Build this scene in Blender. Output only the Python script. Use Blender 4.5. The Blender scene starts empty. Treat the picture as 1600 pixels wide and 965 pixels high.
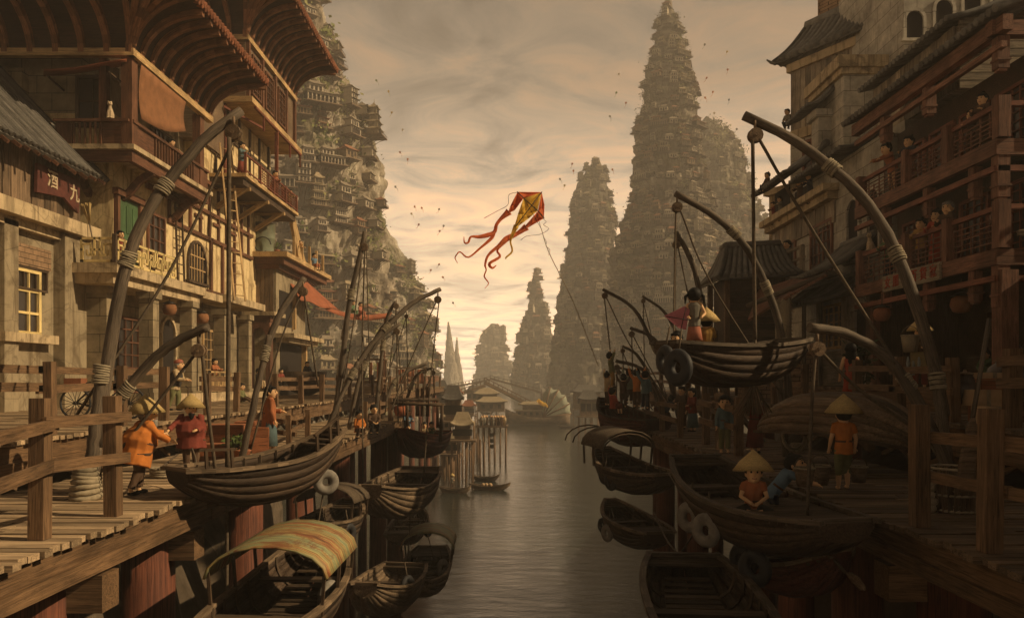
SUN_E=5.0; SKY_K=2.25; EXPO=0.15; HAZE_D=.0009
import bpy, bmesh, math, random
from mathutils import Vector as V, Matrix, noise as NZ
random.seed(7)
R = math.radians
sc = bpy.context.scene
COL = sc.collection
F = 1250.0; HC = 14.0            # focal length in photo pixels, eye height above the water (z = 0)
rnd = random.uniform

def P(px, py, Y): return V(((px-800)*Y/F, Y, HC+(590-py)*Y/F))
def PX(px, py, X):
    Y = F*X/(px-800); return V((X, Y, HC+(590-py)*Y/F))
def PZ(px, py, Z):
    Y = F*(HC-Z)/(py-590); return V(((px-800)*Y/F, Y, Z))

# ------------------------------------------------------------------ mesh builder
class MB:
    def __init__(s): s.v=[]; s.f=[]; s.mi=[]; s.g=[]; s.sm=[]
    def add(s, vs, fs, m=0, g=None, smooth=False):
        o=len(s.v); s.v += [V(p) for p in vs]
        if g is None:
            r=V((rnd(0,50),rnd(0,50),rnd(0,50))); g=[V(p)+r for p in vs]
        s.g += g
        for f in fs: s.f.append([i+o for i in f]); s.mi.append(m); s.sm.append(smooth)
    def hexa(s, P8, L, m=0):
        """8 corners (bottom 4, top 4)"""
        s.add(P8, [(3,2,1,0),(4,5,6,7),(0,1,5,4),(1,2,6,5),(2,3,7,6),(3,0,4,7)], m, L)
    def obox(s, o, ax, ay, az, m=0):
        """box from corner o along three edge vectors"""
        o=V(o); ax=V(ax); ay=V(ay); az=V(az)
        ls=[ax.length,ay.length,az.length]; k=max(range(3),key=lambda i:ls[i])
        r=V((rnd(0,50),rnd(0,50),rnd(0,50)))
        cs=[(0,0,0),(1,0,0),(1,1,0),(0,1,0),(0,0,1),(1,0,1),(1,1,1),(0,1,1)]
        order=[k]+[i for i in range(3) if i!=k]
        pts=[o+ax*a+ay*b+az*c for a,b,c in cs]
        g=[V([ (c[i]*ls[i]) for i in order])+r for c in cs]
        if ax.cross(ay).dot(az)<0:
            s.add(pts,[tuple(reversed(f)) for f in [(3,2,1,0),(4,5,6,7),(0,1,5,4),(1,2,6,5),(2,3,7,6),(3,0,4,7)]],m,g)
        else: s.hexa(pts,g,m)
    def box(s, c, d, m=0, rz=0):
        c=V(c); q=Matrix.Rotation(rz,3,'Z')
        ax=q@V((d[0],0,0)); ay=q@V((0,d[1],0)); az=V((0,0,d[2]))
        s.obox(c-(ax+ay+az)/2,ax,ay,az,m)
    def box2(s, a, b, m=0):
        a=V(a); b=V(b); s.obox(a,(b.x-a.x,0,0),(0,b.y-a.y,0),(0,0,b.z-a.z),m)
    def beam(s, a, b, w, h, m=0, up=(0,0,1), roll=0):
        a=V(a); b=V(b); d=b-a
        if d.length<1e-6: return
        x=d.normalized(); u=V(up)
        if abs(x.dot(u))>.98: u=V((0,1,0))
        y=u.cross(x).normalized(); z=x.cross(y)
        if roll: q=Matrix.Rotation(roll,3,x); y=q@y; z=q@z
        s.obox(a-y*w/2-z*h/2, d, y*w, z*h, m)
    def tube(s, path, r, n=7, m=0, smooth=True, cap=True, sq=1.0):
        path=[V(p) for p in path]; k=len(path)
        rr=r if isinstance(r,(list,tuple)) else [r]*k
        off=V((rnd(0,50),rnd(0,50),rnd(0,50))); vs=[]; g=[]; L=0; pu=None
        for i,p in enumerate(path):
            t=(path[min(i+1,k-1)]-path[max(i-1,0)])
            if t.length<1e-9: t=V((0,0,1))
            t.normalize()
            if pu is None:
                u=V((0,0,1)) if abs(t.z)<.9 else V((1,0,0))
                pu=(u-t*u.dot(t)).normalized()
            else: pu=(pu-t*pu.dot(t)).normalized()
            w=t.cross(pu)
            if i: L+=(p-path[i-1]).length
            for j in range(n):
                a=2*math.pi*j/n
                vs.append(p+pu*math.cos(a)*rr[i]+w*math.sin(a)*rr[i]*sq)
                g.append(V((L,math.cos(a)*rr[i],math.sin(a)*rr[i]))+off)
        fs=[]
        for i in range(k-1):
            for j in range(n):
                a=i*n+j; b=i*n+(j+1)%n; fs.append((a,b,b+n,a+n))
        s.add(vs,fs,m,g,smooth)
        if cap:
            o=len(s.v)-k*n
            s.f.append(list(range(o+n-1,o-1,-1))); s.mi.append(m); s.sm.append(False)
            s.f.append(list(range(o+(k-1)*n,o+k*n))); s.mi.append(m); s.sm.append(False)
    def ell(s, c, r, nu=12, nv=8, m=0, rot=None):
        c=V(c); vs=[c+ (rot@V((0,0,r[2])) if rot else V((0,0,r[2])))]; 
        for i in range(1,nv):
            t=math.pi*i/nv
            for j in range(nu):
                a=2*math.pi*j/nu
                p=V((r[0]*math.sin(t)*math.cos(a),r[1]*math.sin(t)*math.sin(a),r[2]*math.cos(t)))
                vs.append(c+(rot@p if rot else p))
        vs.append(c-(rot@V((0,0,r[2])) if rot else V((0,0,r[2]))))
        fs=[(0,1+j,1+(j+1)%nu) for j in range(nu)]
        for i in range(nv-2):
            for j in range(nu):
                a=1+i*nu+j; b=1+i*nu+(j+1)%nu; fs.append((a,a+nu,b+nu,b))
        e=len(vs)-1; o=1+(nv-2)*nu
        fs+=[(e,o+(j+1)%nu,o+j) for j in range(nu)]
        s.add(vs,fs,m,None,True)
    def loft(s, rings, m=0, smooth=True, closed=True, cap=True, g=None):
        n=len(rings[0]); vs=[p for r in rings for p in r]; fs=[]
        for i in range(len(rings)-1):
            for j in range(n if closed else n-1):
                a=i*n+j; b=i*n+(j+1)%n; fs.append((a,b,b+n,a+n))
        if cap and closed:
            fs.append(tuple(range(n-1,-1,-1))); o=(len(rings)-1)*n; fs.append(tuple(range(o,o+n)))
        s.add(vs,fs,m,g,smooth)
    def lathe(s, c, prof, n=14, m=0, ang=0):
        c=V(c); s.loft([[c+V((r*math.cos(2*math.pi*j/n+ang),r*math.sin(2*math.pi*j/n+ang),z)) for j in range(n)] for r,z in prof],m)
    def prism(s, poly, ext, m=0):
        poly=[V(p) for p in poly]; ext=V(ext); n=len(poly)
        nrm=V((0,0,0))
        for i in range(n): nrm+=poly[i].cross(poly[(i+1)%n])
        if nrm.dot(ext)>0: poly=poly[::-1]
        vs=poly+[p+ext for p in poly]
        fs=[tuple(range(n)),tuple(range(2*n-1,n-1,-1))]+[((i+1)%n,i,i+n,(i+1)%n+n) for i in range(n)]
        s.add(vs,fs,m)
    def sheet(s, rows, m=0, th=0.0, smooth=True, g=None):
        """grid of points (list of rows), thickened by th along its normal"""
        nr=len(rows); nc=len(rows[0])
        def q(o): return [(o+i*nc+j,o+i*nc+j+1,o+(i+1)*nc+j+1,o+(i+1)*nc+j) for i in range(nr-1) for j in range(nc-1)]
        A=[V(p) for r in rows for p in r]
        off=V((rnd(0,50),rnd(0,50),rnd(0,50)))
        gg=[V(p)+off for p in A]
        if th<=0: s.add(A,q(0),m,gg,smooth); return
        nn=[]
        for i in range(nr):
            for j in range(nc):
                a=V(rows[min(i+1,nr-1)][j])-V(rows[max(i-1,0)][j]); b=V(rows[i][min(j+1,nc-1)])-V(rows[i][max(j-1,0)])
                n_=b.cross(a); nn.append(n_.normalized() if n_.length>1e-9 else V((0,0,1)))
        B=[p-n_*th for p,n_ in zip(A,nn)]
        N=len(A); fs=[f for f in q(0)]+[tuple(reversed(f)) for f in q(N)]
        bd=[j for j in range(nc)]+[i*nc+nc-1 for i in range(1,nr)]+[(nr-1)*nc+j for j in range(nc-2,-1,-1)]+[i*nc for i in range(nr-2,0,-1)]
        for k in range(len(bd)):
            a=bd[k]; b=bd[(k+1)%len(bd)]; fs.append((b,a,a+N,b+N))
        s.add(A+B,fs,m,gg+gg,smooth)
    def xf(s, M):
        s.v=[M@p for p in s.v]; return s
    def mesh(s, name, mats, org=None):
        me=bpy.data.meshes.new(name)
        o=V(org) if org is not None else V((0,0,0))
        me.from_pydata([p-o for p in s.v],[],s.f)
        for mm in (mats if isinstance(mats,(list,tuple)) else [mats]): me.materials.append(mm)
        me.polygons.foreach_set('material_index',s.mi); me.polygons.foreach_set('use_smooth',s.sm)
        at=me.attributes.new('g','FLOAT_VECTOR','POINT')
        at.data.foreach_set('vector',[c for p in s.g for c in p])
        me.update(); return me
    def build(s, name, mats, parent=None, label=None, cat=None, group=None, kind=None, org=None, plabel=None):
        if parent is not None: org=WLOC.get(parent.name,V((0,0,0)))
        elif org is None and kind is None and s.v:
            xs=[p.x for p in s.v]; ys=[p.y for p in s.v]; zs=[p.z for p in s.v]
            org=V(((min(xs)+max(xs))/2,(min(ys)+max(ys))/2,min(zs)))
        o=bpy.data.objects.new(name,s.mesh(name,mats,org)); COL.objects.link(o)
        if parent is not None: o.parent=parent; WLOC[o.name]=org
        elif org is not None: o.location=org; WLOC[o.name]=V(org)
        tag(o,label,cat,group,kind)
        if plabel: o['label']=plabel
        return o
WLOC={}
def tag(o,label=None,cat=None,group=None,kind=None):
    if label: o['label']=label
    if cat: o['category']=cat
    if group: o['group']=group
    if kind: o['kind']=kind
    return o
def thing(name, label, cat, loc=(0,0,0), group=None):
    o=bpy.data.objects.new(name,None); o.empty_display_size=.2; COL.objects.link(o); o.location=loc
    WLOC[o.name]=V(loc); return tag(o,label,cat,group)
KIDS={}
def copy_tree(o, parent=None, loc=None, rz=None, label=None, kids=None):
    c=o.copy(); COL.objects.link(c)
    if parent is not None: c.parent=parent
    if loc is not None: c.location=loc
    if rz is not None: c.rotation_euler=(0,0,rz)
    if label: c['label']=label
    for ch in list(o.children): copy_tree(ch,c)
    return c

def bez(pts, n=16):
    """smooth curve through points (Catmull-Rom)"""
    p=[V(q) for q in pts]; p=[p[0]*2-p[1]]+p+[p[-1]*2-p[-2]]; out=[]
    seg=len(p)-3; per=max(2,n//seg)
    for i in range(seg):
        a,b,c,d=p[i:i+4]
        for k in range(per):
            t=k/per; out.append(.5*((2*b)+(c-a)*t+(2*a-5*b+4*c-d)*t*t+(3*b-a-3*c+d)*t**3))
    out.append(p[-2]); return out
def fbm(p,o=4):
    return NZ.fractal(p,1.0,2.0,o)

class Plane:
    """a wall plane: origin, unit u along the wall, up = z, outward normal n; uv(px,py) puts a photo pixel on it"""
    def __init__(s,o,u,n=None):
        s.o=V(o); s.u=V(u).normalized(); s.n=(V(n) if n else s.u.cross(V((0,0,1)))).normalized(); s.up=V((0,0,1))
    def pt(s,u,v,w=0): return s.o+s.u*u+s.up*v+s.n*w
    def uv(s,px,py,w=0):
        d=V(((px-800)/F,1,(590-py)/F)); c=V((0,0,HC)); o=s.o+s.n*w
        t=(o-c).dot(s.n)/d.dot(s.n); p=c+d*t-s.o
        return p.dot(s.u),p.z
    def box(s,mb,u0,v0,u1,v1,w0,w1,m=0):
        mb.obox(s.pt(u0,v0,w0),s.u*(u1-u0),s.up*(v1-v0),s.n*(w1-w0),m)
    def bx(s,mb,px0,py0,px1,py1,w0,w1,m=0):
        u0,v0=s.uv(px0,py0); u1,v1=s.uv(px1,py1)
        # height measured at the middle of the span
        s.box(mb,min(u0,u1),min(v0,v1),max(u0,u1),max(v0,v1),w0,w1,m)

# ------------------------------------------------------------------ materials
def newmat(name):
    m=bpy.data.materials.new(name); m.use_nodes=True; nt=m.node_tree
    b=nt.nodes['Principled BSDF']; return m,nt,b
def N(nt,t,**k):
    n=nt.nodes.new(t)
    for a,b in k.items(): setattr(n,a,b)
    return n
def ramp(nt,stops,interp='LINEAR'):
    n=N(nt,'ShaderNodeValToRGB'); e=n.color_ramp.elements; n.color_ramp.interpolation=interp
    while len(e)<len(stops): e.new(.5)
    for i,(p,c) in enumerate(stops): e[i].position=p; e[i].color=(*c,1)
    return n
def c3(c,k): return tuple(max(0,min(1,x*k)) for x in c)
def coord(nt,scale,attr='g'):
    a=N(nt,'ShaderNodeAttribute',attribute_name=attr)
    m=N(nt,'ShaderNodeMapping'); m.inputs['Scale'].default_value=scale
    nt.links.new(a.outputs['Vector'],m.inputs['Vector']); return m.outputs['Vector']
def noise(nt,vec,scale=1,detail=5,rough=.6,dist=0):
    n=N(nt,'ShaderNodeTexNoise'); n.inputs['Scale'].default_value=scale; n.inputs['Detail'].default_value=detail
    n.inputs['Roughness'].default_value=rough; n.inputs['Distortion'].default_value=dist
    nt.links.new(vec,n.inputs['Vector']); return n.outputs['Fac']
def island(nt,col,amt):
    g=N(nt,'ShaderNodeNewGeometry'); mr=N(nt,'ShaderNodeMapRange')
    mr.inputs['To Min'].default_value=1-amt; mr.inputs['To Max'].default_value=1+amt*.6
    nt.links.new(g.outputs['Random Per Island'],mr.inputs['Value'])
    mx=N(nt,'ShaderNodeMix',data_type='RGBA',blend_type='MULTIPLY'); mx.inputs['Factor'].default_value=1
    nt.links.new(col,mx.inputs['A']); nt.links.new(mr.outputs['Result'],mx.inputs['B'])
    return mx.outputs['Result']
def mul(nt,col,fac,lo,hi):
    mr=N(nt,'ShaderNodeMapRange'); mr.inputs['From Min'].default_value=.3; mr.inputs['From Max'].default_value=.7
    mr.inputs['To Min'].default_value=lo; mr.inputs['To Max'].default_value=hi
    nt.links.new(fac,mr.inputs['Value'])
    mx=N(nt,'ShaderNodeMix',data_type='RGBA',blend_type='MULTIPLY'); mx.inputs['Factor'].default_value=1
    nt.links.new(col,mx.inputs['A']); nt.links.new(mr.outputs['Result'],mx.inputs['B']); return mx.outputs['Result']
def bump(nt,b,fac,st=.3,dist=.02):
    bn=N(nt,'ShaderNodeBump'); bn.inputs['Strength'].default_value=st; bn.inputs['Distance'].default_value=dist
    nt.links.new(fac,bn.inputs['Height']); nt.links.new(bn.outputs['Normal'],b.inputs['Normal'])
def wood(name,c,rough=.75,gs=(.9,14,14),contrast=1.0,isl=.4,b_=.5,dirt=.45):
    m,nt,b=newmat(name)
    gs=(gs[0]*1.3,gs[1]*1.6,gs[2]*1.6); v=coord(nt,gs); f=noise(nt,v,1,8,.7,.8)
    lo=c3(c,1-.75*contrast); hi=c3(c,1+.75*contrast)
    rp=ramp(nt,[(.28,lo),(.48,c),(.72,hi)]); nt.links.new(f,rp.inputs['Fac'])
    col=island(nt,rp.outputs['Color'],isl)
    f2=noise(nt,coord(nt,(.7,.9,.9)),1,4,.6); col=mul(nt,col,f2,1-dirt,1+dirt*.5)
    # dark split lines along the grain
    f3=noise(nt,coord(nt,(gs[0]*.35,gs[1]*.9,gs[2]*.9)),1,2,.5,1.2)
    r3=ramp(nt,[(.0,(1,1,1)),(.475,(1,1,1)),(.5,(.25,.25,.25)),(.525,(1,1,1)),(1,(1,1,1))]); nt.links.new(f3,r3.inputs['Fac'])
    mx=N(nt,'ShaderNodeMix',data_type='RGBA',blend_type='MULTIPLY'); mx.inputs['Factor'].default_value=.8
    nt.links.new(col,mx.inputs['A']); nt.links.new(r3.outputs['Color'],mx.inputs['B'])
    nt.links.new(mx.outputs['Result'],b.inputs['Base Color']); b.inputs['Roughness'].default_value=rough
    b.inputs['Specular IOR Level'].default_value=.25
    bump(nt,b,f,b_,.02); return m
def plain(name,c,rough=.8,scale=3,var=.35,isl=.15,b_=.25,stain=None,spec=.25,metal=0,det=6):
    m,nt,b=newmat(name)
    f=noise(nt,coord(nt,(scale,)*3),1,det,.65)
    rp=ramp(nt,[(.3,c3(c,1-var)),(.55,c),(.75,c3(c,1+var*.6))]); nt.links.new(f,rp.inputs['Fac'])
    col=island(nt,rp.outputs['Color'],isl)
    if stain:
        f2=noise(nt,coord(nt,(scale*.35,scale*.35,scale*.12)),1,5,.7,.5)
        r2=ramp(nt,[(.45,(0,0,0)),(.62,(1,1,1))]); nt.links.new(f2,r2.inputs['Fac'])
        mx=N(nt,'ShaderNodeMix',data_type='RGBA'); nt.links.new(r2.outputs['Color'],mx.inputs['Factor'])
        nt.links.new(col,mx.inputs['A']); mx.inputs['B'].default_value=(*stain,1); col=mx.outputs['Result']
    nt.links.new(col,b.inputs['Base Color']); b.inputs['Roughness'].default_value=rough
    b.inputs['Specular IOR Level'].default_value=spec; b.inputs['Metallic'].default_value=metal
    if b_: bump(nt,b,f,b_,.03)
    return m
def masonry(name,c,bw=1.1,bh=.55,mortar=.25,rough=.85):
    """dressed stone: block joints follow the wall, coordinates from the object"""
    m,nt,b=newmat(name)
    tc=N(nt,'ShaderNodeTexCoord'); g=N(nt,'ShaderNodeNewGeometry')
    sx=N(nt,'ShaderNodeSeparateXYZ'); nt.links.new(tc.outputs['Object'],sx.inputs[0])
    ad=N(nt,'ShaderNodeMath',operation='ADD'); nt.links.new(sx.outputs[0],ad.inputs[0]); nt.links.new(sx.outputs[1],ad.inputs[1])
    cx=N(nt,'ShaderNodeCombineXYZ'); nt.links.new(ad.outputs[0],cx.inputs[0]); nt.links.new(sx.outputs[2],cx.inputs[1])
    br=N(nt,'ShaderNodeTexBrick'); nt.links.new(cx.outputs[0],br.inputs['Vector'])
    br.inputs['Scale'].default_value=1; br.inputs['Brick Width'].default_value=bw; br.inputs['Row Height'].default_value=bh
    br.inputs['Mortar Size'].default_value=.018; br.inputs['Mortar Smooth'].default_value=.4
    br.inputs['Color1'].default_value=(*c3(c,.85),1); br.inputs['Color2'].default_value=(*c3(c,1.12),1); br.inputs['Mortar'].default_value=(*c3(c,mortar),1)
    f=noise(nt,tc.outputs['Object'],1.6,7,.7); col=mul(nt,br.outputs['Color'],f,.55,1.25)
    f2=noise(nt,tc.outputs['Object'],.35,4,.6); col=mul(nt,col,f2,.7,1.15)
    nt.links.new(col,b.inputs['Base Color']); b.inputs['Roughness'].default_value=rough; b.inputs['Specular IOR Level'].default_value=.2
    bump(nt,b,f,.35,.04); return m
def weather(name,c,dirt):
    """plaster or slab with damp runs, blotches and fine grit"""
    m,nt,b=newmat(name); tc=N(nt,'ShaderNodeTexCoord')
    def nz(sc_,d,r_,ds=0):
        mp=N(nt,'ShaderNodeMapping'); mp.inputs['Scale'].default_value=sc_; nt.links.new(tc.outputs['Object'],mp.inputs['Vector']); return noise(nt,mp.outputs['Vector'],1,d,r_,ds)
    f=nz((1.6,1.6,1.6),8,.7); rp=ramp(nt,[(.3,c3(c,.72)),(.52,c),(.75,c3(c,1.15))]); nt.links.new(f,rp.inputs['Fac'])
    f2=nz((2.6,2.6,.22),6,.68,.3); r2=ramp(nt,[(.50,(0,0,0)),(.66,(.85,.85,.85))]); nt.links.new(f2,r2.inputs['Fac'])
    f3=nz((.45,.45,.6),6,.7,.8); r3=ramp(nt,[(.52,(0,0,0)),(.60,(.7,.7,.7))]); nt.links.new(f3,r3.inputs['Fac'])
    col=rp.outputs['Color']
    for r_ in (r2,r3):
        mx=N(nt,'ShaderNodeMix',data_type='RGBA'); nt.links.new(r_.outputs['Color'],mx.inputs['Factor']); nt.links.new(col,mx.inputs['A']); mx.inputs['B'].default_value=(*dirt,1); col=mx.outputs['Result']
    # hairline cracks
    vo=N(nt,'ShaderNodeTexVoronoi',feature='DISTANCE_TO_EDGE'); vo.inputs['Scale'].default_value=.55; nt.links.new(tc.outputs['Object'],vo.inputs['Vector'])
    r4=ramp(nt,[(0,(.35,.35,.35)),(.012,(1,1,1))]); nt.links.new(vo.outputs['Distance'],r4.inputs['Fac'])
    mx=N(nt,'ShaderNodeMix',data_type='RGBA',blend_type='MULTIPLY'); mx.inputs['Factor'].default_value=.55; nt.links.new(col,mx.inputs['A']); nt.links.new(r4.outputs['Color'],mx.inputs['B'])
    nt.links.new(mx.outputs['Result'],b.inputs['Base Color']); b.inputs['Roughness'].default_value=.9; b.inputs['Specular IOR Level'].default_value=.15
    bump(nt,b,f,.5,.04); return m
M={}
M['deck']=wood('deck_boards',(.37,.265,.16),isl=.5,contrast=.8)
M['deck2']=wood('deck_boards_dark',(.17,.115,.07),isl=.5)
M['beam']=wood('weathered_beam',(.15,.088,.045),isl=.3)
M['post']=wood('fence_wood',(.16,.095,.05),isl=.35,gs=(1.2,18,18))
M['pile']=wood('red_pile',(.13,.045,.025),gs=(.5,9,9),isl=.3)
M['pole']=wood('grey_pole',(.115,.088,.062),gs=(1.2,16,16),isl=.3)
M['rope']=plain('hemp_rope',(.34,.28,.19),.9,14,.45,.25)
M['ropedark']=plain('tarred_rope',(.10,.075,.05),.9,14,.45,.2)
M['lash']=plain('pale_lashing',(.30,.25,.17),.9,12,.4,.35)
M['redwood']=wood('red_brown_timber',(.135,.06,.032),isl=.35,gs=(1,12,12))
M['redrail']=wood('red_painted_timber',(.17,.052,.028),isl=.3)
M['ribwood']=wood('eave_rib',(.21,.095,.045),isl=.2)
M['redr']=wood('red_brown_timber_shade_lifted',(.205,.098,.060),isl=.35,gs=(1,12,12))  # timber copy for the shaded houses, extra light put into its colour
M['redr2']=wood('red_rail_shade_lifted',(.225,.09,.055),isl=.3)  # rail copy, lightened in colour to offset the shade
M['tiler']=plain('grey_tile_shade_lifted',(.17,.16,.14),.7,3,.4,.45,.3)  # roof tile copy, brightened to stand in for light on the shaded side
M['plankr']=wood('boarding_shade_lifted',(.29,.235,.165),isl=.45)  # boarding copy, paler than the sunlit one to lift it out of shade
M['darkwood']=wood('dark_timber',(.075,.048,.028),isl=.4)
M['plankw']=wood('grey_brown_boarding',(.17,.115,.07),isl=.45,gs=(.8,12,12))
M['gold']=wood('bright_yellow_timber',(.74,.57,.25),isl=.2,contrast=.5)
M['goldwood']=wood('pale_timber',(.48,.32,.15),isl=.3)
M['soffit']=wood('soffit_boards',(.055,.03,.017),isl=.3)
M['plaster']=weather('ochre_plaster',(.68,.53,.29),(.24,.165,.085))
M['plasterd']=weather('grey_plaster',(.30,.245,.16),(.12,.09,.055))
M['stone']=masonry('dressed_stone',(.30,.24,.15),1.3,.75)
M['stoneg']=masonry('grey_stone',(.47,.43,.35),1.5,.8,.3)
M['brick']=masonry('small_brick',(.34,.22,.13),.5,.2)
M['slab']=weather('stone_slab',(.50,.39,.24),(.15,.11,.065))
M['dark']=plain('dark_interior',(.018,.013,.010),.9,2,.2,.0,0)
M['pane']=plain('dark_pane',(.03,.022,.016),.35,2,.3,.1,0,spec=.5)
M['tile']=plain('grey_roof_tile',(.10,.092,.08),.7,3,.4,.45,.3)
M['tilered']=plain('red_roof_tile',(.24,.088,.042),.75,3,.4,.45,.3)
M['green']=wood('green_door_paint',(.06,.12,.05),isl=.2,contrast=.4)
M['awning']=plain('red_awning_cloth',(.30,.10,.05),.9,1.5,.35,.1,.2)
M['canvas']=plain('brown_canvas',(.24,.11,.05),.9,2.0,.3,.1,.2)
M['rock']=None
M['tyre']=plain('tyre_rubber',(.03,.03,.032),.6,6,.3,.1,.2)
M['tyrew']=plain('worn_tyre',(.22,.20,.17),.8,6,.4,.1,.2)
M['hull']=wood('boat_planks',(.062,.040,.025),isl=.35,gs=(1.1,14,14))
M['hullred']=wood('red_boat_planks',(.09,.03,.02),isl=.3)
M['hullpale']=wood('pale_boat_planks',(.17,.12,.075),isl=.35)
M['hullin']=wood('boat_inside',(.085,.058,.036),isl=.4)
M['iron']=plain('dark_iron',(.04,.035,.03),.5,5,.3,.1,.1,metal=.6)
M['straw']=wood('straw',(.50,.36,.15),gs=(2,40,40),isl=.2,contrast=.5,dirt=.2)
M['skin']=plain('skin',(.68,.42,.22),.7,4,.12,0,0)
M['hair']=plain('black_hair',(.007,.006,.0055),.6,20,.4,0,.3,spec=.15)
M['grey_hair']=plain('grey_hair',(.25,.23,.20),.7,20,.4,0,.3)
M['ink']=plain('dark_eye',(.01,.008,.007),.5,3,.1,0,0)
M['sign']=plain('red_signboard',(.10,.03,.022),.7,3,.4,.0,.2)
M['signw']=plain('pale_paint',(.50,.40,.26),.7,3,.3,0,0)
M['signr']=plain('red_paint',(.32,.05,.025),.7,3,.3,0,0)
M['crate']=wood('orange_crate',(.34,.13,.06),isl=.4,contrast=.4)
M['box']=plain('pale_carton',(.48,.33,.19),.85,3,.25,.3,.15)
M['pot']=plain('clay_pot',(.28,.11,.055),.8,4,.3,.1,.2)
M['jar']=plain('glazed_jar',(.05,.03,.02),.3,4,.4,.2,.1,spec=.5)
M['barrel']=plain('green_barrel',(.14,.16,.11),.7,2,.4,.0,.2,stain=(.12,.08,.04))
M['leaf']=plain('leaf',(.07,.10,.025),.8,2,.4,.5,0)
M['leafd']=plain('dark_leaf',(.03,.045,.015),.8,2,.4,.5,0)
M['fur']=plain('cat_fur',(.48,.37,.24),.9,12,.3,0,.2)
M['fish']=plain('fish_scale',(.22,.24,.22),.35,10,.3,.2,.1,spec=.5)
def cloth(name,c): 
    k='c_'+name
    if k not in M: M[k]=plain(name+'_cloth',c,.92,5,.25,.0,.35)
    return M[k]
# patched tin roof of the sampans: greens, ochres and rust in bands
def rusty(name):
    m,nt,b=newmat(name)
    f=noise(nt,coord(nt,(4.2,.55,.55)),1,6,.72,.5)
    rp=ramp(nt,[(.30,(.10,.06,.03)),(.40,(.30,.10,.035)),(.48,(.34,.27,.10)),(.56,(.20,.24,.13)),(.66,(.40,.36,.16)),(.8,(.16,.20,.13))])
    nt.links.new(f,rp.inputs['Fac'])
    f2=noise(nt,coord(nt,(22,1.2,1.2)),1,4,.6); col=mul(nt,rp.outputs['Color'],f2,.4,1.35)
    f3=noise(nt,coord(nt,(1.4,1.4,1.4)),1,7,.75,.6); r3=ramp(nt,[(.54,(0,0,0)),(.62,(.85,.85,.85))]); nt.links.new(f3,r3.inputs['Fac'])
    mx=N(nt,'ShaderNodeMix',data_type='RGBA'); nt.links.new(r3.outputs['Color'],mx.inputs['Factor']); nt.links.new(col,mx.inputs['A']); mx.inputs['B'].default_value=(.17,.065,.025,1); col=mx.outputs['Result']
    nt.links.new(col,b.inputs['Base Color']); b.inputs['Roughness'].default_value=.65; bump(nt,b,f2,.4,.03); return m
M['tin']=rusty('patched_tin')
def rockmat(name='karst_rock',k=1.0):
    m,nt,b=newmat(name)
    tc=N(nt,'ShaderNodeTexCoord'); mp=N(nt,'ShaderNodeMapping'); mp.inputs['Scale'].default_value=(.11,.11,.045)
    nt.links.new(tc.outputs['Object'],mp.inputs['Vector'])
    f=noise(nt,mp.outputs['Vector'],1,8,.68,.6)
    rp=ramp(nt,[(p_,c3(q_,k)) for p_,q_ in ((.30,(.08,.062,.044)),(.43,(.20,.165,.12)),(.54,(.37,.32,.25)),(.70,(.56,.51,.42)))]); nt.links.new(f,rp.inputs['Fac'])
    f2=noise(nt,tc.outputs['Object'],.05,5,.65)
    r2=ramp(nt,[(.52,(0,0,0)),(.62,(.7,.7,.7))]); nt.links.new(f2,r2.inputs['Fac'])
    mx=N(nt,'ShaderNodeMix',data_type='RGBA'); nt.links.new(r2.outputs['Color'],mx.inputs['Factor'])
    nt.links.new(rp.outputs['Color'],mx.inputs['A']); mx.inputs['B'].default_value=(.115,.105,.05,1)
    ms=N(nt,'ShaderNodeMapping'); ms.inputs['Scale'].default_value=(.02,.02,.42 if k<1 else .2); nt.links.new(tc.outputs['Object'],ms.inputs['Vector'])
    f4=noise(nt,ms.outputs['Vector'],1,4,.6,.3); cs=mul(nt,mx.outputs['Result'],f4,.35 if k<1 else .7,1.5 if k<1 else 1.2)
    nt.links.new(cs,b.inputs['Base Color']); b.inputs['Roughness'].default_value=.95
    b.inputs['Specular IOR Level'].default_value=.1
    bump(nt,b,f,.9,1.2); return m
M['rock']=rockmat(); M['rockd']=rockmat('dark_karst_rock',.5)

# ------------------------------------------------------------------ camera, sky, sun, haze
cam=bpy.data.cameras.new('camera'); co=bpy.data.objects.new('camera',cam); COL.objects.link(co)
co.location=(0,0,HC); co.rotation_euler=(R(90),0,0); cam.sensor_width=36; cam.lens=36*F/1600
cam.shift_y=107.5/1600; cam.clip_start=.1; cam.clip_end=6000; sc.camera=co
SUN=V((math.cos(R(34))*math.cos(R(-9)),math.cos(R(34))*math.sin(R(-9)),math.sin(R(34))))
sl=bpy.data.lights.new('sun','SUN'); sl.energy=SUN_E; sl.angle=R(.6); sl.color=(1,.74,.43)
so=bpy.data.objects.new('sun',sl); COL.objects.link(so); so.rotation_euler=(-SUN).to_track_quat('-Z','Y').to_euler(); so.location=(80,-40,90)
w=bpy.data.worlds.new('World'); sc.world=w; w.use_nodes=True; nt=w.node_tree
bg=nt.nodes['Background']; bg.inputs['Strength'].default_value=.1
tc=N(nt,'ShaderNodeTexCoord'); sx=N(nt,'ShaderNodeSeparateXYZ'); nt.links.new(tc.outputs['Generated'],sx.inputs[0])
# sky colour by elevation, sepia evening overcast
K=SKY_K
stops=[(0,(1.25,1.04,.76)),(.02,(1.25,1.04,.76)),(.08,(1.10,.89,.64)),(.16,(.66,.53,.385)),(.25,(.30,.245,.185)),(.34,(.125,.105,.083)),(.5,(.06,.051,.042)),(1,(.035,.031,.027))]
rp=ramp(nt,[(p,c) for p,c in stops]); nt.links.new(sx.outputs[2],rp.inputs['Fac'])
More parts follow.
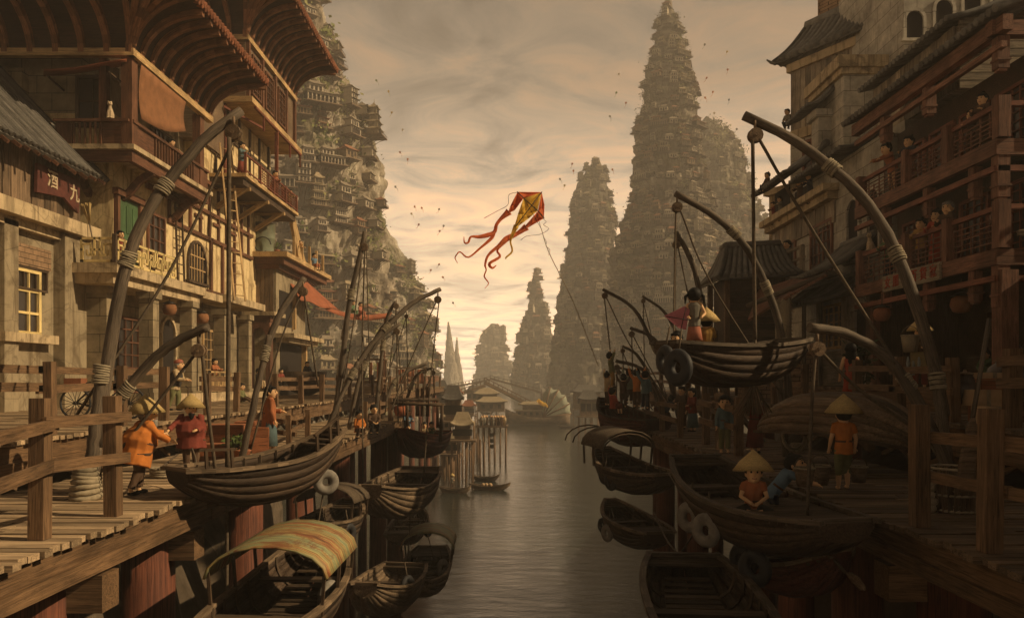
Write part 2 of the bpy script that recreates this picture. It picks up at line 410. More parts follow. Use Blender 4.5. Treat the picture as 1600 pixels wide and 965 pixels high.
# cloud deck: direction projected on a flat layer
ad=N(nt,'ShaderNodeMath',operation='ADD'); ad.inputs[1].default_value=.13; nt.links.new(sx.outputs[2],ad.inputs[0])
mxm=N(nt,'ShaderNodeMath',operation='MAXIMUM'); mxm.inputs[1].default_value=.03; nt.links.new(ad.outputs[0],mxm.inputs[0])
dv=N(nt,'ShaderNodeVectorMath',operation='DIVIDE'); nt.links.new(tc.outputs['Generated'],dv.inputs[0])
cb=N(nt,'ShaderNodeCombineXYZ'); 
for i in range(3): nt.links.new(mxm.outputs[0],cb.inputs[i])
nt.links.new(cb.outputs[0],dv.inputs[1])
mp=N(nt,'ShaderNodeMapping'); mp.inputs['Scale'].default_value=(1.15,1.5,.6); mp.inputs['Location'].default_value=(3.1,1.7,.4); nt.links.new(dv.outputs[0],mp.inputs['Vector'])
f=noise(nt,mp.outputs['Vector'],2.1,10,.64,1.1)
cr=ramp(nt,[(.32,(.40,.42,.47)),(.43,(.70,.71,.74)),(.50,(.98,.93,.89)),(.57,(1.24,1.05,.91)),(.66,(1.50,1.18,.95))]); nt.links.new(f,cr.inputs['Fac'])
mx=N(nt,'ShaderNodeMix',data_type='RGBA',blend_type='MULTIPLY'); mx.inputs['Factor'].default_value=1
nt.links.new(rp.outputs['Color'],mx.inputs['A']); nt.links.new(cr.outputs['Color'],mx.inputs['B'])
sk=N(nt,'ShaderNodeTexSky',sky_type='NISHITA'); sk.sun_disc=False; sk.sun_elevation=R(34); sk.sun_rotation=R(99)
az=N(nt,'ShaderNodeMapRange',interpolation_type='SMOOTHSTEP'); az.inputs['From Min'].default_value=-.5; az.inputs['From Max'].default_value=.95; az.inputs['To Min'].default_value=10*K*.16; az.inputs['To Max'].default_value=10*K
nt.links.new(sx.outputs[1],az.inputs['Value'])
vm=N(nt,'ShaderNodeVectorMath',operation='SCALE'); nt.links.new(az.outputs['Result'],vm.inputs['Scale']); nt.links.new(mx.outputs['Result'],vm.inputs[0])
tn=N(nt,'ShaderNodeVectorMath',operation='MULTIPLY'); tn.inputs[1].default_value=(1.02,.955,.90); nt.links.new(vm.outputs[0],tn.inputs[0])
vs=N(nt,'ShaderNodeVectorMath',operation='MULTIPLY'); vs.inputs[1].default_value=(.06,.045,.03); nt.links.new(sk.outputs['Color'],vs.inputs[0])
va=N(nt,'ShaderNodeVectorMath',operation='ADD'); nt.links.new(tn.outputs[0],va.inputs[0]); nt.links.new(vs.outputs[0],va.inputs[1])
nt.links.new(va.outputs[0],bg.inputs['Color'])
sc.view_settings.view_transform='Standard'; sc.view_settings.look='None'; sc.view_settings.exposure=EXPO; sc.view_settings.gamma=1
cy=sc.cycles; cy.use_denoising=True; cy.max_bounces=5; cy.diffuse_bounces=3; cy.glossy_bounces=3; cy.transmission_bounces=2; cy.volume_bounces=2; cy.transparent_max_bounces=6
cy.use_adaptive_sampling=True; cy.adaptive_threshold=.02; cy.sample_clamp_indirect=4
def haze():
    mb=MB(); mb.box2((-900,-25,-3),(900,1500,215))
    m=bpy.data.materials.new('haze_air'); m.use_nodes=True; t=m.node_tree; t.nodes.clear()
    o=N(t,'ShaderNodeOutputMaterial'); v=N(t,'ShaderNodeVolumePrincipled'); v.inputs['Color'].default_value=(.97,.93,.86,1)
    v.inputs['Density'].default_value=HAZE_D; v.inputs['Anisotropy'].default_value=-.1
    t.links.new(v.outputs[0],o.inputs['Volume'])
    mb.build('haze',m,kind='stuff',label='warm evening haze hanging over the whole canal')
haze()
# ------------------------------------------------------------------ water and banks
def water():
    mb=MB()
    def xs(): return [-890,-300,-120,-60,-30,-12,0,12,30,60,120,300,890]
    ys=[-20,0,20,40,70,110,170,260,400,700,1200,1400,1496]
    mb.sheet([[V((x,y,0)) for x in xs()] for y in ys],smooth=False)
    m,nt,b=newmat('canal_water')
    b.inputs['Base Color'].default_value=(.028,.032,.028,1); b.inputs['Roughness'].default_value=.10; b.inputs['IOR'].default_value=1.33
    b.inputs['Specular IOR Level'].default_value=.5
    tc=N(nt,'ShaderNodeTexCoord'); mp=N(nt,'ShaderNodeMapping'); mp.inputs['Scale'].default_value=(.35,.9,1); nt.links.new(tc.outputs['Object'],mp.inputs['Vector'])
    f=noise(nt,mp.outputs['Vector'],1.1,6,.62,.4); f2=noise(nt,mp.outputs['Vector'],.16,3,.5)
    ad=N(nt,'ShaderNodeMath',operation='MULTIPLY_ADD'); ad.inputs[1].default_value=2.2; nt.links.new(f2,ad.inputs[0]); nt.links.new(f,ad.inputs[2])
    bump(nt,b,ad.outputs[0],.22,.35)
    mb.build('canal_water',m,kind='structure',label='still brown canal water')
water()
M['bank']=plain('bank_rock',(.11,.085,.06),.95,.7,.55,0,.9,spec=.1)
def bank(sg,name):
    mb=MB(); rows=[]
    prof=[(8.9,-2),(9.3,2),(9.9,5),(10.6,8),(11.6,10.5),(13,11.4),(20,11.6),(45,11.8)] 
    y=-15
    while y<118:
        row=[]
        for i,(x,z) in enumerate(prof):
            n=fbm(V((x*.4,y*.35,z*.4)),5)
            k=1 if i<6 else .15
            row.append(V((sg*(x+max(0,.285*y-8.6)+n*1.1*k),y+n*.4*k,z+n*.25*k)))
        rows.append(row); y+=1.3
    rows.append([V((sg*(x+3+25),121,-2)) for x,z in prof])
    if sg<0: rows=[r[::-1] for r in rows]
    mb.sheet(rows,smooth=False); mb.build(name,M['bank'],kind='structure',label='dark rocky canal bank under the quay')
bank(-1,'terrain'); bank(1,'terrain')

# ------------------------------------------------------------------ karst mountains
MT={}
class Mount:
    def __init__(s,Y0,prof,seed,hl=7.0,depth=.95,amp=1.0,minpx=None):
        s.Y0=Y0; s.k=Y0/F; s.seed=seed; s.hl=hl; s.depth=depth; s.amp=amp
        s.pr=sorted([(HC+(590-py)*s.k,((l+r)/2-800)*s.k,max((r-l)/2*s.k*(.75 if Y0>500 else .3),(r-l)/2*s.k-(.9 if seed==3 and py>380 else 1.7)*amp)) for py,l,r in prof])
        s.z0=-1.5; s.z1=s.pr[-1][0]
    def at(s,z):
        p=s.pr
        if z<=p[0][0]: return p[0][1],p[0][2]
        for a,b in zip(p,p[1:]):
            if z<=b[0]:
                t=(z-a[0])/(b[0]-a[0]); t2=t; return a[1]+(b[1]-a[1])*t2,a[2]+(b[2]-a[2])*t2
        return p[-1][1],p[-1][2]
    def pt(s,th,z,extra=0):
        """th = 0 faces the camera"""
        cx,r=s.at(z); q=V((math.sin(th),-math.cos(th),0)); sd=s.seed*13.7
        b=V((q.x*r*.05+sd,q.y*r*.05,z*.035))
        n1=fbm(b,3); n2=fbm(V((q.x*r*.22+sd,q.y*r*.22,z*.10)),4); n3=fbm(V((q.x*r*.7,q.y*r*.7+sd,z*.35)),3)
        ph=z/s.hl+1.3*NZ.noise(V((q.x*r*.035+sd,q.y*r*.035,z*.015)))*2
        fr=ph-math.floor(ph); saw=(fr**.6-.5)
        A=min(1,r/14.0)*s.amp
        rr=r*(.965+.07*n1)+A*(1.3*n2+.6*n3+(2.3 if s.seed in (3,4,5) else 1.5)*saw)+extra
        rr=max(rr,.15)
        return V((cx+q.x*rr, s.Y0+q.y*rr*s.depth, z))
    def build(s,name,label,nth=150,nz=130,arc=R(130)):
        mb=MB(); rows=[]
        for i in range(nz+1):
            z=s.z0+(s.z1-s.z0)*i/nz
            rows.append([s.pt(-arc+2*arc*j/nth,z) for j in range(nth+1)])
        # the far side, coarse
        mb.sheet(rows,smooth=False)
        back=[]
        for i in range(0,nz+1,10):
            z=s.z0+(s.z1-s.z0)*i/nz
            back.append([s.pt(arc+(2*math.pi-2*arc)*j/14,z) for j in range(15)])
        mb.sheet(back,smooth=False)
        top=s.pt(0,s.z1); cx,r=s.at(s.z1)
        mb.ell((cx,s.Y0,s.z1-.3),(r*1.0,r*s.depth,max(.8,r*.5)),12,6)
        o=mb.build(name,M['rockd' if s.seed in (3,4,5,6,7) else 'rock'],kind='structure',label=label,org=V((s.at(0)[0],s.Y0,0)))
        return o
def sym(c,l): return [(py,c-h,c+h) for py,h in l]
MT['L1']=Mount(190,sym(430,[(-110,30),(-60,62),(0,88),(60,98),(100,114),(150,131),(190,151),(240,168),(265,176),(330,181),(380,187),(450,192),(600,202),(700,206)]),1,hl=7.5,amp=1.25)
MT['L2']=Mount(275,sym(575,[(335,10),(350,36),(385,56),(410,72),(440,86),(470,99),(500,111),(560,116),(600,119),(660,122)]),2,hl=7,amp=1.2)
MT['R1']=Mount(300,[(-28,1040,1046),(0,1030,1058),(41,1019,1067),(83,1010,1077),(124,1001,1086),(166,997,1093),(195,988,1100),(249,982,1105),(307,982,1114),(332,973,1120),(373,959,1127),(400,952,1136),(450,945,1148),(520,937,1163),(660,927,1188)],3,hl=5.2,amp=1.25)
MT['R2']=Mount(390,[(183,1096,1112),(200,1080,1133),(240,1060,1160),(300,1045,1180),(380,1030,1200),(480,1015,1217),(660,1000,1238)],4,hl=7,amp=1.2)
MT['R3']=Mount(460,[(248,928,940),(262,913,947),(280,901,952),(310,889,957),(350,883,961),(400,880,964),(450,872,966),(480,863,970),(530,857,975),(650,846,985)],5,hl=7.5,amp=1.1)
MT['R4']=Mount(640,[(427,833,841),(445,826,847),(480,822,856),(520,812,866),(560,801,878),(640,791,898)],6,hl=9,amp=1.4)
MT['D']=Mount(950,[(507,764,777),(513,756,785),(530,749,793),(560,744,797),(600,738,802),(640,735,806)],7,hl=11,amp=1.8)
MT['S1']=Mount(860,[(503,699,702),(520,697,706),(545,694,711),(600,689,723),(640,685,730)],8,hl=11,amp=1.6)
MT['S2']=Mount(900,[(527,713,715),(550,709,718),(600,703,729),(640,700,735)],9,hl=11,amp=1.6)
MT['L1'].build('mountain','steep karst cliff stacked with houses behind the sunlit quay',210,200)
MT['L2'].build('mountain','lower karst shoulder dropping to the canal beyond the big cliff',140,110)
MT['R1'].build('mountain','tall tapering karst tower covered in terraced houses',170,260)
MT['R2'].build('mountain','rounded karst hump behind the tall tower',120,110)
MT['R3'].build('mountain','hazy blunt karst tower in mid distance',100,110)
MT['R4'].build('mountain','pale grey karst pinnacle far down the canal',70,60)
MT['D'].build('mountain','pale dome shaped karst hill closing the canal',70,50)
MT['S1'].build('mountain','thin far karst spire beside the sunlit cliff',40,40)
MT['S2'].build('mountain','smaller far karst spire beside the thin one',40,36)

# ------------------------------------------------------------------ cliff houses (faces -Y, back against the rock at y = 0)
def hip(mb,cx,cy,z,lx,ly,h,ridge=.45,flare=.25,m=1,n=4,th=.12):
    """curved hipped roof with lifted corners"""
    rings=[]
    per=6
    for i in range(n+1):
        t=i/n; hx=lx/2*(1-t)+lx*ridge/2*t; hy=ly/2*(1-t)+.04*t; zz=z+h*t**1.5
        ring=[]
        for (ax,ay,bx,by) in ((-1,-1,1,-1),(1,-1,1,1),(1,1,-1,1),(-1,1,-1,-1)):
            for k in range(per):
                u=k/per; e=abs(2*u-1)**3; 
                ring.append(V((cx+hx*(ax+(bx-ax)*u),cy+hy*(ay+(by-ay)*u),zz+flare*e*(1-t)**2)))
        rings.append(ring)
    und=[p-V((0,0,th)) for p in rings[0]]
    mb.loft([und]+rings,m,smooth=False,cap=True)
def win(mb,x,y,z,w,h,m=2,fr=0):
    mb.box((x,y,z),(w,.12,h),m)
    if fr: 
        mb.box((x,y-.03,z),(.07,.12,h),fr); mb.box((x,y-.03,z),(w,.12,.06),fr)
def proto_house(kind):
    """returns (wall mesh, roof mesh, ledge mesh) as MBs; material slots wall: 0 wall 1 roof 2 dark 3 timber"""
    w=MB(); r=MB(); l=MB()
    def ledge(wd,dp):
        l.box((0,-dp/2+.6,-.15),(wd,dp+1.2,.3),0)
        for x in (-.42*wd,-.14*wd,.14*wd,.42*wd):
            l.tube(bez([(x,-dp+.25,-.3),(x,-dp*.5,-1.0),(x,.1,-3.0),(x,.5,-4.2)],9),.09,5,1)
        for x in [wd*(-.48+.96*i/8) for i in range(9)]: l.box((x,-dp+.1,.35),(.07,.07,.7),1)
        l.box((0,-dp+.1,.7),(wd,.09,.08),1)
    if kind=='hut':
        w.box((0,-1.5,1.25),(4.2,3.2,2.5),0); win(w,-1.1,-3.1,1.35,.8,1.1,2,3); win(w,.2,-3.1,1.0,.8,1.9); win(w,1.4,-3.1,1.35,.7,1.1,2,3)
        w.box((0,-3.12,2.42),(4.3,.1,.18),3)
        hip(r,0,-1.5,2.5,5.4,4.4,1.5,.5,.3,0); ledge(6.0,4.0)
    elif kind=='two':
        w.box((0,-1.6,1.3),(4.6,3.2,2.6),0); w.box((0,-1.4,3.9),(3.8,2.6,2.3),0)
        for x in (-1.5,-.5,.5,1.5): win(w,x,-3.2,1.2,.6,1.7); w.box((x-.5,-3.3,1.3),(.14,.14,2.6),3)
        for x in (-1.1,0,1.1): win(w,x,-2.7,3.8,.7,1.2,2,3)
        hip(r,0,-1.6,2.6,5.8,4.6,.8,.62,.25,0); hip(r,0,-1.4,5.0,5.0,3.8,1.4,.5,.35,0); ledge(6.6,4.4)
    elif kind=='pagoda':
        z=0
        for k in range(4):
            s=1-.13*k; w.box((0,-2.2,z+.9),(4.2*s,3.6*s,1.8),0)
            for i in range(5): win(w,(-1.5+.75*i)*s,-2.2-1.82*s,z+.9,.42*s,1.2)
            hip(r,0,-2.2,z+1.75,6.0*s,5.2*s,.75,.68,.5*s,0); z+=2.25
        hip(r,0,-2.2,z-.35,3.6,3.2,1.7,.25,.35,0); r.tube([(0,-2.2,z+1.2),(0,-2.2,z+2.4)],.08,5,0); ledge(7.2,5.4)
    elif kind=='arcade':
        w.box((0,-1.2,1.3),(7.6,2.4,2.6),2)
        for i in range(8): w.box((-3.7+7.4*i/7,-2.9,1.2),(.26,.26,2.4),0)
        w.box((0,-2.9,2.35),(7.8,.3,.35),0); w.box((0,-2.6,.12),(7.8,.8,.24),0); w.box((-1.5,-1.4,3.6),(3.6,2.4,2.0),0)
        for x in (-2.6,-1.5,-.4): win(w,x,-2.6,3.6,.6,1.1,2,3)
        hip(r,0,-1.5,2.6,8.8,4.4,.9,.75,.3,0); hip(r,-1.5,-1.4,4.6,4.8,3.6,1.2,.5,.3,0); ledge(9.0,4.6)
    elif kind=='tall':
        w.box((0,-1.5,2.6),(3.0,3.0,5.2),0)
        for z in (1.0,2.7,4.3):
            for x in (-.8,.1,.9): win(w,x,-3.0,z,.5,.95)
            w.box((0,-3.25,z-.75),(3.3,.6,.12),3)
        hip(r,0,-1.5,5.2,4.2,4.0,1.3,.35,.3,0); ledge(4.8,3.8)
    elif kind=='shed':
        w.box((0,-1.2,1.0),(3.4,2.4,2.0),3); win(w,-.7,-2.4,.95,.9,1.4); win(w,.8,-2.4,1.2,.8,.7)
        r.obox((-2.1,-3.1,1.85),(4.2,0,0),(0,3.4,1.1),(0,0,.14),0); ledge(4.6,3.4)
    return w,r,l
M['hw1']=plain('pale_house_wall',(.42,.36,.27),.9,1.2,.25,.1,.2); M['hw2']=plain('brown_house_wall',(.22,.155,.09),.9,1.2,.3,.1,.2)
M['htile']=plain('house_roof_tile',(.25,.205,.15),.8,1.5,.4,.2,.3); M['htile2']=plain('russet_house_roof',(.26,.115,.06),.8,1.5,.4,.2,.3); M['htile3']=plain('straw_house_roof',(.33,.26,.165),.9,1.5,.35,.2,.3)
PROTO={}; DESC={'hut':'hip roofed hut','two':'two storey house','pagoda':'four tier pagoda','arcade':'long colonnaded house','tall':'narrow three storey house','shed':'timber lean-to shack'}
CATS={'pagoda':'pagoda'}
def get_proto(k,v,parts):
    key=(k,v,parts)
    if key in PROTO: return PROTO[key]
    a,b,c=proto_house(k)
    wallm=(M['hw1'],M['hw2'],M['plasterd'])[v%3]; rm=(M['htile'],M['htile2'],M['htile3'])[v%3]
    if parts:
        PROTO[key]=(a.mesh('wall',[wallm,rm,M['dark'],M['darkwood']]),b.mesh('roof',[rm]),c.mesh('ledge',[M['plankw'],M['plankw']]))
    else:
        mb=MB()
        for src,mo in ((a,lambda i:i),(b,lambda i:1),(c,lambda i:3)):
            mb.add(src.v,src.f,0,src.g); 
            n=len(src.f); mb.mi[-n:]=[mo(i) for i in src.mi]
        PROTO[key]=mb.mesh('cliff_house',[wallm,rm,M['dark'],M['darkwood']]); PROTO[key+('mb',)]=mb
    return PROTO[key]
VAR=['grey roofed','russet roofed','straw coloured']
def put_house(k,v,pos,rz,scl,where,parts=True):
    if not parts: pos=pos-V((math.sin(rz),-math.cos(rz),0))*.7*scl
    nm='pagoda' if k=='pagoda' else 'cliff_house'
    d=DESC[k]; lab=VAR[v]+' '+d+' '+where; grp=VAR[v]+' '+d+' '+where
    if parts:
        t=thing(nm,lab,'pagoda' if k=='pagoda' else 'house',pos,grp)
        for me,nn in zip(get_proto(k,v,True),('wall','roof','ledge')):
            o=bpy.data.objects.new(nn,me); COL.objects.link(o); o.parent=t
    else:
        t=bpy.data.objects.new(nm,get_proto(k,v,False)); COL.objects.link(t); t.location=pos; tag(t,lab,'pagoda' if k=='pagoda' else 'house',grp)
    t.rotation_euler=(0,0,rz); t.scale=(scl,)*3
    return t
def sites(mt,n,z0,z1,arc0,arc1,mind,seed):
    rg=random.Random(seed); out=[]; tries=0
    while len(out)<n and tries<n*60:
        tries+=1
        z=z0+(z1-z0)*rg.random()**1.05; th=arc0+(arc1-arc0)*rg.random()
        # gather on storeys so rows of houses read as terraces
        z=round(z/5.2)*5.2+rg.uniform(-1.7,1.7)+2.6*math.sin(th*2.3+mt.seed)
        p=mt.pt(th,z)
        if any((p-q[0]).length<mind*(.75+.5*rg.random()) and abs(p.z-q[0].z)<4.4 for q in out): continue
        out.append((p,th,z))
    return out
def populate(key,n,z0,z1,a0,a1,mind,scl,where,kinds,seed,parts,stuff=0):
    mt=MT[key]; rg=random.Random(seed)
    st=sites(mt,n+stuff,z0,z1,R(a0),R(a1),mind,seed)
    # largest individually, the rest as one mass
    for p,th,z in st[:n]:
        k=rg.choice(kinds); v=rg.choice([0,0,1,2]); s=scl*rg.uniform(.7,1.3)
        q=V((math.sin(th),-math.cos(th),0)); put_house(k,v,p-q*.1*s,th+rg.uniform(-.15,.15),s,where,parts)
    if len(st)>n:
        mb=MB()
        for p,th,z in st[n:]:
            k=rg.choice(kinds); v=rg.choice([0,0,1,2]); s=scl*rg.uniform(.65,1.25); get_proto(k,v,False); src=PROTO[(k,v,False,'mb')]
            q=V((math.sin(th),-math.cos(th),0)); Mx=Matrix.Translation(p-q*(1.0 if key[0]=='R' else .3)*s)@Matrix.Rotation(th,4,'Z')@Matrix.Scale(s,4)
            o=len(mb.v); mb.v+=[Mx@x for x in src.v]; mb.g+=src.g; mb.f+=[[i+o for i in f] for f in src.f]
            mb.mi+=[ (i if i!=1 else 4+v) if i else 7+v for i in src.mi]; mb.sm+=src.sm
        mb.build('hillside_housing',[M['hw1'],M['htile'],M['dark'],M['darkwood'],M['htile'],M['htile2'],M['htile3'],M['hw1'],M['hw2'],M['plasterd']],kind='stuff',label='mass of small houses '+where)
ALLK=['hut','two','arcade','tall','shed','hut','two']
populate('L1',140,4,108,-30,84,6.0,.72,'on the big cliff behind the sunlit quay',ALLK+['pagoda'],11,True,30)
populate('L2',38,3,52,5,85,6.8,.75,'on the low cliff shoulder by the canal',ALLK,12,True,20)
populate('R1',120,20,150,-70,70,4.0,.62,'on the tall karst tower',ALLK,13,False,620)
populate('R2',24,40,130,0,80,5,.6,'on the rounded karst hump',ALLK,14,False,240)
populate('R3',20,30,135,-75,75,5.5,.7,'on the hazy blunt karst tower',ALLK,15,False,320)
populate('R4',0,10,95,-80,70,8,1.1,'on the pale grey pinnacle',ALLK,16,False,150)
populate('D',0,5,70,-70,70,11,1.6,'on the pale dome hill',ALLK,17,False,150)

def shrubs(key,n,z0,z1,a0,a1,size,seed,name,label,dry=False):
    mt=MT[key]; rg=random.Random(seed); mb=MB()
    for _ in range(n):
        th=R(rg.uniform(a0,a1)); z=rg.uniform(z0,z1)
        if fbm(V((th*3,z*.06,seed)),3)<-.05: continue
        c=mt.pt(th,z)+V((math.sin(th),-math.cos(th),0))*.2; rad=size*rg.uniform(.6,1.5); tone=rg.choice([0,0,1,2])
        for _k in range(44):
            d=V((rg.gauss(0,1),rg.gauss(0,1),rg.gauss(0,.75)))*rad*.42; p=c+d; s=rad*rg.uniform(.08,.18)
            a=V((rg.gauss(0,1),rg.gauss(0,1),rg.gauss(0,1))).normalized(); b=a.orthogonal().normalized()
            mb.add([p-a*s,p+b*s*.7,p+a*s,p-b*s*.7],[(0,1,2,3)],tone)
    mb.build(name,[M['shr3'],M['shrd'],M['shrd2']] if dry else [M['shr1'],M['shr2'],M['shr3']],kind='stuff',label=label)
M['shr1']=plain('shrub_green',(.16,.175,.05),.85,.8,.5,.5,0); M['shrd']=plain('dry_brush',(.115,.095,.05),.85,.8,.5,.5,0); M['shrd2']=plain('dry_brush_dark',(.075,.06,.035),.85,.8,.5,.5,0); M['shr2']=plain('shrub_dark',(.08,.095,.03),.85,.8,.5,.5,0); M['shr3']=plain('shrub_olive',(.20,.19,.07),.85,.8,.5,.5,0)
shrubs('L1',480,2,112,-35,85,2.6,21,'cliff_undergrowth','green shrubs growing in the cracks of the big cliff')
shrubs('L2',240,2,56,0,85,2.6,22,'cliff_undergrowth','green shrubs on the low cliff shoulder')
shrubs('R1',330,15,150,-80,80,2.2,23,'cliff_undergrowth','dry brush over the tall karst tower',True)
shrubs('R2',190,40,138,-10,85,3.2,24,'cliff_undergrowth','dry brush on the rounded karst hump',True)
shrubs('R3',80,20,135,-80,80,3.0,25,'cliff_undergrowth','dry brush on the hazy blunt karst tower',True)
# ------------------------------------------------------------------ quays
ZL=11.8; ZUL=12.8; ZUR=13.05
def decking(x0,x1,y0,y1,z,rag0=0,rag1=0,wd=.235,th=.085):
    mb=MB(); y=y0
    while y<y1:
        w_=wd*rnd(.75,1.2); a=x0-rnd(0,rag0); b=x1+rnd(-.03,rag1)
        # two boards butt somewhere along the row
        c=a+(b-a)*rnd(.35,.65); dz=rnd(-.012,.012)
        mb.box2((a,y,z-th+dz),(c-.01,y+w_-.025,z+dz)); dz=rnd(-.014,.014)
        mb.box2((c+.01,y,z-th+dz),(b,y+w_-.025,z+dz)); y+=w_
    return mb
def quay(name,label,sg,xin,xout,y0,y1,z,piles,pr,deckmat,depth_=.55,cross=0,ztop_p=None,braces=False):
    t=thing(name,label,'quay',(sg*xout,y0,z))
    a,b=sorted((sg*xin,sg*xout)); 
    decking(a,b,y0,y1,z,.14 if sg>0 else 0,.14 if sg<0 else 0).build('decking',deckmat,t)
    e=sg*(xout+.16)
    y=y0
    while y<y1-1:
        y2=min(y1,y+rnd(6.5,8.5)); m=MB()
        m.beam((e,y,z-.1-depth_/2),(e,y2-.02,z-.1-depth_/2),.16,depth_-.02); m.build('edge_beam',M['beam'],t)
        m=MB(); m.beam((e-sg*.12,y,z-.12-depth_*.72),(e-sg*.12,y2-.05,z-.12-depth_*.72),.1,depth_*.4); m.build('edge_beam',M['beam'],t); y=y2
    for k,(py_,off,rr) in enumerate(piles):
        m=MB(); x=sg*(xout+off); m.tube([(x,py_,-1.5),(x+rnd(-.1,.1),py_,3),(x,py_,z-.35)],[rr*1.08,rr,rr*.95],14); m.build('pile',M['pile'],t)
        if k<cross:
            m=MB(); m.beam((sg*(xout+2.6),py_+.1,z-.98),(sg*(xout+.02),py_+.1,z-.98),.5,.55); m.build('cross_beam',M['beam'],t)
    if braces:
        y=y0+1
        while y<y1-2:
            x=sg*(xout+.5); m=MB(); m.beam((x,y,z-1.0),(x,y,z-.6),.2,.2); m.beam((x,y,z-1.02),(x,y+1.6,z-.45),.09,.09); m.beam((x,y+1.6,z-1.02),(x,y,z-.45),.09,.09); m.build('cross_brace',M['post'],t); y+=2.4
    return t
PL=[(11.9,1.0,.5),(15.3,.95,.5),(21,1.0,.48),(26,.9,.45),(31.5,.8,.45),(36,1.5,.45),(41,.8,.45),(46.0,.75,.42)]
quay("timber_quay","sunlit lower plank quay on red round piles",-1,9.6,6.0,1.5,47,ZL,PL,.5,M["deck"],cross=2)
quay('timber_quay','sunlit upper plank quay along the plaster houses',-1,19,9.5,1.5,72,ZUL,[(24,1.2,.3),(32,1,.3),(40,1,.3),(48,1,.3),(56,1,.3),(64,1,.3)],.3,M['deck'],.6,0,braces=True)
quay('timber_quay','narrow far walkway leading from the sunlit quay to the cliff',-1,14.5,9.5,72.05,112,ZUL,[(76,1,.3),(84,1,.3),(92,1,.3),(100,1,.3),(108,1,.3)],.3,M['deck'],.6,0,braces=True)
PRt=[(12.5,1.1,.55),(15.8,1.0,.5),(19,.95,.42),(22.5,.8,.4),(28,.7,.38),(33.5,.65,.4),(39,1.5,.45)]
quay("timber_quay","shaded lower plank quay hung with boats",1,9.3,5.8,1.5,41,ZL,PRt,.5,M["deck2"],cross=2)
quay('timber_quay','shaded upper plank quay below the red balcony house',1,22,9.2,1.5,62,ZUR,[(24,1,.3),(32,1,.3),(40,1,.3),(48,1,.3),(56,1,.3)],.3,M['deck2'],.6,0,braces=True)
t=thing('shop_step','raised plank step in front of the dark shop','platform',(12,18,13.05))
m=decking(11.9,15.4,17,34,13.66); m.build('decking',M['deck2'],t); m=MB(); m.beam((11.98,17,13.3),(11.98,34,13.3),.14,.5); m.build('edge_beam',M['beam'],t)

# ------------------------------------------------------------------ railings
def fence(label,pts,h=1.25,rails=(.6,1.05),w_=.2,mat='post',extra=.25,side=1,rw=.17,lean=.04,name='railing',group=None):
    t=thing(name,label,'railing',pts[0],group); pts=[V(p) for p in pts]
    for p in pts:
        m=MB(); hh=h*rnd(.97,1.05); m.beam(p+V((0,0,.004)),p+V((rnd(-lean,lean),rnd(-lean,lean),hh)),w_*rnd(.9,1.15),w_*rnd(.9,1.15)); m.build('post',M[mat],t)
    for a,b in zip(pts,pts[1:]):
        d=(b-a).normalized(); o=V((0,0,1)).cross(d)*side*(w_/2+rw*.28)
        for r in rails:
            m=MB(); p=a+o-d*extra*rnd(.5,1)+V((0,0,r+rnd(-.05,.05))); q=b+o+d*extra*rnd(.5,1)+V((0,0,r+rnd(-.05,.05)))
            mid=(p+q)/2+V((rnd(-.02,.02),0,rnd(-.03,.03))); m.beam(p,q,.075,rw*rnd(.9,1.1)); m.build('rail',M[mat],t)
    return t
# lower sunlit quay, posts traced at their feet
A=[PZ(-40,905,ZL),PZ(62,842,ZL),PZ(177,806,ZL)]
fence('front railing of the sunlit lower quay beside the man in orange',A,1.85,(.95,1.55),.2,rw=.17,side=-1)
fence('short railing beside the woman with the braid',[PZ(426,700,ZL),PZ(452,702,ZL),PZ(481,684,ZL)],1.05,(.5,.85),.16,rw=.14)
fence('low railing at the far tip of the sunlit lower quay',[V((-6.25,y,ZL)) for y in (34,37.5,41,44.5)],1.15,(.55,.95),.18)
U=lambda ys: [V((-9.75,y,ZUL)) for y in ys]
fence('upper quay railing in front of the bicycle',U([11,13.8,16.9,20.0,22.4]),1.5,(1.0,1.35),.2)
fence('upper quay railing in front of the old man with the stick',U([25.6,28.3]),1.35,(.85,1.15),.2)
fence('upper quay railing beyond the seated boy',U([33.0,37,41,45]),1.35,(.75,1.15),.2)
fence('upper quay railing by the wash tub',U([48,52,56,60,64,68]),1.35,(.75,1.15),.2)
fence('far walkway railing under the awning',U([73,78,83,88,94,100,108]),1.4,(.75,1.2),.22)
# shaded quay
fence('front railing of the shaded lower quay near the basket',[PZ(1437,822,ZL),PZ(1546,862,ZL),PZ(1680,905,ZL)],1.75,(.78,1.35),.2,rw=.17,side=1)
fence('railing of the shaded quay by the two watching children',[V((6.4,y,ZL)) for y in (22.6,24.6,26.4)],1.7,(.8,1.35),.22,rw=.18)
fence('railing at the far end of the shaded lower quay',[V((6.2,y,ZL)) for y in (29.5,33,36.5,40)],1.35,(.65,1.15),.2)
UR=lambda ys: [V((9.5,y,ZUR)) for y in ys]
fence('upper railing by the cartons and the paddle',UR([10.2,12.2,15.2]),1.55,(.85,1.3),.24,rw=.2)
fence('upper railing in front of the fisherman',UR([17.2,19.6,22]),1.4,(.7,1.15),.2)
fence('upper railing by the girl in the red skirt',UR([26,29,32.5]),1.4,(.7,1.15),.2)
fence('upper railing behind the hung children boat',UR([36,39.5,43,47,51,56,61]),1.5,(.75,1.25),.22)
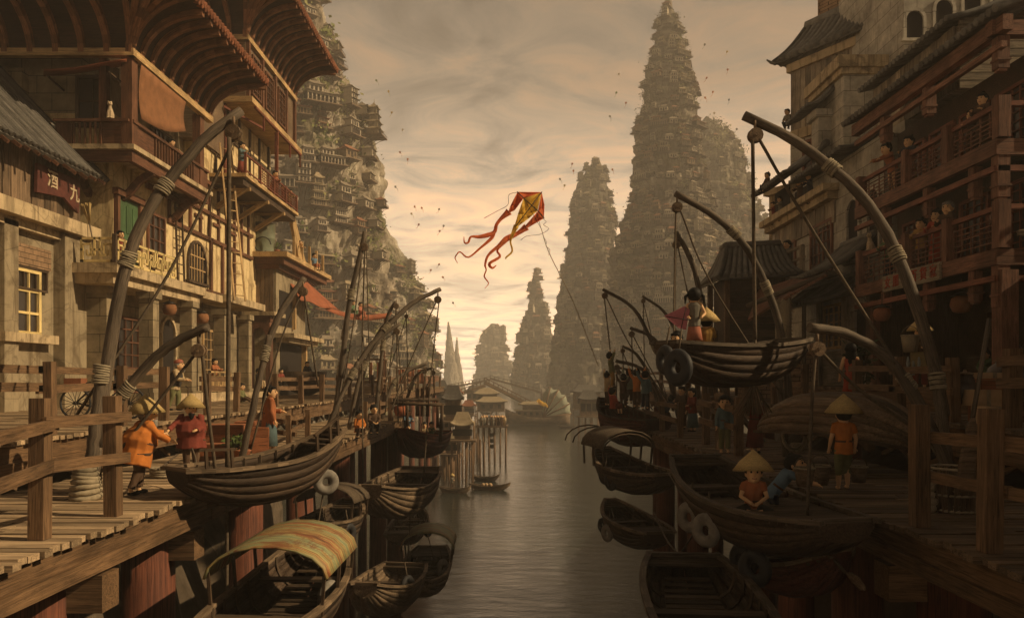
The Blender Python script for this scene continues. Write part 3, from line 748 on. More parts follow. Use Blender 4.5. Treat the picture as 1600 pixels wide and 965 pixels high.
# ------------------------------------------------------------------ pieces of buildings
def part(name,parent,mats,fn,plabel=None):
    m=MB(); fn(m); return m.build(name,mats,parent,plabel=plabel)
def lattice(pl,parent,px0,py0,px1,py1,cols,rows,frame='goldwood',w=.0,fw=.12,bw=.05,uv=None,dep=.12,nm='window',pane=True):
    """wood framed window with glazing bars; pane is a sub-part"""
    if uv: u0,v0,u1,v1=uv
    else:
        u0,v0=pl.uv(px0,py1); u1,v1=pl.uv(px1,py0)
        if u0>u1: u0,u1=u1,u0
    m=MB()
    for a,b,c,d in ((u0,v0,u1,v0+fw),(u0,v1-fw,u1,v1),(u0,v0+fw,u0+fw,v1-fw),(u1-fw,v0+fw,u1,v1-fw)): pl.box(m,a,b,c,d,w+.01,w+dep)
    for i in range(1,cols): u=u0+(u1-u0)*i/cols; pl.box(m,u-bw/2,v0+fw,u+bw/2,v1-fw,w+.02,w+dep*.8)
    for j in range(1,rows): v=v0+(v1-v0)*j/rows; pl.box(m,u0+fw,v-bw/2,u1-fw,v+bw/2,w+.022,w+dep*.78)
    o=m.build(nm,M[frame],parent)
    if pane:
        m=MB(); pl.box(m,u0+.03,v0+.03,u1-.03,v1-.03,w+.004,w+.018); m.build('pane',M['pane'],o)
    return o
def archwin(pl,parent,px0,py0,px1,py1,frame='stoneg',w=0,uv=None,grill=None):
    if uv: u0,v0,u1,v1=uv
    else:
        u0,v0=pl.uv(px0,py1); u1,v1=pl.uv(px1,py0)
        if u0>u1: u0,u1=u1,u0
    c=(u0+u1)/2; r=(u1-u0)/2; vs=v1-r; n=10
    arc=[(c+r*math.cos(math.pi*i/n),vs+r*math.sin(math.pi*i/n)) for i in range(n+1)]
    inn=[(u1,v0)]+arc+[(u0,v0)]; k=1.0
    m=MB(); fw=.16
    oarc=[(c+(r+fw)*math.cos(math.pi*i/n),vs+(r+fw)*math.sin(math.pi*i/n)) for i in range(n+1)]
    A=[(u1,v0)]+arc+[(u0,v0)]; B=[(u1+fw,v0)]+oarc+[(u0-fw,v0)]
    for i in range(len(A)-1):
        q=[A[i],B[i],B[i+1],A[i+1]]; m.prism([pl.pt(a,b,w+.01) for a,b in q],pl.n*.12)
    pl.box(m,u0-fw-.1,v0-.14,u1+fw+.1,v0,w+.01,w+.22)
    o=m.build('window',M[frame],parent)
    m=MB(); m.prism([pl.pt(a,b,w+.004) for a,b in inn],pl.n*.02); m.build('pane',M['dark'],o)
    if grill:
        m=MB(); k=6
        for i in range(1,k):
            u=u0+(u1-u0)*i/k; h=vs+math.sqrt(max(0,r*r-(u-c)**2)); pl.box(m,u-.03,v0,u+.03,h,w+.03,w+.08)
        for v in (v0+(v1-v0)*.33,v0+(v1-v0)*.66): pl.box(m,u0,v-.03,u1,v+.03,w+.035,w+.075)
        m.build('grille',M[grill],o)
    return o
def fret(pl,m,u0,v0,u1,v1,step=.62,t=.055,w0=0,w1=.06,seed=1):
    """interlocking square fretwork"""
    n=max(1,round((u1-u0)/step)); s=(u1-u0)/n; h=v1-v0
    B=lambda a,b,c,d:pl.box(m,min(a,c),min(b,d),max(a,c),max(b,d),w0,w1)
    B(u0,v0,u1,v0+t*1.3); B(u0,v1-t*1.3,u1,v1); B(u0,v0,u0+t,v1); B(u1-t,v0,u1,v1)
    for i in range(n):
        a=u0+i*s; f=1 if i%2 else 0
        x=lambda q: a+s*(1-q if f else q)
        y=lambda q: v0+h*(1-q if (i//2)%2 else q)
        segs=[(.15,0,.15,.72),(.15,.72,.62,.72),(.62,.72,.62,.28),(.38,.28,.85,.28),(.38,.28,.38,.5),(.85,.28,.85,1),(.62,.5,1.0,.5),(0,.5,.15,.5)]
        for p,q,r_,s_ in segs:
            if p==r_: B(x(p)-t/2,y(q),x(p)+t/2,y(s_))
            else: B(x(p),y(q)-t/2,x(r_),y(q)+t/2)
def cove_roof(parent,x0,y0,y1,z,out=2.6,up=2.0,xback=-34,front=True,rise=3.4,sgn=1):
    """boarded cove under the eaves with curved ribs, tiles along the lip (house wall faces +X and -Y)"""
    n=9; T=[i/n*math.pi/2 for i in range(n+1)]
    sx=lambda t:(1-math.cos(t))*out; sz=lambda t:math.sin(t)*up
    m=MB()
    m.sheet([[V((x0+sx(t),y0-sx(t)+( (y1+sx(t)*.35)-(y0-sx(t)))*j/10,z+sz(t))) for j in range(11)] for t in T],th=-.08)
    if front: m.sheet([[V((xback+(x0+sx(t)-xback)*j/10,y0-sx(t),z+sz(t))) for j in range(11)] for t in T],th=-.08)
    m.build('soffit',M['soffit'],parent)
    def rib(f):
        m=MB(); pts=[f(t) for t in T]
        for a,b in zip(pts,pts[1:]): m.beam(a,b+(b-a)*.08,.24,.34)
        m.build('rib',M['ribwood'],parent)
    k=int((y1-y0)/.95)
    for i in range(1,k+1):
        y=y0+(y1-y0)*i/k; rib(lambda t,y=y:V((x0+sx(t)-.05,y+ (sx(t)*.35 if i==k else 0)-.12,z+sz(t)-.12)))
    for q in (.0,.38,.72) if front else ():
        rib(lambda t,q=q:V((x0+sx(t)*(1-q*.95)-.05,y0-sx(t)*(1-max(0,.0)),z+sz(t)-.12)))
        if q: rib(lambda t,q=q:V((x0+sx(t)-.05,y0-sx(t)*(1-q),z+sz(t)-.12)))
    if front:
        x=x0-.95
        while x>xback+8: rib(lambda t,x=x:V((x,y0-sx(t),z+sz(t)-.12))); x-=1.05
    zt=z+up; xo=x0+out
    m=MB(); y=y0-out
    while y<y1+out*.35:
        m.tube([(xo-.7,y,zt+.42),(xo+.18,y,zt+.10)],.13,7); m.tube([(xo-.75,y+.16,zt+.32),(xo+.12,y+.16,zt-.02)],.10,6); y+=.33
    if front:
        x=xo-.2
        while x>xback: m.tube([(x,y0-out+.7,zt+.42),(x,y0-out-.18,zt+.10)],.13,7); m.tube([(x-.16,y0-out+.75,zt+.32),(x-.16,y0-out-.12,zt-.02)],.10,6); x-=.33
    # roof slopes above
    ye=y1+out*.35; yf=y0-out; cx=(x0+xback)/2 if front else x0-4
    xr=x0-3.5; m2=MB()
    m2.sheet([[V((xo,yf,zt+.1)),V((xo,ye,zt+.1))],[V((xr,yf+ (out+2.5 if front else 0),zt+rise)),V((xr,ye-.5,zt+rise))]],th=.12,smooth=False)
    if front: m2.sheet([[V((xback,yf,zt+.1)),V((xo,yf,zt+.1))],[V((xback,yf+out+2.5,zt+rise)),V((xr,yf+out+2.5,zt+rise))]],th=.12,smooth=False)
    m.v+=m2.v and []; 
    o=m.build('roof_tiles',M['tilered'],parent); m2.build('roof',M['tilered'],parent)
    m=MB(); m.beam((x0+.02,y0-.15,z-.12),(x0+.02,y1,z-.12),.3,.3); 
    if front: m.beam((xback,y0-.02,z-.12),(x0+.17,y0-.02,z-.12),.3,.3)
    m.build('cornice_beam',M['goldwood'],parent)
def balusters(pl,m,u0,u1,v0,v1,step=.28,w0=.02,w1=.1,t=.07):
    n=int((u1-u0)/step)
    for i in range(n+1): u=u0+(u1-u0)*i/max(1,n); pl.box(m,u-t/2,v0,u+t/2,v1,w0,w1)
def corbel(m,p,out,h):
    """curved wooden bracket from wall point p, out = horizontal vector"""
    p=V(p); o=V(out); pts=bez([p,p+o*.25+V((0,0,h*.2)),p+o*.6+V((0,0,h*.7)),p+o+V((0,0,h))],9)
    for a,b in zip(pts,pts[1:]): m.beam(a,b+(b-a)*.1,.22,.3)

# ------------------------------------------------------------------ sunlit side: timber shed over a stone wall
sh=thing('timber_shed','dark boarded shed over a stone wall with a ribbed grey roof','house',(-18,28,ZUL))
SH=Plane((-18,0,0),(0,1,0))
part('wall',sh,M['plasterd'],lambda m:(m.box2((-27,21,12.5),(-18,33.4,19.7)),m.box2((-17.98,31.4,12.8),(-17.55,33.4,19.6)),m.box2((-17.98,27.9,12.8),(-17.7,28.7,19.6))))
part('cornice',sh,M['slab'],lambda m:(m.box2((-27,20.8,19.72),(-17.3,33.7,20.25)),m.box2((-27,20.9,19.4),(-17.7,33.55,19.72))))
def f(m):
    y=21
    while y<33.3: w_=rnd(.3,.5); m.box2((-18.2,y,20.25),(-18.05+rnd(-.03,.03),min(33.4,y+w_-.02),22.9)); y+=w_
    x=-26
    while x<-18.2: m.box2((x,33.2,20.25),(x+.38,33.38+rnd(-.02,.02),23.2+(-18-x)*.9)); x+=.4
    m.box2((-26,21,20.25),(-18.25,33.1,22.6))
part('boarding',sh,M['plankw'],f)
def f(m):
    m.sheet([[V((-17.15,20.5,22.25)),V((-17.15,33.9,22.25))],[V((-22.8,20.5,28.2)),V((-22.8,33.9,28.2))]],th=.12,smooth=False)
    y=20.6
    while y<33.9: m.tube(bez([(-17.1,y,22.33),(-19.5,y,24.78),(-22.8,y,28.3)],6),.1,6); y+=.34
part('roof',sh,M['tile'],f)
for i in range(21): 
    y=20.8+.62*i; part('rafter',sh,M['redwood'],lambda m:m.beam((-18.0,y,22.75),(-17.0+rnd(-.1,.1),y,22.0+rnd(-.05,.05)),.1,.12))
wn=lattice(SH,sh,4,424,60,520,3,3,frame='gold',w=.0,fw=.14,bw=.09)
part('sill',sh,M['slab'],lambda m:SH.box(m,27.7,SH.uv(30,535)[1],31.0,SH.uv(30,521)[1],.02,.45))
part('brick_panel',sh,M['brick'],lambda m:SH.bx(m,16,376,76,424,.01,.10))
lattice(SH,sh,14,424,70,448,6,1,frame='darkwood',w=.01,fw=.08,bw=.05,nm='transom')
# signboard with two painted characters
t=thing('signboard','red wooden signboard with two pale painted characters under the shed eave','sign',SH.pt(30.5,21,.3))
u0=SH.uv(50,250)[0]; u1=SH.uv(117,270)[0]
part('board',t,M['sign'],lambda m:m.prism([SH.pt(a,b,.1) for a,b in ((u0,22.05),(u1,22.1),(u1-.1,20.75),((u0+u1)/2+1.0,20.85),((u0+u1)/2+.3,21.15),(u0+.8,21.05),(u0-.05,20.95))],SH.n*.12))
def letters(txt,pl,u,v,w,size,mat,parent,gap,slant=0,flip=1):
    for i,ch in enumerate(txt):
        c=bpy.data.curves.new('lettering','FONT'); c.body=ch; c.size=size; c.extrude=.012; c.align_x='CENTER'; c.align_y='CENTER'; c.offset=.008
        tmp=bpy.data.objects.new('tmp',c); COL.objects.link(tmp); dg=bpy.context.evaluated_depsgraph_get(); dg.update()
        me=bpy.data.meshes.new_from_object(tmp.evaluated_get(dg)); bpy.data.objects.remove(tmp)
        me.materials.clear(); me.materials.append(M[mat])
        Mx=Matrix((( *pl.u,0),( *pl.up,0),(*pl.n,0),(0,0,0,1))).transposed()
        p=pl.pt(u+gap*i,v+slant*i,w)-WLOC[parent.name]
        me.transform(Matrix.Translation(p)@Mx); o=bpy.data.objects.new('lettering',me); COL.objects.link(o); o.parent=parent
letters('酒九',SH,u0+.95,21.62,.235,.72,'signw',t,1.55,-.18)

# ------------------------------------------------------------------ sunlit side: plaster house with balconies
hs=thing('plaster_house','tall ochre plaster house with fretwork balcony and deep curved eaves','house',(-17.2,34.5,ZUL))
W1=Plane((-17.2,0,0),(0,1,0)); FR=Plane((0,34.5,0),(1,0,0))
part('wall',hs,M['plaster'],lambda m:(m.box2((-29,34.5,18.4),(-17.2,57,25.4)),m.box2((-29,44,25.4),(-17.2,57,30.2))),)
part('ground_wall',hs,M['stone'],lambda m:(m.box2((-29,34.9,12.6),(-17.7,57,18.4))))
part('corner_wall',hs,M['stone'],lambda m:(m.box2((-32,34.6,20.0),(-18.6,34.9+3,28.6)),m.box2((-21.5,34.1,24.5),(-20.9,34.6,27.2))))
part('balcony_slab',hs,M['slab'],lambda m:(m.box2((-18.4,31.9,18.2),(-15.75,41.2,18.6)),m.box2((-17.5,41.2,18.12),(-15.9,44.0,18.5)),m.box2((-17.5,44.0,18.2),(-15.6,50.6,18.6)),m.box2((-18.4,32.1,17.8),(-16.0,41,18.2))))
B1=Plane((-15.85,0,0),(0,1,0)); B1f=Plane((0,32.0,0),(1,0,0))
part('fretwork_railing',hs,M['gold'],lambda m:(fret(B1,m,32.05,18.62,37.6,19.62,.7,.075),fret(B1f,m,-17.25,18.62,-15.9,19.62,.68,.075)))
part('railing_post',hs,M['darkwood'],lambda m:m.box2((-15.95,31.9,18.6),(-15.8,32.05,19.75)))
# ground floor columns
for (x,y,wd) in ((-17.3,33.3,1.15),(-16.15,35.6,.62),(-16.15,39.9,.6),(-16.2,44.5,.62),(-16.2,48.6,.6)):
    part('column',hs,M['stone'],lambda m:(m.box2((x-wd/2,y-.3,12.8),(x+wd/2,y+.3,17.5)),m.box2((x-wd/2-.1,y-.4,17.5),(x+wd/2+.1,y+.4,17.8)),m.box2((x-wd/2-.08,y-.38,12.8),(x+wd/2+.08,y+.38,13.35))))
GW=Plane((-17.7,0,0),(0,1,0))
lattice(GW,hs,0,0,0,0,5,6,'redwood',uv=(35.2,13.3,38.4,16.8),fw=.14,bw=.06)
lattice(GW,hs,0,0,0,0,3,6,'goldwood',uv=(45.6,13.3,47.4,16.8),fw=.12,bw=.06)
archwin(GW,hs,0,0,0,0,'slab',uv=(40.3,13.0,41.8,17.0))
archwin(GW,hs,0,0,0,0,'slab',uv=(42.6,13.0,43.9,16.9))
GF=Plane((0,34.9,0),(1,0,0))
lattice(GF,hs,0,0,0,0,3,6,'goldwood',uv=(-20.2,13.2,-18.9,16.9),fw=.12,bw=.07)
part('doorway',hs,M['dark'],lambda m:m.box2((-18.8,34.75,12.8),(-17.9,34.88,16.9)))
part('lintel',hs,M['stone'],lambda m:m.box2((-20.6,34.5,16.95),(-17.72,34.88,17.8)))
part('plinth',hs,M['slab'],lambda m:(m.box2((-17.6,36.5,12.8),(-15.3,44.5,13.25)),m.box2((-17.6,46,12.8),(-15.5,52,13.15))))
# first floor openings
d=part('door',hs,M['green'],lambda m:(W1.box(m,34.75,18.62,36.6,21.9,.01,.08),[W1.box(m,34.9+.58*i,18.9+1.5*j,35.35+.58*i,20.1+1.5*j,.08,.11) for i in range(3) for j in range(2)]))
part('door_frame',hs,M['redwood'],lambda m:(W1.box(m,34.52,18.62,34.74,22.15,.01,.2),W1.box(m,36.61,18.62,36.83,22.15,.01,.2),W1.box(m,34.4,21.92,36.95,22.2,.012,.28)))
lattice(W1,hs,0,0,0,0,3,4,'redwood',uv=(37.6,19.3,39.5,21.9),fw=.14,bw=.07)
archwin(W1,hs,0,0,0,0,'darkwood',uv=(42.4,19.2,44.7,21.3),grill='goldwood')
# half timbering
def f(m):
    for v in (21.75,23.2,24.9): W1.box(m,39.8,v,52.8,v+.2,.01,.14)
    W1.box(m,37.5,22.9,42,23.15,.012,.16)
    for u in (39.9,41.2,42.5,43.9,45.2,46.6,47.9,49.3,50.6,51.9): W1.box(m,u,21.95,u+.2,24.9,.012,.13)
    for u in (45.4,47.2,49.2): W1.box(m,u,18.62,u+.26,21.75,.012,.14)
    W1.box(m,41.4,18.62,52,18.95,.013,.2)
    for u in (43.2,45.9,48.6): W1.box(m,u,22.0+.75,u+1.1,22.9,.011,.12)
part('timber_frame',hs,M['redwood'],f)
# projecting third floor with loggia
T1=Plane((-15.7,0,0),(0,1,0)); TF=Plane((0,33.0,0),(1,0,0))
part('loggia_floor',hs,M['slab'],lambda m:(m.box2((-19.0,32.9,23.42),(-15.55,41.6,23.62)),))
part('loggia_beam',hs,M['redwood'],lambda m:(m.box2((-18.9,33.05,22.95),(-15.7,33.3,23.42)),m.box2((-15.95,33.3,22.95),(-15.7,41.4,23.42)),m.box2((-17.2,41.0,22.95),(-15.95,41.3,23.42))))
for a,b in (((-18.9,33.1,23.62),(-18.2,33.2,24.55)),((-16.95,33.1,23.62),(-15.75,33.22,24.55)),((-15.85,33.2,23.62),(-15.75,35.2,24.55)),((-15.85,39.6,23.62),(-15.75,41.4,24.55))): part('parapet_panel',hs,M['redwood'],lambda m:m.box2(a,b))
part('loggia_railing',hs,M['redwood'],lambda m:(balusters(T1,m,35.3,39.5,23.62,24.6,.3,-.1,0),T1.box(m,33.1,24.56,41.4,24.68,-.16,.06),balusters(TF,m,-18.1,-17.0,23.62,24.56,.2,-.12,-.05),TF.box(m,-18.9,24.57,-15.8,24.68,-.15,.06)))
for (a,b) in (((-16.15,33.05),(-15.7,33.55)),((-16.1,40.3),(-15.7,40.8)),((-17.15,33.2),(-16.85,33.5))):
    part('loggia_post',hs,M['redwood'],lambda m:m.box2((a[0],a[1],23.62),(b[0],b[1],27.3)))
part('loggia_room',hs,M['plasterd'],lambda m:(m.box2((-30,34.62,25.4),(-18.0,43.8,27.4)),m.box2((-18.1,34.62,23.62),(-17.9,43.8,25.4))))
lattice(TF,hs,0,0,0,0,2,2,'darkwood',uv=(-18.75,24.75,-17.3,27.0),w=-1.45,fw=.14,bw=.05)
LW=Plane((-17.9,0,0),(0,1,0)); lattice(LW,hs,0,0,0,0,5,4,'darkwood',uv=(39.6,24.5,41.9,26.6))
for y in (35.2,40.2): part('bracket',hs,M['redwood'],lambda m:corbel(m,(-17.2,y,21.9),(1.4,0,0),1.1))
for x in (-18.2,): part('bracket',hs,M['redwood'],lambda m:corbel(m,(x,34.5,21.9),(0,-1.3,0),1.1))
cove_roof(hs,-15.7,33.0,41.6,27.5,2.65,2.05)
part('canvas_blind',hs,M['canvas'],lambda m:m.sheet([[V((-15.62-.12*math.sin(s*3.1),33.7+4.6*u,27.2-(2.3-.9*u)*s-.25*math.sin(u*3.1)*s)) for u in [i/8 for i in range(9)]] for s in [j/6 for j in range(7)]],th=.02))
# upper house at the back with lattice windows
up=thing('upper_timber_house','red brown timber house with lattice windows under the second curved roof','house',(-17,47.3,25.4))
U1=Plane((-15.7,0,0),(0,1,0))
part('wall',up,M['plankw'],lambda m:(m.box2((-27,47.3,30.6),(-15.75,57.7,34.0)),m.box2((-27,43.2,27.0),(-17.0,47.3,34.0))))
part('floor_beam',up,M['goldwood'],lambda m:(m.box2((-27,47.1,30.25),(-15.3,58.3,30.58)),))
for y in (47.35,50.0,52.7,55.3,57.45): part('post',up,M['redwood'],lambda m:m.box2((-15.85,y,30.6),(-15.55,y+.28,34.0)))
for a,b in ((48.0,49.7),(50.6,52.3),(53.3,55.0)): lattice(U1,up,0,0,0,0,4,6,'redwood',uv=(a,31.0,b,33.4),w=.05,fw=.12,bw=.05)
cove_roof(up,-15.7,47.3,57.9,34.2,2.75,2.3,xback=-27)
# open red gallery below it
gl=thing('red_gallery','open gallery with slim red railing below the upper timber house','balcony',(-16,46,25.4))
part('floor',gl,M['goldwood'],lambda m:(m.box2((-17.18,45.4,25.42),(-15.1,56.6,25.62)),))
part('joist',gl,M['darkwood'],lambda m:(m.box2((-17.18,45.5,25.0),(-15.3,56.5,25.4))))
G1=Plane((-15.2,0,0),(0,1,0))
for y in (45.6,48.3,51.0,53.7,56.4): part('post',gl,M['redrail'],lambda m:m.box2((-15.27,y-.07,25.62),(-15.13,y+.07,26.85)))
part('railing',gl,M['redrail'],lambda m:(G1.box(m,45.6,26.7,56.4,26.8,-.04,.04),G1.box(m,45.6,25.8,56.4,25.87,-.03,.03),balusters(G1,m,48.5,56.3,25.87,26.7,.34,-.02,.02,.035),[G1.box(m,48.3,26.0+.16*i,56.4,26.03+.16*i,-.015,.015) for i in range(4)]))
part('tall_post',gl,M['redrail'],lambda m:(m.box2((-15.7,52.9,25.62),(-15.5,53.1,30.2)),m.box2((-17.1,47.2,25.62),(-16.9,47.4,30.2))))
part('hanging_rail',gl,M['redrail'],lambda m:(m.box2((-15.3,47.4,29.95),(-15.15,57.6,30.08)),[m.box2((-15.28,y,29.1),(-15.17,y+.1,29.95)) for y in (49.0,51.9,54.8,57.4)],m.beam((-16.9,46.9,29.9),(-15.3,49.0,29.3),.1,.12)))
part('timber_frame',gl,M['darkwood'],lambda m:([W1.box(m,u,25.62,u+.18,30.2,.01,.12) for u in (46.2,48.2,50.2,52.2,54.2,56.2)],[W1.box(m,45.5,v,56.5,v+.16,.012,.11) for v in (26.9,28.4)]))
for y in (46.5,50,53.5): part('bracket',gl,M['goldwood'],lambda m:(m.beam((-17.2,y,23.9),(-15.4,y,25.0),.24,.26),m.beam((-17.2,y,24.95),(-15.2,y,24.95),.26,.2)))
# terrace building
tr=thing('terrace_building','brown building with a jutting roof terrace and arched porch','house',(-17,54,ZUL))
part('wall',tr,M['plasterd'],lambda m:m.box2((-24,53.9,12.6),(-15.9,61.5,21.6)))
part('terrace_slab',tr,M['goldwood'],lambda m:(m.box2((-21,53.0,22.05),(-14.9,66.0,22.38)),))
part('soffit',tr,M['redwood'],lambda m:(m.box2((-21,53.3,21.6),(-15.2,65.6,22.05)),m.box2((-21,53.6,21.3),(-15.6,64,21.6))))
part('boarding',tr,M['plankw'],lambda m:[m.box2((-19.0+.3*i,53.74,17.4),(-18.73+.3*i,53.88+rnd(-.03,.03),21.5)) for i in range(10)])
TP=Plane((-15.9,0,0),(0,1,0))
part('opening',tr,M['dark'],lambda m:(TP.box(m,54.6,17.6,57.6,20.0,.01,.05),TP.box(m,54.8,12.8,60.2,16.4,.012,.05)))
part('post',tr,M['goldwood'],lambda m:(TP.box(m,60.4,12.8,60.8,16.6,.02,.35)))
part('post',tr,M['goldwood'],lambda m:(TP.box(m,57.8,17.5,58.1,20.4,.02,.25)))
part('door_canopy',tr,M['slab'],lambda m:(m.box2((-16.2,53.6,16.7),(-14.6,62.2,17.0)),m.box2((-16.2,53.9,16.4),(-15.0,61.8,16.7))))
def f(m):
    pl=Plane((0,51.6,0),(1,0,0)); u0,u1=-17.0,-15.5; c=(u0+u1)/2
    for a in (u0,u1-.3): pl.box(m,a,12.8,a+.3,16.6,-.3,.3)
    n=8; r=.45
    for i in range(n):
        a0=math.pi*i/n; a1=math.pi*(i+1)/n
        q=[(c+r*math.cos(a0),16.6+r*1.4*math.sin(a0)),(c+r*math.cos(a1),16.6+r*1.4*math.sin(a1)),(c+.75*math.cos(a1)*(1 if abs(math.cos(a1))>.6 else 1),17.6 if 0<i+1<n else 16.6),(c+.75*math.cos(a0),17.6 if 0<i<n else 16.6)]
        m.prism([pl.pt(x,y,-.29) for x,y in q],pl.n*.58)
    pl.box(m,u0,17.6,u1,18.0,-.3,.3)
part('porch',tr,M['redwood'],f); part('porch_cap',tr,M['slab'],lambda m:m.box2((-17.3,51.2,18.0),(-15.2,53.7,18.25)))
for i,(a,b) in enumerate(((55.2,.0),(57.3,0),(59.4,0),(61.5,0),(63.6,0))): part('terrace_post',tr,M['goldwood'],lambda m:m.box2((-15.15,a,22.38),(-14.98,a+.18,23.75)))
part('brace',tr,M['goldwood'],lambda m:(m.beam((-15.2,57.2,22.4),(-15.6,56.6,25.4),.3,.3),m.beam((-15.2,58.4,22.4),(-15.6,57.0,25.4),.22,.22)))
t=thing('awning','faded red cloth awning slung from the roof terrace','awning',(-15.3,60,19))
c0,c1,c2,c3_=P(446,432,57.5),P(478,440,61),P(530,486,64),P(470,470,57)
part('cloth',t,M['awning'],lambda m:m.sheet([[ (c0.lerp(c1,u)).lerp((c3_.lerp(c2,u)),s)-V((0,0,.5*math.sin(math.pi*u)*math.sin(math.pi*min(1,s+.2))))+V((0,0,.1*math.sin(9*u))) for u in [i/10 for i in range(11)]] for s in [j/8 for j in range(9)]],th=.03))
part('strip',t,M['awning'],lambda m:m.sheet([[a.lerp(b,u)-V((0,0,.45*math.sin(math.pi*u))) for u in [i/10 for i in range(11)]] for a,b in ((P(500,476,62),P(612,488,66)),(P(512,486,62),P(608,496,66)))],th=.03))
part('pole',t,M['redwood'],lambda m:m.tube([P(601,492,66),P(600,640,66)],.07,6))

t=thing('small_awning','narrow dark red cloth awning beside the loggia','awning',(-19,32.5,26.2))
part('cloth',t,M['awning'],lambda m:m.sheet([[P(68+130*u,118-14*u+2*math.sin(5*u)-10*s_*(1-.0),34.0-1.6*s_) for u in [i/8 for i in range(9)]] for s_ in (1,.6,.3,0)],0,.03))
part('strut',t,M['darkwood'],lambda m:m.beam(P(75,119,32.5),P(100,142,34.4),.06,.06)); part('strut',t,M['darkwood'],lambda m:m.beam(P(170,112,32.5),P(198,136,34.0),.06,.06))
# ------------------------------------------------------------------ shaded side: red timber house with two balconies
def tiles(m,e0,e1,r0,r1,step=.3,rad=.1,sag=.25,th=.1):
    """tiled slope from eave line e0-e1 up to ridge r0-r1, hollow curve, half round ribs"""
    e0,e1,r0,r1=map(V,(e0,e1,r0,r1)); n=max(2,int((e1-e0).length/step))
    def pt(u,s): 
        p=e0.lerp(e1,u).lerp(r0.lerp(r1,u),s); return p-V((0,0,sag*math.sin(math.pi*s)))
    m.sheet([[pt(u/6,s/5) for u in range(7)] for s in range(6)],th=-th if ((e1-e0).cross(r0-e0)).z<0 else th)
    for i in range(n+1): m.tube([pt(i/n,s/5)+V((0,0,.06)) for s in range(6)],rad,6)
    m.tube([r0+V((0,0,.1)),(r0+r1)/2+V((0,0,.08)),r1+V((0,0,.1))],rad*1.7,7)
def pendant(parent,x,y,ztop,h=.8,w_=.3,mat='redr'):
    part('pendant_post',parent,M[mat],lambda m:(m.box((x,y,ztop-h/2),(w_,w_,h)),m.box((x,y,ztop-h*.72),(w_*1.18,w_*1.18,.07)),m.box((x,y,ztop-h-.04),(w_*.7,w_*.7,.08))))
rh=thing('red_timber_house','red brown timber house with two fretwork balconies over a dark shop','house',(16,28,ZUR))
RB=Plane((14.5,0,0),(0,-1,0)); RWl=Plane((16.2,0,0),(0,-1,0)); RF=Plane((0,23.9,0),(1,0,0))
part('wall',rh,M['darkwood'],lambda m:(m.box2((16.2,24.5,17.8),(34,33.6,24.2)),m.box2((18.6,24.0,13.05),(34,33.6,17.8)),m.box2((14.9,33.3,13.05),(18.6,33.7,17.8))))
part('stone_pier',rh,M['stoneg'],lambda m:(m.box2((15.6,23.4,13.05),(16.6,24.2,17.3)),m.box2((15.9,24.35,17.85),(22,24.6,24.3))))
part('corner_post',rh,M['redr'],lambda m:m.box2((14.45,23.6,13.05),(14.95,24.1,17.2)))
part('corner_post',rh,M['redr'],lambda m:m.box2((14.9,33.0,13.05),(15.2,33.3,17.2)))
for z,rt,nm in ((17.85,1.3,'lower'),(21.12,1.1,'upper')):
    part('balcony_floor',rh,M['darkwood'],lambda m:m.box2((14.45,23.9,z-.2),(16.4,33.5,z)))
    part('balcony_beam',rh,M['redr'],lambda m:(RB.box(m,-33.5,z-.5,-23.75,z-.02,-.05,.15),RF.box(m,14.36,z-.5,24,z-.03,.0,.2)))
    part('lower_beam',rh,M['redr2'],lambda m:(RB.box(m,-33.5,z-.98,-23.8,z-.8,-.02,.16),RF.box(m,14.4,z-.98,24,z-.81,.02,.18)))
    for y in (23.8,26.6,29.4,33.3): part('railing_post',rh,M['redr'],lambda m:m.box2((14.36,y-.15 if y>24 else y-.22,z),(14.72,y+.15,z+rt+.12)))
    part('railing_post',rh,M['redr'],lambda m:m.box2((15.5,23.6,z),(15.8,23.9,z+rt+.12)))
    part('handrail',rh,M['redr2'],lambda m:(RB.box(m,-33.4,z+rt-.12,-23.8,z+rt+.03,-.2,-.03),RF.box(m,14.5,z+rt-.12,24,z+rt+.03,-.1,.1)))
    def f(m):
        for a,b in ((-33.2,-29.55),(-29.25,-26.75),(-26.45,-23.95)):
            n=6
            for i in range(1,n): v=z+.08+(rt-.25)*i/n; RB.box(m,a,v-.018,b,v+.018,-.13,-.09)
            k=int((b-a)/.42)
            for i in range(k+1):
                u=a+(b-a)*i/k; q=i%3; RB.box(m,u-.018,z+.05+(.2 if q==1 else 0),u+.018,z+rt-.15-(.25 if q==2 else 0),-.132,-.088)
    part('fretwork',rh,M['redr'],f)
    part('side_panel',rh,M['darkwood'],lambda m:RF.box(m,15.8,z+.05,24,z+rt-.12,-.12,-.06))
    for y in (25.2,28.0,31.2): pendant(rh,14.6,y,z-.5,.95)
    pendant(rh,14.6,23.9,z-.5,1.25,.36)
for v0,v1,z in ((18.0,20.3,0),(21.3,23.4,0)):
    for a in (-33.0,-30.9,-28.8,-26.7): lattice(RWl,rh,0,0,0,0,4,7,'redr2',uv=(a,v0,a+1.75,v1),fw=.12,bw=.04,w=.0)
part('eave_beam',rh,M['redr'],lambda m:(RB.box(m,-33.7,24.15,-23.3,24.6,-.1,.2),RF.box(m,14.2,24.15,26,24.59,-.1,.25),RB.box(m,-33.6,23.72,-23.5,23.9,-.05,.12)))
for y in (23.9,28.0,31.2): pendant(rh,14.6,y,24.15,.95,.34)
part('roof',rh,M['tiler'],lambda m:(tiles(m,(14.0,23.2,24.65),(14.0,33.9,24.65),(19.5,23.6,27.6),(19.5,33.9,27.6),.32,.12),))
part('gable',rh,M['darkwood'],lambda m:m.prism([V((14.6,24.3,24.6)),V((30,24.3,24.6)),V((19.5,24.3,27.5))],(0,.2,0)))
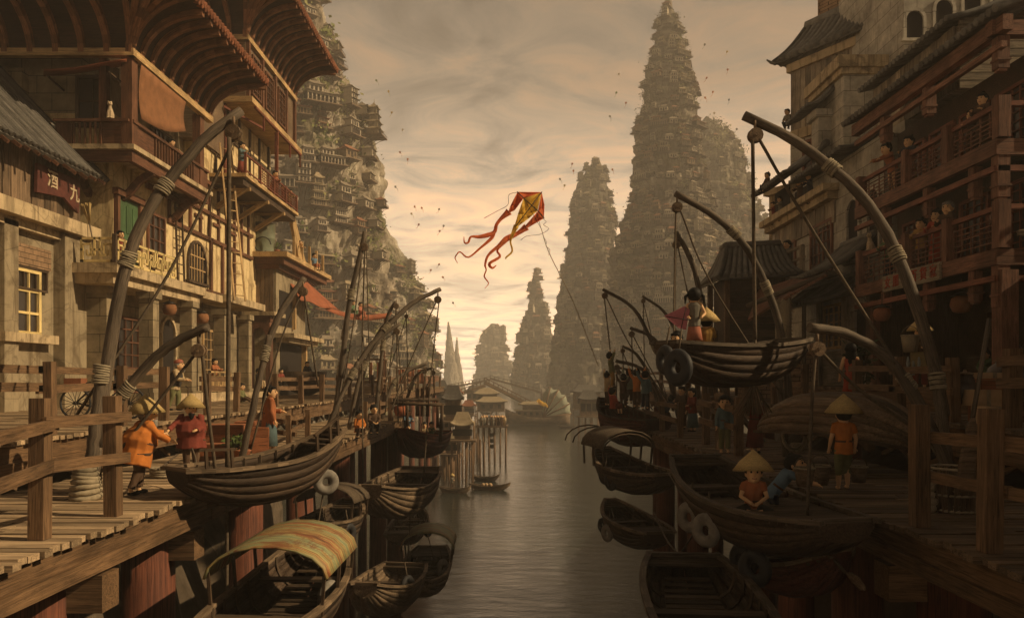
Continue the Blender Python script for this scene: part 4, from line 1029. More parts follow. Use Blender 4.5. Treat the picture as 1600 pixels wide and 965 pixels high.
t=thing('name_board','long carved name board with red characters under the lower balcony','sign',(14.3,30,17.4))
ua=RB.uv(1381,440,.2)[0]; ub=RB.uv(1470,430,.2)[0]
part('board',t,M['plankr'],lambda m:RB.box(m,ua,17.28,ub,17.88,.17,.25))
letters('女朋口百货家',RB,ua+.42,17.58,.262,.46,'signr',t,(ub-ua-.8)/5)
# shop underneath
SHP=Plane((18.6,0,0),(0,-1,0))
part('shelf',rh,M['darkwood'],lambda m:(m.box2((17.6,24.4,14.75),(18.58,31,14.85)),m.box2((18.2,25,16.0),(18.58,28,16.08)),m.box2((17.5,24.4,13.7),(17.6,30.8,14.7))))
t=thing('wall_shrine','small gabled wall shrine with a green jar in the dark shop','shrine',(18.5,30,15.4))
part('cabinet',t,M['darkwood'],lambda m:(m.box2((18.2,29.4,15.3),(18.58,30.7,15.38)),m.box2((18.2,29.4,15.38),(18.55,29.5,16.5)),m.box2((18.2,30.6,15.38),(18.55,30.7,16.5)),m.prism([V((18.15,29.2,16.5)),V((18.15,30.9,16.5)),V((18.15,30.05,17.0))],(.4,0,0))))
part('jar',t,M['leafd'],lambda m:m.lathe((18.35,30.1,15.38),[(.0,0),(.1,.02),(.14,.14),(.06,.24),(.09,.28),(.0,.28)],10))
def lantern(label,p,s=.4,mat='canvas'):
    t=thing('hanging_lantern',label,'lantern',p); p=V(p)
    part('shade',t,M[mat],lambda m:m.lathe(p,[(s*.35,-.9*s),(s*.75,-.75*s),(s,-.1*s),(s*.85,.5*s),(s*.4,.75*s)],12))
    part('cap',t,M['iron'],lambda m:m.lathe(p,[(s*.95,.72*s),(s*.5,.95*s),(s*.15,1.1*s),(.01,1.15*s)],10)); part('cord',t,M['ropedark'],lambda m:m.tube([p+V((0,0,1.1*s)),p+V((0,0,2.3*s))],.02,4))
    return t
lantern('round paper lantern hanging in front of the dark shop',P(1502,474,27),.36); lantern('capped iron lantern hanging beside the fisherman',P(1378,490,30),.32,'pot')
lantern('round paper lantern under the slab beside the grey column',P(265,482,38.2),.34); lantern('paper lantern under the slab above the woman at the doorway',P(316,496,43),.36)
lantern('small red lantern at the far tip of the sunlit walkway',P(626,640,43),.38,'awning')

# ------------------------------------------------------------------ shaded side: grey stone house, bay, rotated tower house, grey tower
sg=thing('grey_stone_house','grey stone house with arched windows and a long stone ledge','house',(17,40,ZUR))
S1=Plane((15.8,0,0),(0,-1,0))
part('wall',sg,M['stoneg'],lambda m:(m.box2((15.8,34.0,12.8),(27,48.5,24.4)),m.box2((16.6,33.8,24.4),(27,46,24.9))))
archwin(S1,sg,0,0,0,0,'stoneg',uv=(-37.5,19.4,-36.3,22.2)); archwin(S1,sg,0,0,0,0,'stoneg',uv=(-35.3,19.4,-34.3,22.2))
archwin(S1,sg,0,0,0,0,'stoneg',uv=(-36.6,14.2,-35.4,17.4))
part('ledge',sg,M['slab'],lambda m:(m.box2((15.0,38.6,23.05),(15.8,48.6,23.4)),m.box2((15.3,38.8,22.7),(15.8,48.5,23.05))))
part('upper_opening',sg,M['dark'],lambda m:(S1.box(m,-48,23.45,-45.4,25.0,.01,.04),S1.box(m,-44.6,23.45,-42.4,24.3,.01,.04)))
part('boarding',sg,M['plankr'],lambda m:[S1.box(m,-47.8+.4*i,21.6,-47.43+.4*i,22.7,.01,.08+rnd(0,.03)) for i in range(22)])
lattice(S1,sg,0,0,0,0,5,5,'redr',uv=(-42.2,19.3,-39.3,21.9),fw=.15,bw=.07); lattice(S1,sg,0,0,0,0,3,4,'redr',uv=(-46.6,19.3,-44.4,21.7),fw=.15,bw=.07)
lattice(S1,sg,0,0,0,0,4,5,'goldwood',uv=(-40.4,15.4,-37.9,17.6),fw=.14,bw=.05)
part('door',sg,M['plankr'],lambda m:(S1.box(m,-40.5,13.05,-37.8,15.3,.01,.1),S1.box(m,-40.9,13.05,-40.5,17.8,.012,.25),S1.box(m,-37.8,13.05,-37.4,17.8,.012,.25)))
part('balcony_floor',sg,M['plankr'],lambda m:m.box2((13.9,38.5,18.95),(15.8,48,19.15)))
for y in (38.6,41.7,44.8,47.8): part('balcony_post',sg,M['plankr'],lambda m:m.box2((13.9,y-.1,19.15),(14.1,y+.1,20.4)))
part('balcony_rail',sg,M['plankr'],lambda m:(m.tube([(14,38.5,20.35),(14,43,20.42),(14,48,20.35)],.09,6),m.tube([(14,38.3,19.8),(14,43,19.75),(14,48,19.8)],.08,6)))
part('eave_roof',sg,M['tiler'],lambda m:(tiles(m,(14.6,43.2,25.0),(14.6,48.8,25.0),(17.0,43.2,26.6),(17.0,48.8,26.6),.34,.12),))
part('canopy_roof',sg,M['tiler'],lambda m:tiles(m,(13.2,34.6,18.55),(13.2,38.2,18.55),(15.8,34.6,20.2),(15.8,38.2,20.2),.32,.11))
part('canopy_roof',sg,M['tiler'],lambda m:tiles(m,(13.0,35.2,17.3),(13.0,43.0,17.3),(15.75,35.2,18.6),(15.75,43.0,18.6),.34,.11,.3))
for y in (36.2,41.8): part('canopy_pole',sg,M['pole'],lambda m:m.tube([(13.2,y,13.05),(13.22,y,17.3)],.1,7))
part('curved_roof',sg,M['tiler'],lambda m:tiles(m,(14.7,36.0,24.3),(14.7,42.5,24.3),(17.2,36.6,25.6),(17.2,42.2,25.6),.34,.11,.35))
by=thing('stone_bay','tall plain grey stone bay with a bracketed cornice','building',(18,44,ZUR))
part('wall',by,M['stoneg'],lambda m:m.box2((17.4,42.0,24.4),(23.5,46.4,30.2)))
part('cornice',by,M['slab'],lambda m:(m.box2((17.0,41.6,30.2),(23.8,46.6,30.8)),m.box2((17.2,41.8,29.9),(23.6,46.5,30.2))))
part('pilaster',by,M['stoneg'],lambda m:(m.box2((16.7,43.6,24.4),(17.4,44.6,28.2)),m.box2((16.5,43.4,28.2),(17.4,44.8,28.6))))
part('door_opening',by,M['dark'],lambda m:m.box2((17.3,45.0,24.6),(17.42,46.0,27.6)))
part('small_roof',by,M['tiler'],lambda m:tiles(m,(15.9,43.2,28.7),(15.9,46.4,28.7),(17.4,43.2,29.6),(17.4,46.4,29.6),.3,.1))
# rotated tower house: front runs from A (far) to B (near)
A_=V((17.4,50.0,0)); B_=V((20.7,44.2,0)); ud=(B_-A_).normalized(); TH=Plane(A_,ud); Lw=(B_-A_).length
tw=thing('corner_tower_house','weathered tower house with upswept tile roof and a brick attic','house',(19,48,ZUR))
def tb(m,u0,v0,u1,v1,w0,w1): TH.box(m,u0,v0,u1,v1,w0,w1)
part('wall',tw,M['stoneg'],lambda m:(tb(m,0,13,Lw,28.7,-7,0),))
part('boarding',tw,M['plankr'],lambda m:(tb(m,.05,29.3,Lw,33.4,-7,-.08),[tb(m,.05+.38*i,29.3,.40+.38*i,33.3,-.08,rnd(0,.05)) for i in range(int(Lw/.38))]))
part('cornice',tw,M['slab'],lambda m:(tb(m,-.1,28.7,Lw+.1,29.3,-7,.2),tb(m,-.1,33.0,Lw+.1,33.5,-6.9,.25)))
part('roof',tw,M['tiler'],lambda m:(tiles(m,TH.pt(-.7,33.7,.7),TH.pt(Lw+.5,33.5,.7),TH.pt(.3,36.0,-1.2),TH.pt(Lw+.2,36.0,-1.2),.52,.2,.25),tiles(m,TH.pt(-.7,33.7,-7),TH.pt(-.7,33.7,.7),TH.pt(.3,36.0,-7),TH.pt(.3,36.0,-1.2),.52,.2,.25)))
part('eave_tips',tw,M['tiler'],lambda m:[m.tube(bez([TH.pt(-.1,33.9,.2),TH.pt(-.7,33.75,.7),TH.pt(-1.0,34.0,1.0)],6),[.14,.14,.13,.12,.1,.07,.05][:7],6)])
part('attic',tw,M['brick'],lambda m:tb(m,1.0,35.6,Lw-1.2,38.2,-6,-1.3))
part('attic_roof',tw,M['tiler'],lambda m:(tiles(m,TH.pt(.5,38.1,-.9),TH.pt(Lw-.6,38.5,-.9),TH.pt(.9,39.6,-3.2),TH.pt(Lw-.9,39.6,-3.2),.32,.12,.2)))
lattice(TH,tw,0,0,0,0,4,4,'redr2',uv=(1.0,26.2,3.6,28.5),fw=.16,bw=.07)
part('ledge',tw,M['slab'],lambda m:(tb(m,-1.1,25.4,4.2,25.8,-6,1.2),tb(m,-.9,22.6,4.2,25.4,-6,.9)))
gt=thing('grey_tower','tall grey stone tower with narrow arched windows high up','tower',(23,41,ZUR))
GT=Plane((0,40,0),(1,0,0))
part('wall',gt,M['stoneg'],lambda m:(m.box2((19.6,40.0,24),(29,48,36.5))))
for px in (1428,1474,1518,1562): 
    u=GT.uv(px,40)[0]; archwin(GT,gt,0,0,0,0,'stoneg',uv=(u-.42,30.9,u+.42,32.3+(px-1428)*.012))
bg_=thing('boarded_gable','boarded attic storey with ragged tiles above the red roof','building',(17,34,24))
BGp=Plane((16.8,0,0),(0,-1,0))
part('boarding',bg_,M['plankr'],lambda m:(m.box2((16.85,30.2,24.9),(24,37.0,27.3)),[BGp.box(m,-37+.42*i,24.9,-36.6+.42*i,27.3,.0,.05+rnd(0,.04)) for i in range(16)]))
part('side_boarding',bg_,M['plankr'],lambda m:[m.box2((16.85,30.1,24.9+.3*i),(19.6,30.2+rnd(0,.04),25.17+.3*i)) for i in range(9)])
part('roof',bg_,M['tiler'],lambda m:tiles(m,(16.2,29.9,27.35),(16.2,37.4,27.35),(20.0,29.9,29.0),(20.0,37.4,29.0),.33,.12))

# ------------------------------------------------------------------ tiled pavilion on stilts at the water side
pv=thing('tiled_pavilion','small wooden pavilion with an upcurved grey tile roof','pavilion',(12,41,ZUR))
part('roof',pv,M['tiler'],lambda m:(tiles(m,(9.9,38.4,18.75),(13.9,38.4,19.0),(10.9,40.6,20.6),(13.6,40.6,20.7),.33,.12,.3),tiles(m,(9.9,42.8,18.75),(9.9,38.4,18.75),(10.9,41.4,20.6),(10.9,40.6,20.6),.33,.12,.3)))
part('wall',pv,M['darkwood'],lambda m:(m.box2((10.7,39.2,15.2),(13.6,42.4,19.0)),[m.box2((10.6+.0,39.1,15.4+.32*i),(13.6,39.2,15.68+.32*i)) for i in range(10)]))
for x,y in ((10.5,39.1),(13.5,39.1),(10.5,42.4)): part('post',pv,M['post'],lambda m:m.box2((x-.12,y-.12,13.05),(x+.12,y+.12,18.9)))
part('lean_to_roof',pv,M['redr'],lambda m:(m.sheet([[P(1168,500,37),P(1230,462,34),P(1290,428,33)],[P(1185,452,39.0),P(1240,435,37.5),P(1292,420,37)]],th=.1,smooth=False)))
part('lean_to_pole',pv,M['pole'],lambda m:m.tube([P(1168,478,36.8),P(1292,428,33.2)],.12,6))
part('brick_base',pv,M['brick'],lambda m:m.box2((11.0,36.6,13.05),(14.0,39.0,15.2)))

# house added out of view beside the camera to keep the near quay shaded
nb=thing('unseen_shade_house','unseen boarded house added to shade the near quay','house',(17,10,ZUR))
part('wall',nb,M['darkwood'],lambda m:(m.box2((16.6,-16,12.9),(30,22.2,20.9)),))
NBp=Plane((16.6,0,0),(0,-1,0))
part('boarding',nb,M['plankr'],lambda m:[NBp.box(m,-22+.5*i,13,-21.53+.5*i,20.7,.01,.06+rnd(0,.03)) for i in range(75)])
part('roof',nb,M['tiler'],lambda m:tiles(m,(15.6,-16.4,20.9),(15.6,22.5,20.9),(21,-16.4,22.6),(21,22.5,22.6),.36,.13))
for u in (-20,-15,-10,-5): lattice(NBp,nb,0,0,0,0,4,5,'redr',uv=(u,16.5,u+2,19.1),w=.1)
# ------------------------------------------------------------------ boats
def canopy_arch(x0,x1,hw,z,hh,sag=.0,n=9,shift=0):
    return [[V((x0+(x1-x0)*j/6, math.cos(math.pi*i/n)*hw, z+math.sin(math.pi*i/n)*hh-sag*math.sin(math.pi*j/6))) for j in range(7)] for i in range(n+1)]
def boat(label,stern,bow,beam,depth,mat='hull',ew=.6,bw=.35,rs=.18,rb=.4,thw=(.3,.55),fore=.2,aft=.15,canopy=None,flip=False,rail=False,inside='hullin',name='sampan',group=None,gun='hullpale',hoops=False):
    stern=V(stern); bow=V(bow); L=(bow-stern).length; d=bow-stern
    t=thing(name,label,'boat',(stern+bow)/2,group)
    rz=math.atan2(d.y,d.x); pit=-math.atan2(d.z,math.hypot(d.x,d.y))
    t.rotation_euler=(math.pi if flip else 0,pit if not flip else 0,rz); WLOC[t.name]=V((0,0,0))
    B=beam/2; n=16
    def hw(s):
        e=ew if s<.5 else bw; q=abs(2*s-1); return B*(1-(1-e)*q**2.4)
    def zz(s): q=2*s-1; return (rb if q>0 else rs)*q*q
    def kz(s): q=abs(2*s-1); return zz(s)-depth*(1-.62*q**3)
    prof=[(1.0,0),(.985,.22),(.95,.42),(.86,.66),(.66,.88),(.36,1.0),(0,1.02)]
    def pt(s,k,sg,off=0): 
        w_,q=prof[k]; z=zz(s)+(kz(s)-zz(s))*q; return V((-L/2+L*s, sg*(hw(s)*w_+off), z))
    m=MB()
    for sg in (1,-1):
        for k in range(len(prof)-1):
            rows=[[pt(s/n,k,sg,.012 if k%2 else 0) for s in range(n+1)],[pt(s/n,k+1,sg,.012 if k%2 else 0) for s in range(n+1)]]
            if sg<0: rows=rows[::-1]
            o=len(m.g); m.sheet(rows,0,.035,True); off=V((rnd(0,50),rnd(0,50),0))
    for s in (0,1):
        ring=[pt(s,k,1) for k in range(7)]+[pt(s,k,-1) for k in range(5,-1,-1)]
        m.prism(ring,(.05 if s==0 else -.05,0,0))
    m.build('hull',M[mat],t)
    m=MB()
    for sg in (1,-1): 
        pts=[V((-L/2+L*s/n*1.03-L*.015,sg*hw(s/n),zz(s/n)+.03)) for s in range(n+1)]
        for a,b in zip(pts,pts[1:]): m.beam(a,b+(b-a)*.04,.11,.07)
    for s in (.01,.99): m.beam((-L/2+L*s,-hw(s)-.04,zz(s)+.035),(-L/2+L*s,hw(s)+.04,zz(s)+.035),.1,.075)
    m.build('gunwale',M[gun],t)
    if flip: return t
    m=MB(); x=.1
    while x<.9:
        z=kz(x)+.14; w_=hw(x)*.55; m.box((-L/2+L*x,0,z),(L*.036,w_*2,.03)); x+=.04
    m.build('floor',M[inside],t)
    for s in thw: part('thwart',t,M[inside],lambda m:m.box((-L/2+L*s,0,zz(s)-depth*.22),(.24,hw(s)*1.9,.05)))
    for nm,a,b in (('stern_deck',0,aft),('foredeck',1-fore,1)):
        if b-a<.03: continue
        def f(m):
            k=max(3,int((b-a)*L/.16))
            for i in range(k):
                s=a+(b-a)*(i+.5)/k; m.box((-L/2+L*s,0,zz(s)-.045),((b-a)*L/k-.012,hw(s)*1.94,.04))
        part(nm,t,M[inside],f)
    for i in range(1,8):
        x=.1+.8*i/8; q=[pt(x,k,1,-.05) for k in range(6)]+[pt(x,6,1)+V((0,0,.06))]+[pt(x,k,-1,-.05) for k in range(5,-1,-1)]
        part('rib',t,M[inside],lambda m:m.tube([p_+V((0,0,.03)) for p_ in q],.03,4,smooth=False,cap=False))
    if rail:
        for s in (.08,.2,.72,.84,.93): part('rail_post',t,M['darkwood'],lambda m:m.box((-L/2+L*s,-hw(s),zz(s)+.2),(.05,.05,.4)))
        part('rail',t,M['darkwood'],lambda m:(m.beam((-L/2+L*.05,-hw(.05),zz(.05)+.4),(-L/2+L*.22,-hw(.22),zz(.22)+.4),.05,.05),m.beam((-L/2+L*.7,-hw(.7),zz(.7)+.4),(-L/2+L*.95,-hw(.95),zz(.95)+.4),.05,.05)))
    if canopy:
        s0,s1,hh,cm=canopy; x0=-L/2+L*s0; x1=-L/2+L*s1; w_=max(hw(s0),hw(s1),B*.85)+.08
        z0=zz((s0+s1)/2)+.35
        part('canopy',t,M[cm],lambda m:m.sheet(canopy_arch(x0,x1,w_,z0+.15,hh),th=.035))
        for x in (x0+.08,(x0+x1)/2,x1-.08):
            for sg in (1,-1): part('canopy_post',t,M['darkwood'],lambda m:m.beam((x,sg*(w_-.08),z0-.45),(x,sg*(w_-.03),z0+.25),.05,.05))
        if hoops: part('canopy_hoop',t,M['darkwood'],lambda m:[m.tube([V((x,math.cos(math.pi*i/8)*(w_-.05),z0+.12+math.sin(math.pi*i/8)*(hh-.05))) for i in range(9)],.025,5) for x in (x0+.05,x1-.05,x1+(x1-x0)*.5,x1+(x1-x0)*.9)])
    return t
def tyre(label,p,nrm,r=.27,mat='tyre',group=None):
    nrm=V(nrm).normalized(); p=V(p)+nrm*(.2 if 'pale tyre' in label and 'seated' in label else .08); a=nrm.orthogonal().normalized(); b=nrm.cross(a)
    t=thing('tyre_fender',label,'tyre',p,group); rt=r*.36
    def f(m):
        nu,nv=18,8; vs=[];fs=[]
        for i in range(nu):
            t_=2*math.pi*i/nu; c=p+(a*math.cos(t_)+b*math.sin(t_))*(r-rt); e=(a*math.cos(t_)+b*math.sin(t_))
            for j in range(nv): q=2*math.pi*j/nv; vs.append(c+e*rt*math.cos(q)+nrm*rt*.75*math.sin(q))
        for i in range(nu):
            for j in range(nv): fs.append((i*nv+j,((i+1)%nu)*nv+j,((i+1)%nu)*nv+(j+1)%nv,i*nv+(j+1)%nv))
        m.add(vs,fs,0,None,True)
    part('tread',t,M[mat],f); part('tie_rope',t,M['ropedark'],lambda m:m.tube([p+V((0,0,r-.1)),p+V((0,0,r+.35))-nrm*.1],.02,5)); return t

boat('large dark sampan hung beside the men in conical hats',P(277,744,14.5),P(527,702,17.2),1.55,.78,'hull',.55,.3,.1,.42,(.42,.6),.16,.3,rail=True)
boat('sampan with a patched green tin roof hung below the sunlit quay',P(352,1012,11.0),P(508,866,16.8),1.85,.7,'hull',.6,.3,.1,.5,(.2,.32,.7),.15,.08,canopy=(.30,.72,.5,'tin'))
boat('dark canopied sampan in the shade between two red piles',P(476,826,21),P(549,797,25.5),1.6,.75,'hull',.5,.3,.1,.35,(.3,.6),.15,.1,canopy=(.35,.75,.45,'ropedark'))
boat('broad brown boat hung in front of three red piles',P(659,736,31),P(580,782,25),2.3,1.05,'hullpale',.6,.3,.15,.45,(.3,.55,.7),.12,.12,gun='hullpale')
boat('small open rowboat with lit planks hung over the canopied boat',P(626,838,28.2),P(650,800,33.5),1.35,.6,'hullpale',.8,.15,.05,.35,(.3,.5,.7),.1,.25,inside='hullpale')
boat('pale sampan hung low with its square bow toward the quay',P(634,886,24.8),P(570,934,20.8),1.8,.85,'hullpale',.7,.35,.1,.35,(.35,),.1,.06)
boat('hung boat with a striped green curved roof beyond the pale sampan',P(676,858,30),P(650,922,24),1.65,.7,'hullpale',.6,.4,.1,.25,(.5,.65),.1,.2,canopy=(.08,.42,.55,'tin'))
boat('red brown boat hung at the quay tip carrying four children',P(688,676,46.5),P(628,684,40.0),2.2,1.2,'hullred',.6,.2,.1,.45,(.4,),.1,.1,gun='redrail')
boat('brown boat hung high with three children and a pink kite aboard',P(1240,541,17.8),P(1041,546,15.9),1.6,.82,'hull',.55,.45,.12,.12,(.3,.55),.1,.25,gun='pole')
boat('crowded tall bowed boat at the tip of the shaded quay',P(1030,660,33.5),P(944,642,37),2.3,1.25,'hullred',.6,.25,.1,.6,(.4,),.15,.3,gun='hull')
boat('dark hooped sampan with papers lying inside below the crowd',P(1042,748,23),P(940,718,26.5),1.7,.7,'hull',.5,.3,.1,.4,(.45,.7),.15,.2,canopy=(.55,.92,.55,'ropedark'),hoops=True)
boat('empty dark rowboat hung under the hooped sampan',P(1030,836,22.8),P(954,794,27),1.5,.7,'hull',.6,.2,.05,.3,(.4,.62),.12,.3)
boat('old sampan carrying the seated boy in the conical hat',P(1085,742,17.0),P(1322,838,11.6),1.95,.75,'hull',.5,.45,.4,.2,(.22,),.55,.06,gun='pole',rail=False)
boat('red brown hull half hidden below the boy and his sampan',P(1185,868,15.5),P(1318,888,13.6),1.4,.6,'hullred',.6,.3,.1,.3,(.4,),.2,.2)
boat('flat plank punt hung lowest between the shaded piles',P(1068,872,14.6),P(1150,1035,9.5),1.75,.6,'hull',.68,.7,.05,.05,(.55,),.06,.09,gun='pole')
boat('overturned weathered hull lying on the shaded quay',V((7.0,21.6,12.75)),V((9.0,17.4,12.65)),2.0,.95,'plankw',.5,.25,.1,.25,flip=True,gun='darkwood')
TY=[('tyre hanging off the stern of the large dark sampan',P(508,752,16.5),(.5,-1,0),0.27,'tyrew'),
('tyre at the very bow of the boat with the pink kite',P(1045,562,15.5),(-1,-.35,0),.30,'tyre'),('bigger tyre beside the bow tyre of the boat with the pink kite',P(1064,574,15.0),(-.9,-.6,0),.36,'tyre'),
('pale tyre high on the side of the seated boy and his sampan',P(1088,806,15.2),(-1,-.7,0),.3,'tyrew'),('pale tyre nearer the middle of the seated boy and his sampan',P(1114,826,14.2),(-1,-.8,0),.31,'tyrew'),
('dark tyre under the hull of the seated boy and his sampan',P(1167,872,13.8),(-1,-.8,0),.3,'tyre'),('second dark tyre tucked below the seated boy and his sampan',P(1184,886,13.2),(-1,-.8,0),.32,'tyre'),
('small tyre on the bow of the hooped sampan',P(948,742,25.3),(-1,-.5,0),.3,'tyre'),('small tyre on the side of the hooped sampan',P(958,751,24.5),(-1,-.6,0),.3,'tyre'),
('pale tyre on the bow of the empty dark rowboat',P(952,832,25),(-1,-.6,0),.28,'tyrew'),('dark tyre on the bow of the empty dark rowboat',P(945,820,26),(-1,-.5,0),.26,'tyre'),
('tyre between the pale sampan and the striped roof boat',P(633,914,22.3),(1,-.6,0),.3,'tyre'),('tyre on the outer side of the striped roof boat',P(688,886,27),(1,-.5,0),.32,'tyrew'),
('tyre hung from the tin roofed sampan bow',P(509,930,14.6),(1,-.5,0),.3,'tyrew'),('tyre on the stern of the dark canopied sampan',P(541,832,22.5),(1,-.6,0),.3,'tyre'),
('tyre on the lit end of the small open rowboat',P(666,826,30),(1,-.5,0),.3,'tyre')]
for l,p,n_,r_,m_ in TY: tyre(l,p,n_,r_,m_)

# ------------------------------------------------------------------ boat cranes
def crane(label,poles,lash,pulley,ropes,r=.13,tip=.8,pr=.16,group=None,foot=None):
    """poles: lists of (px,py,Y); lash: (pole, fraction); ropes: lists of (px,py,Y) or vectors"""
    q=lambda p: V(p) if isinstance(p,V) else P(*p)
    r*=.8; t=thing('boat_crane',label,'crane',q(poles[0][0]),group); curves=[]
    for k,pl in enumerate(poles):
        c=bez([q(p) for p in pl],22); n=len(c); curves.append(c)
        part('lower_pole' if k==0 and len(poles)>1 else 'boom',t,M['pole'],lambda m:m.tube([p+V((rnd(-.012,.012),0,rnd(-.012,.012))) for p in c],[r*(1-(1-tip)*i/(n-1))*rnd(.96,1.05) for i in range(n)],9))
    for k,fr,ln in lash:
        c=curves[k]; i=min(len(c)-2,int(fr*(len(c)-1))); a=c[i]; d=(c[i+1]-c[i]).normalized()
        def f(m):
            nn=max(4,int(ln/.042))
            for j in range(nn):
                p=a+d*(j-nn/2)*ln/nn; u=d.orthogonal().normalized(); v=d.cross(u); rr=r*1.10*rnd(.97,1.06); tl=d*rnd(-.02,.02)
                m.tube([p+u*math.cos(x)*rr+v*math.sin(x)*rr+tl*math.cos(x) for x in [2*math.pi*s/10 for s in range(11)]],ln/nn*.5,5,cap=False)
        part('lashing',t,M['lash'],f)
    if foot:
        p=q(foot); part('foot_lashing',t,M['lash'],lambda m:[m.tube([p+V((math.cos(x)*(.24-.012*j),math.sin(x)*(.24-.012*j),.05+.085*j+.03*math.sin(x+j))) for x in [2*math.pi*s/12 for s in range(13)]],.055,5,cap=False) for j in range(8)])
    if pulley:
        p=q(pulley); pr*=.8; d=V((1,.25,0)).normalized()
        def f(m):
            for s in (-1,1): m.tube([p+V((0,s*.03,0)),p+V((0,s*.09,0))],[pr,pr*.95],12)
            m.tube([p-V((0,.07,0)),p+V((0,.07,0))],pr*.75,10); m.tube([p-V((0,.12,0)),p+V((0,.12,0))],pr*.22,8)
            m.tube([p+V((0,0,pr*.9)),p+V((0,0,pr*2.0))],.03,5)
        part('pulley',t,M['plankw'],f)
    for rp_ in ropes:
        rr=rp_[0]; pts=[q(p) for p in rp_[1:]]
        if len(pts)==2: a,b=pts; s=.012*(a-b).length*(abs(a.x-b.x)/(a-b).length); pts=[a.lerp(b,i/8)-V((0,0,s*math.sin(math.pi*i/8))) for i in range(9)]
        else: pts=bez(pts,12)
        part('rope',t,M['ropedark'],lambda m:m.tube(pts,rr,5))
    return t
def HANG(p): return p
crane('tallest boat crane of the sunlit quay with a thick hanging rope',[[(134,779,14.5),(146,690,14.5),(159,572,14.6)],[(150,690,14.75),(164,600,14.8),(190,440,14.95),(222,350,15.1),(258,290,15.3),(315,222,15.6),(377,172,15.9)]],[(0,.96,.35),(1,.42,.3),(1,.72,.28)],(365,208,15.7),[(.045,(358,215,15.6),(357,500,15.6),(355,735,15.6)),(.035,(355,735,15.6),(354,1000,15.6)),(.03,(368,212,15.7),(262,430,15.3),(112,660,14.6)),(.02,(365,195,15.7),(368,180,15.8))],.15,.8,.2,foot=(134,779,14.5))
crane('low bent boat crane leaning over the man in orange',[[(150,772,14.9),(152,700,14.9)],[(150,700,15.0),(188,622,15.0),(245,556,15.0),(285,528,15.0),(326,511,15.0)]],[(1,.3,.3)],(311,548,15.0),[(.035,(316,552,15),(325,640,15),(337,738,15.2)),(.03,(306,552,15),(190,700,14.9),(150,745,14.9)),(.02,(311,532,15),(314,516,15))],.125,.8,.17)
crane('slim two piece boat crane beside the terracotta crates',[[(376,727,20.2),(398,625,20.3),(421,524,20.6)],[(414,548,20.6),(440,486,20.8),(476,434,21.2)]],[(0,.9,.4)],(473,455,21.1),[(.025,(475,458,21.1),(497,603,21.6)),(.025,(471,458,21.1),(439,532,20.8),(392,702,20.4)),(.015,(473,447,21.1),(474,437,21.1))],.115,.85,.16)
crane('tall straight boat crane with two lashings past the braided woman',[[(519,683,30.3),(530,600,30.3),(541,505,30.3)],[(533,590,30.2),(545,480,30.2),(571,362,30.2)]],[(0,.65,.5),(0,.95,.4),(1,.6,.4)],(569,386,30.2),[(.03,(570,388,30.2),(566,540,30.2),(567,745,28)),(.025,(567,388,30.2),(550,520,30.2),(524,670,30.2)),(.02,(572,372,30.2),(578,600,30.5))],.14,.8,.2)
crane('long curved boat crane reaching far over the canal',[[(505,688,28.0),(528,630,28.2),(560,565,28.6)],[(540,600,28.4),(573,548,28.8),(612,503,29.3),(650,470,29.8),(688,452,30.2)]],[(0,.9,.4),(1,.45,.35)],(684,468,30.1),[(.025,(682,470,30.1),(630,590,29.8),(612,640,29.5)),(.025,(686,470,30.1),(673,590,30),(662,742,29.5))],.125,.8,.18)
crane('small curved boat crane behind the long one',[[(545,671,34),(562,590,34.2),(592,532,34.6),(625,505,35)]],[(0,.45,.4)],(620,518,35),[(.025,(621,520,35),(627,600,36),(632,665,38)),(.02,(618,518,35),(565,560,34.4),(548,600,34.2))],.12,.8,.18)
crane('little arched boat crane above the children in the red boat',[[(596,654,42),(612,604,42.3),(636,580,42.8),(667,568,43.2)]],[(0,.45,.4)],(663,580,43.1),[(.03,(664,582,43),(661,640,43),(659,676,43)),(.025,(660,580,43),(610,632,42.5))],.13,.8,.18)
crane('tallest boat crane of the shaded quay holding the boat with the pink kite',[[(1478,772,15.2),(1476,690,15.2),(1462,572,15.35)],[(1474,650,15.5),(1452,540,15.6),(1414,428,15.8),(1372,342,16.1),(1322,282,16.4),(1244,222,16.8),(1162,181,17.1)]],[(0,.95,.32),(1,.42,.3),(1,.74,.32)],(1180,212,16.95),[(.04,(1176,216,16.9),(1178,400,16.9),(1180,530,16.8)),(.03,(1180,530,16.8),(1178,612,16.7)),(.035,(1184,214,16.9),(1260,345,16.6),(1478,692,15.4)),(.02,(1179,200,17),(1178,188,17))],.15,.85,.2)
crane('bent boat crane with the yellow lashing near the overturned hull',[[(1502,792,13.6),(1462,682,13.7),(1396,566,13.9)],[(1484,735,13.8),(1426,612,13.9),(1378,552,13.9),(1322,522,13.8),(1264,511,13.6)]],[(1,.3,.3)],(1277,545,13.6),[(.03,(1274,550,13.6),(1268,640,13.4),(1261,812,12.9)),(.03,(1282,549,13.6),(1345,610,13.7),(1440,676,13.8)),(.03,(1420,645,13.8),(1486,740,13.7)),(.02,(1277,530,13.6),(1275,516,13.6))],.125,.85,.16)
crane('boat crane rising beside the tiled pavilion',[[(1228,713,22.3),(1222,640,22.3),(1214,555,22.4)],[(1236,660,22.4),(1224,540,22.4),(1205,468,22.3),(1168,390,22.1),(1120,340,21.9),(1056,302,21.6)]],[(0,.9,.5),(1,.2,.5),(1,.45,.4),(1,.72,.36)],(1058,324,21.6),[(.028,(1056,330,21.6),(1054,430,21),(1053,535,19)),(.025,(1062,326,21.6),(1110,440,21.9),(1236,640,22.3))],.14,.8,.18)
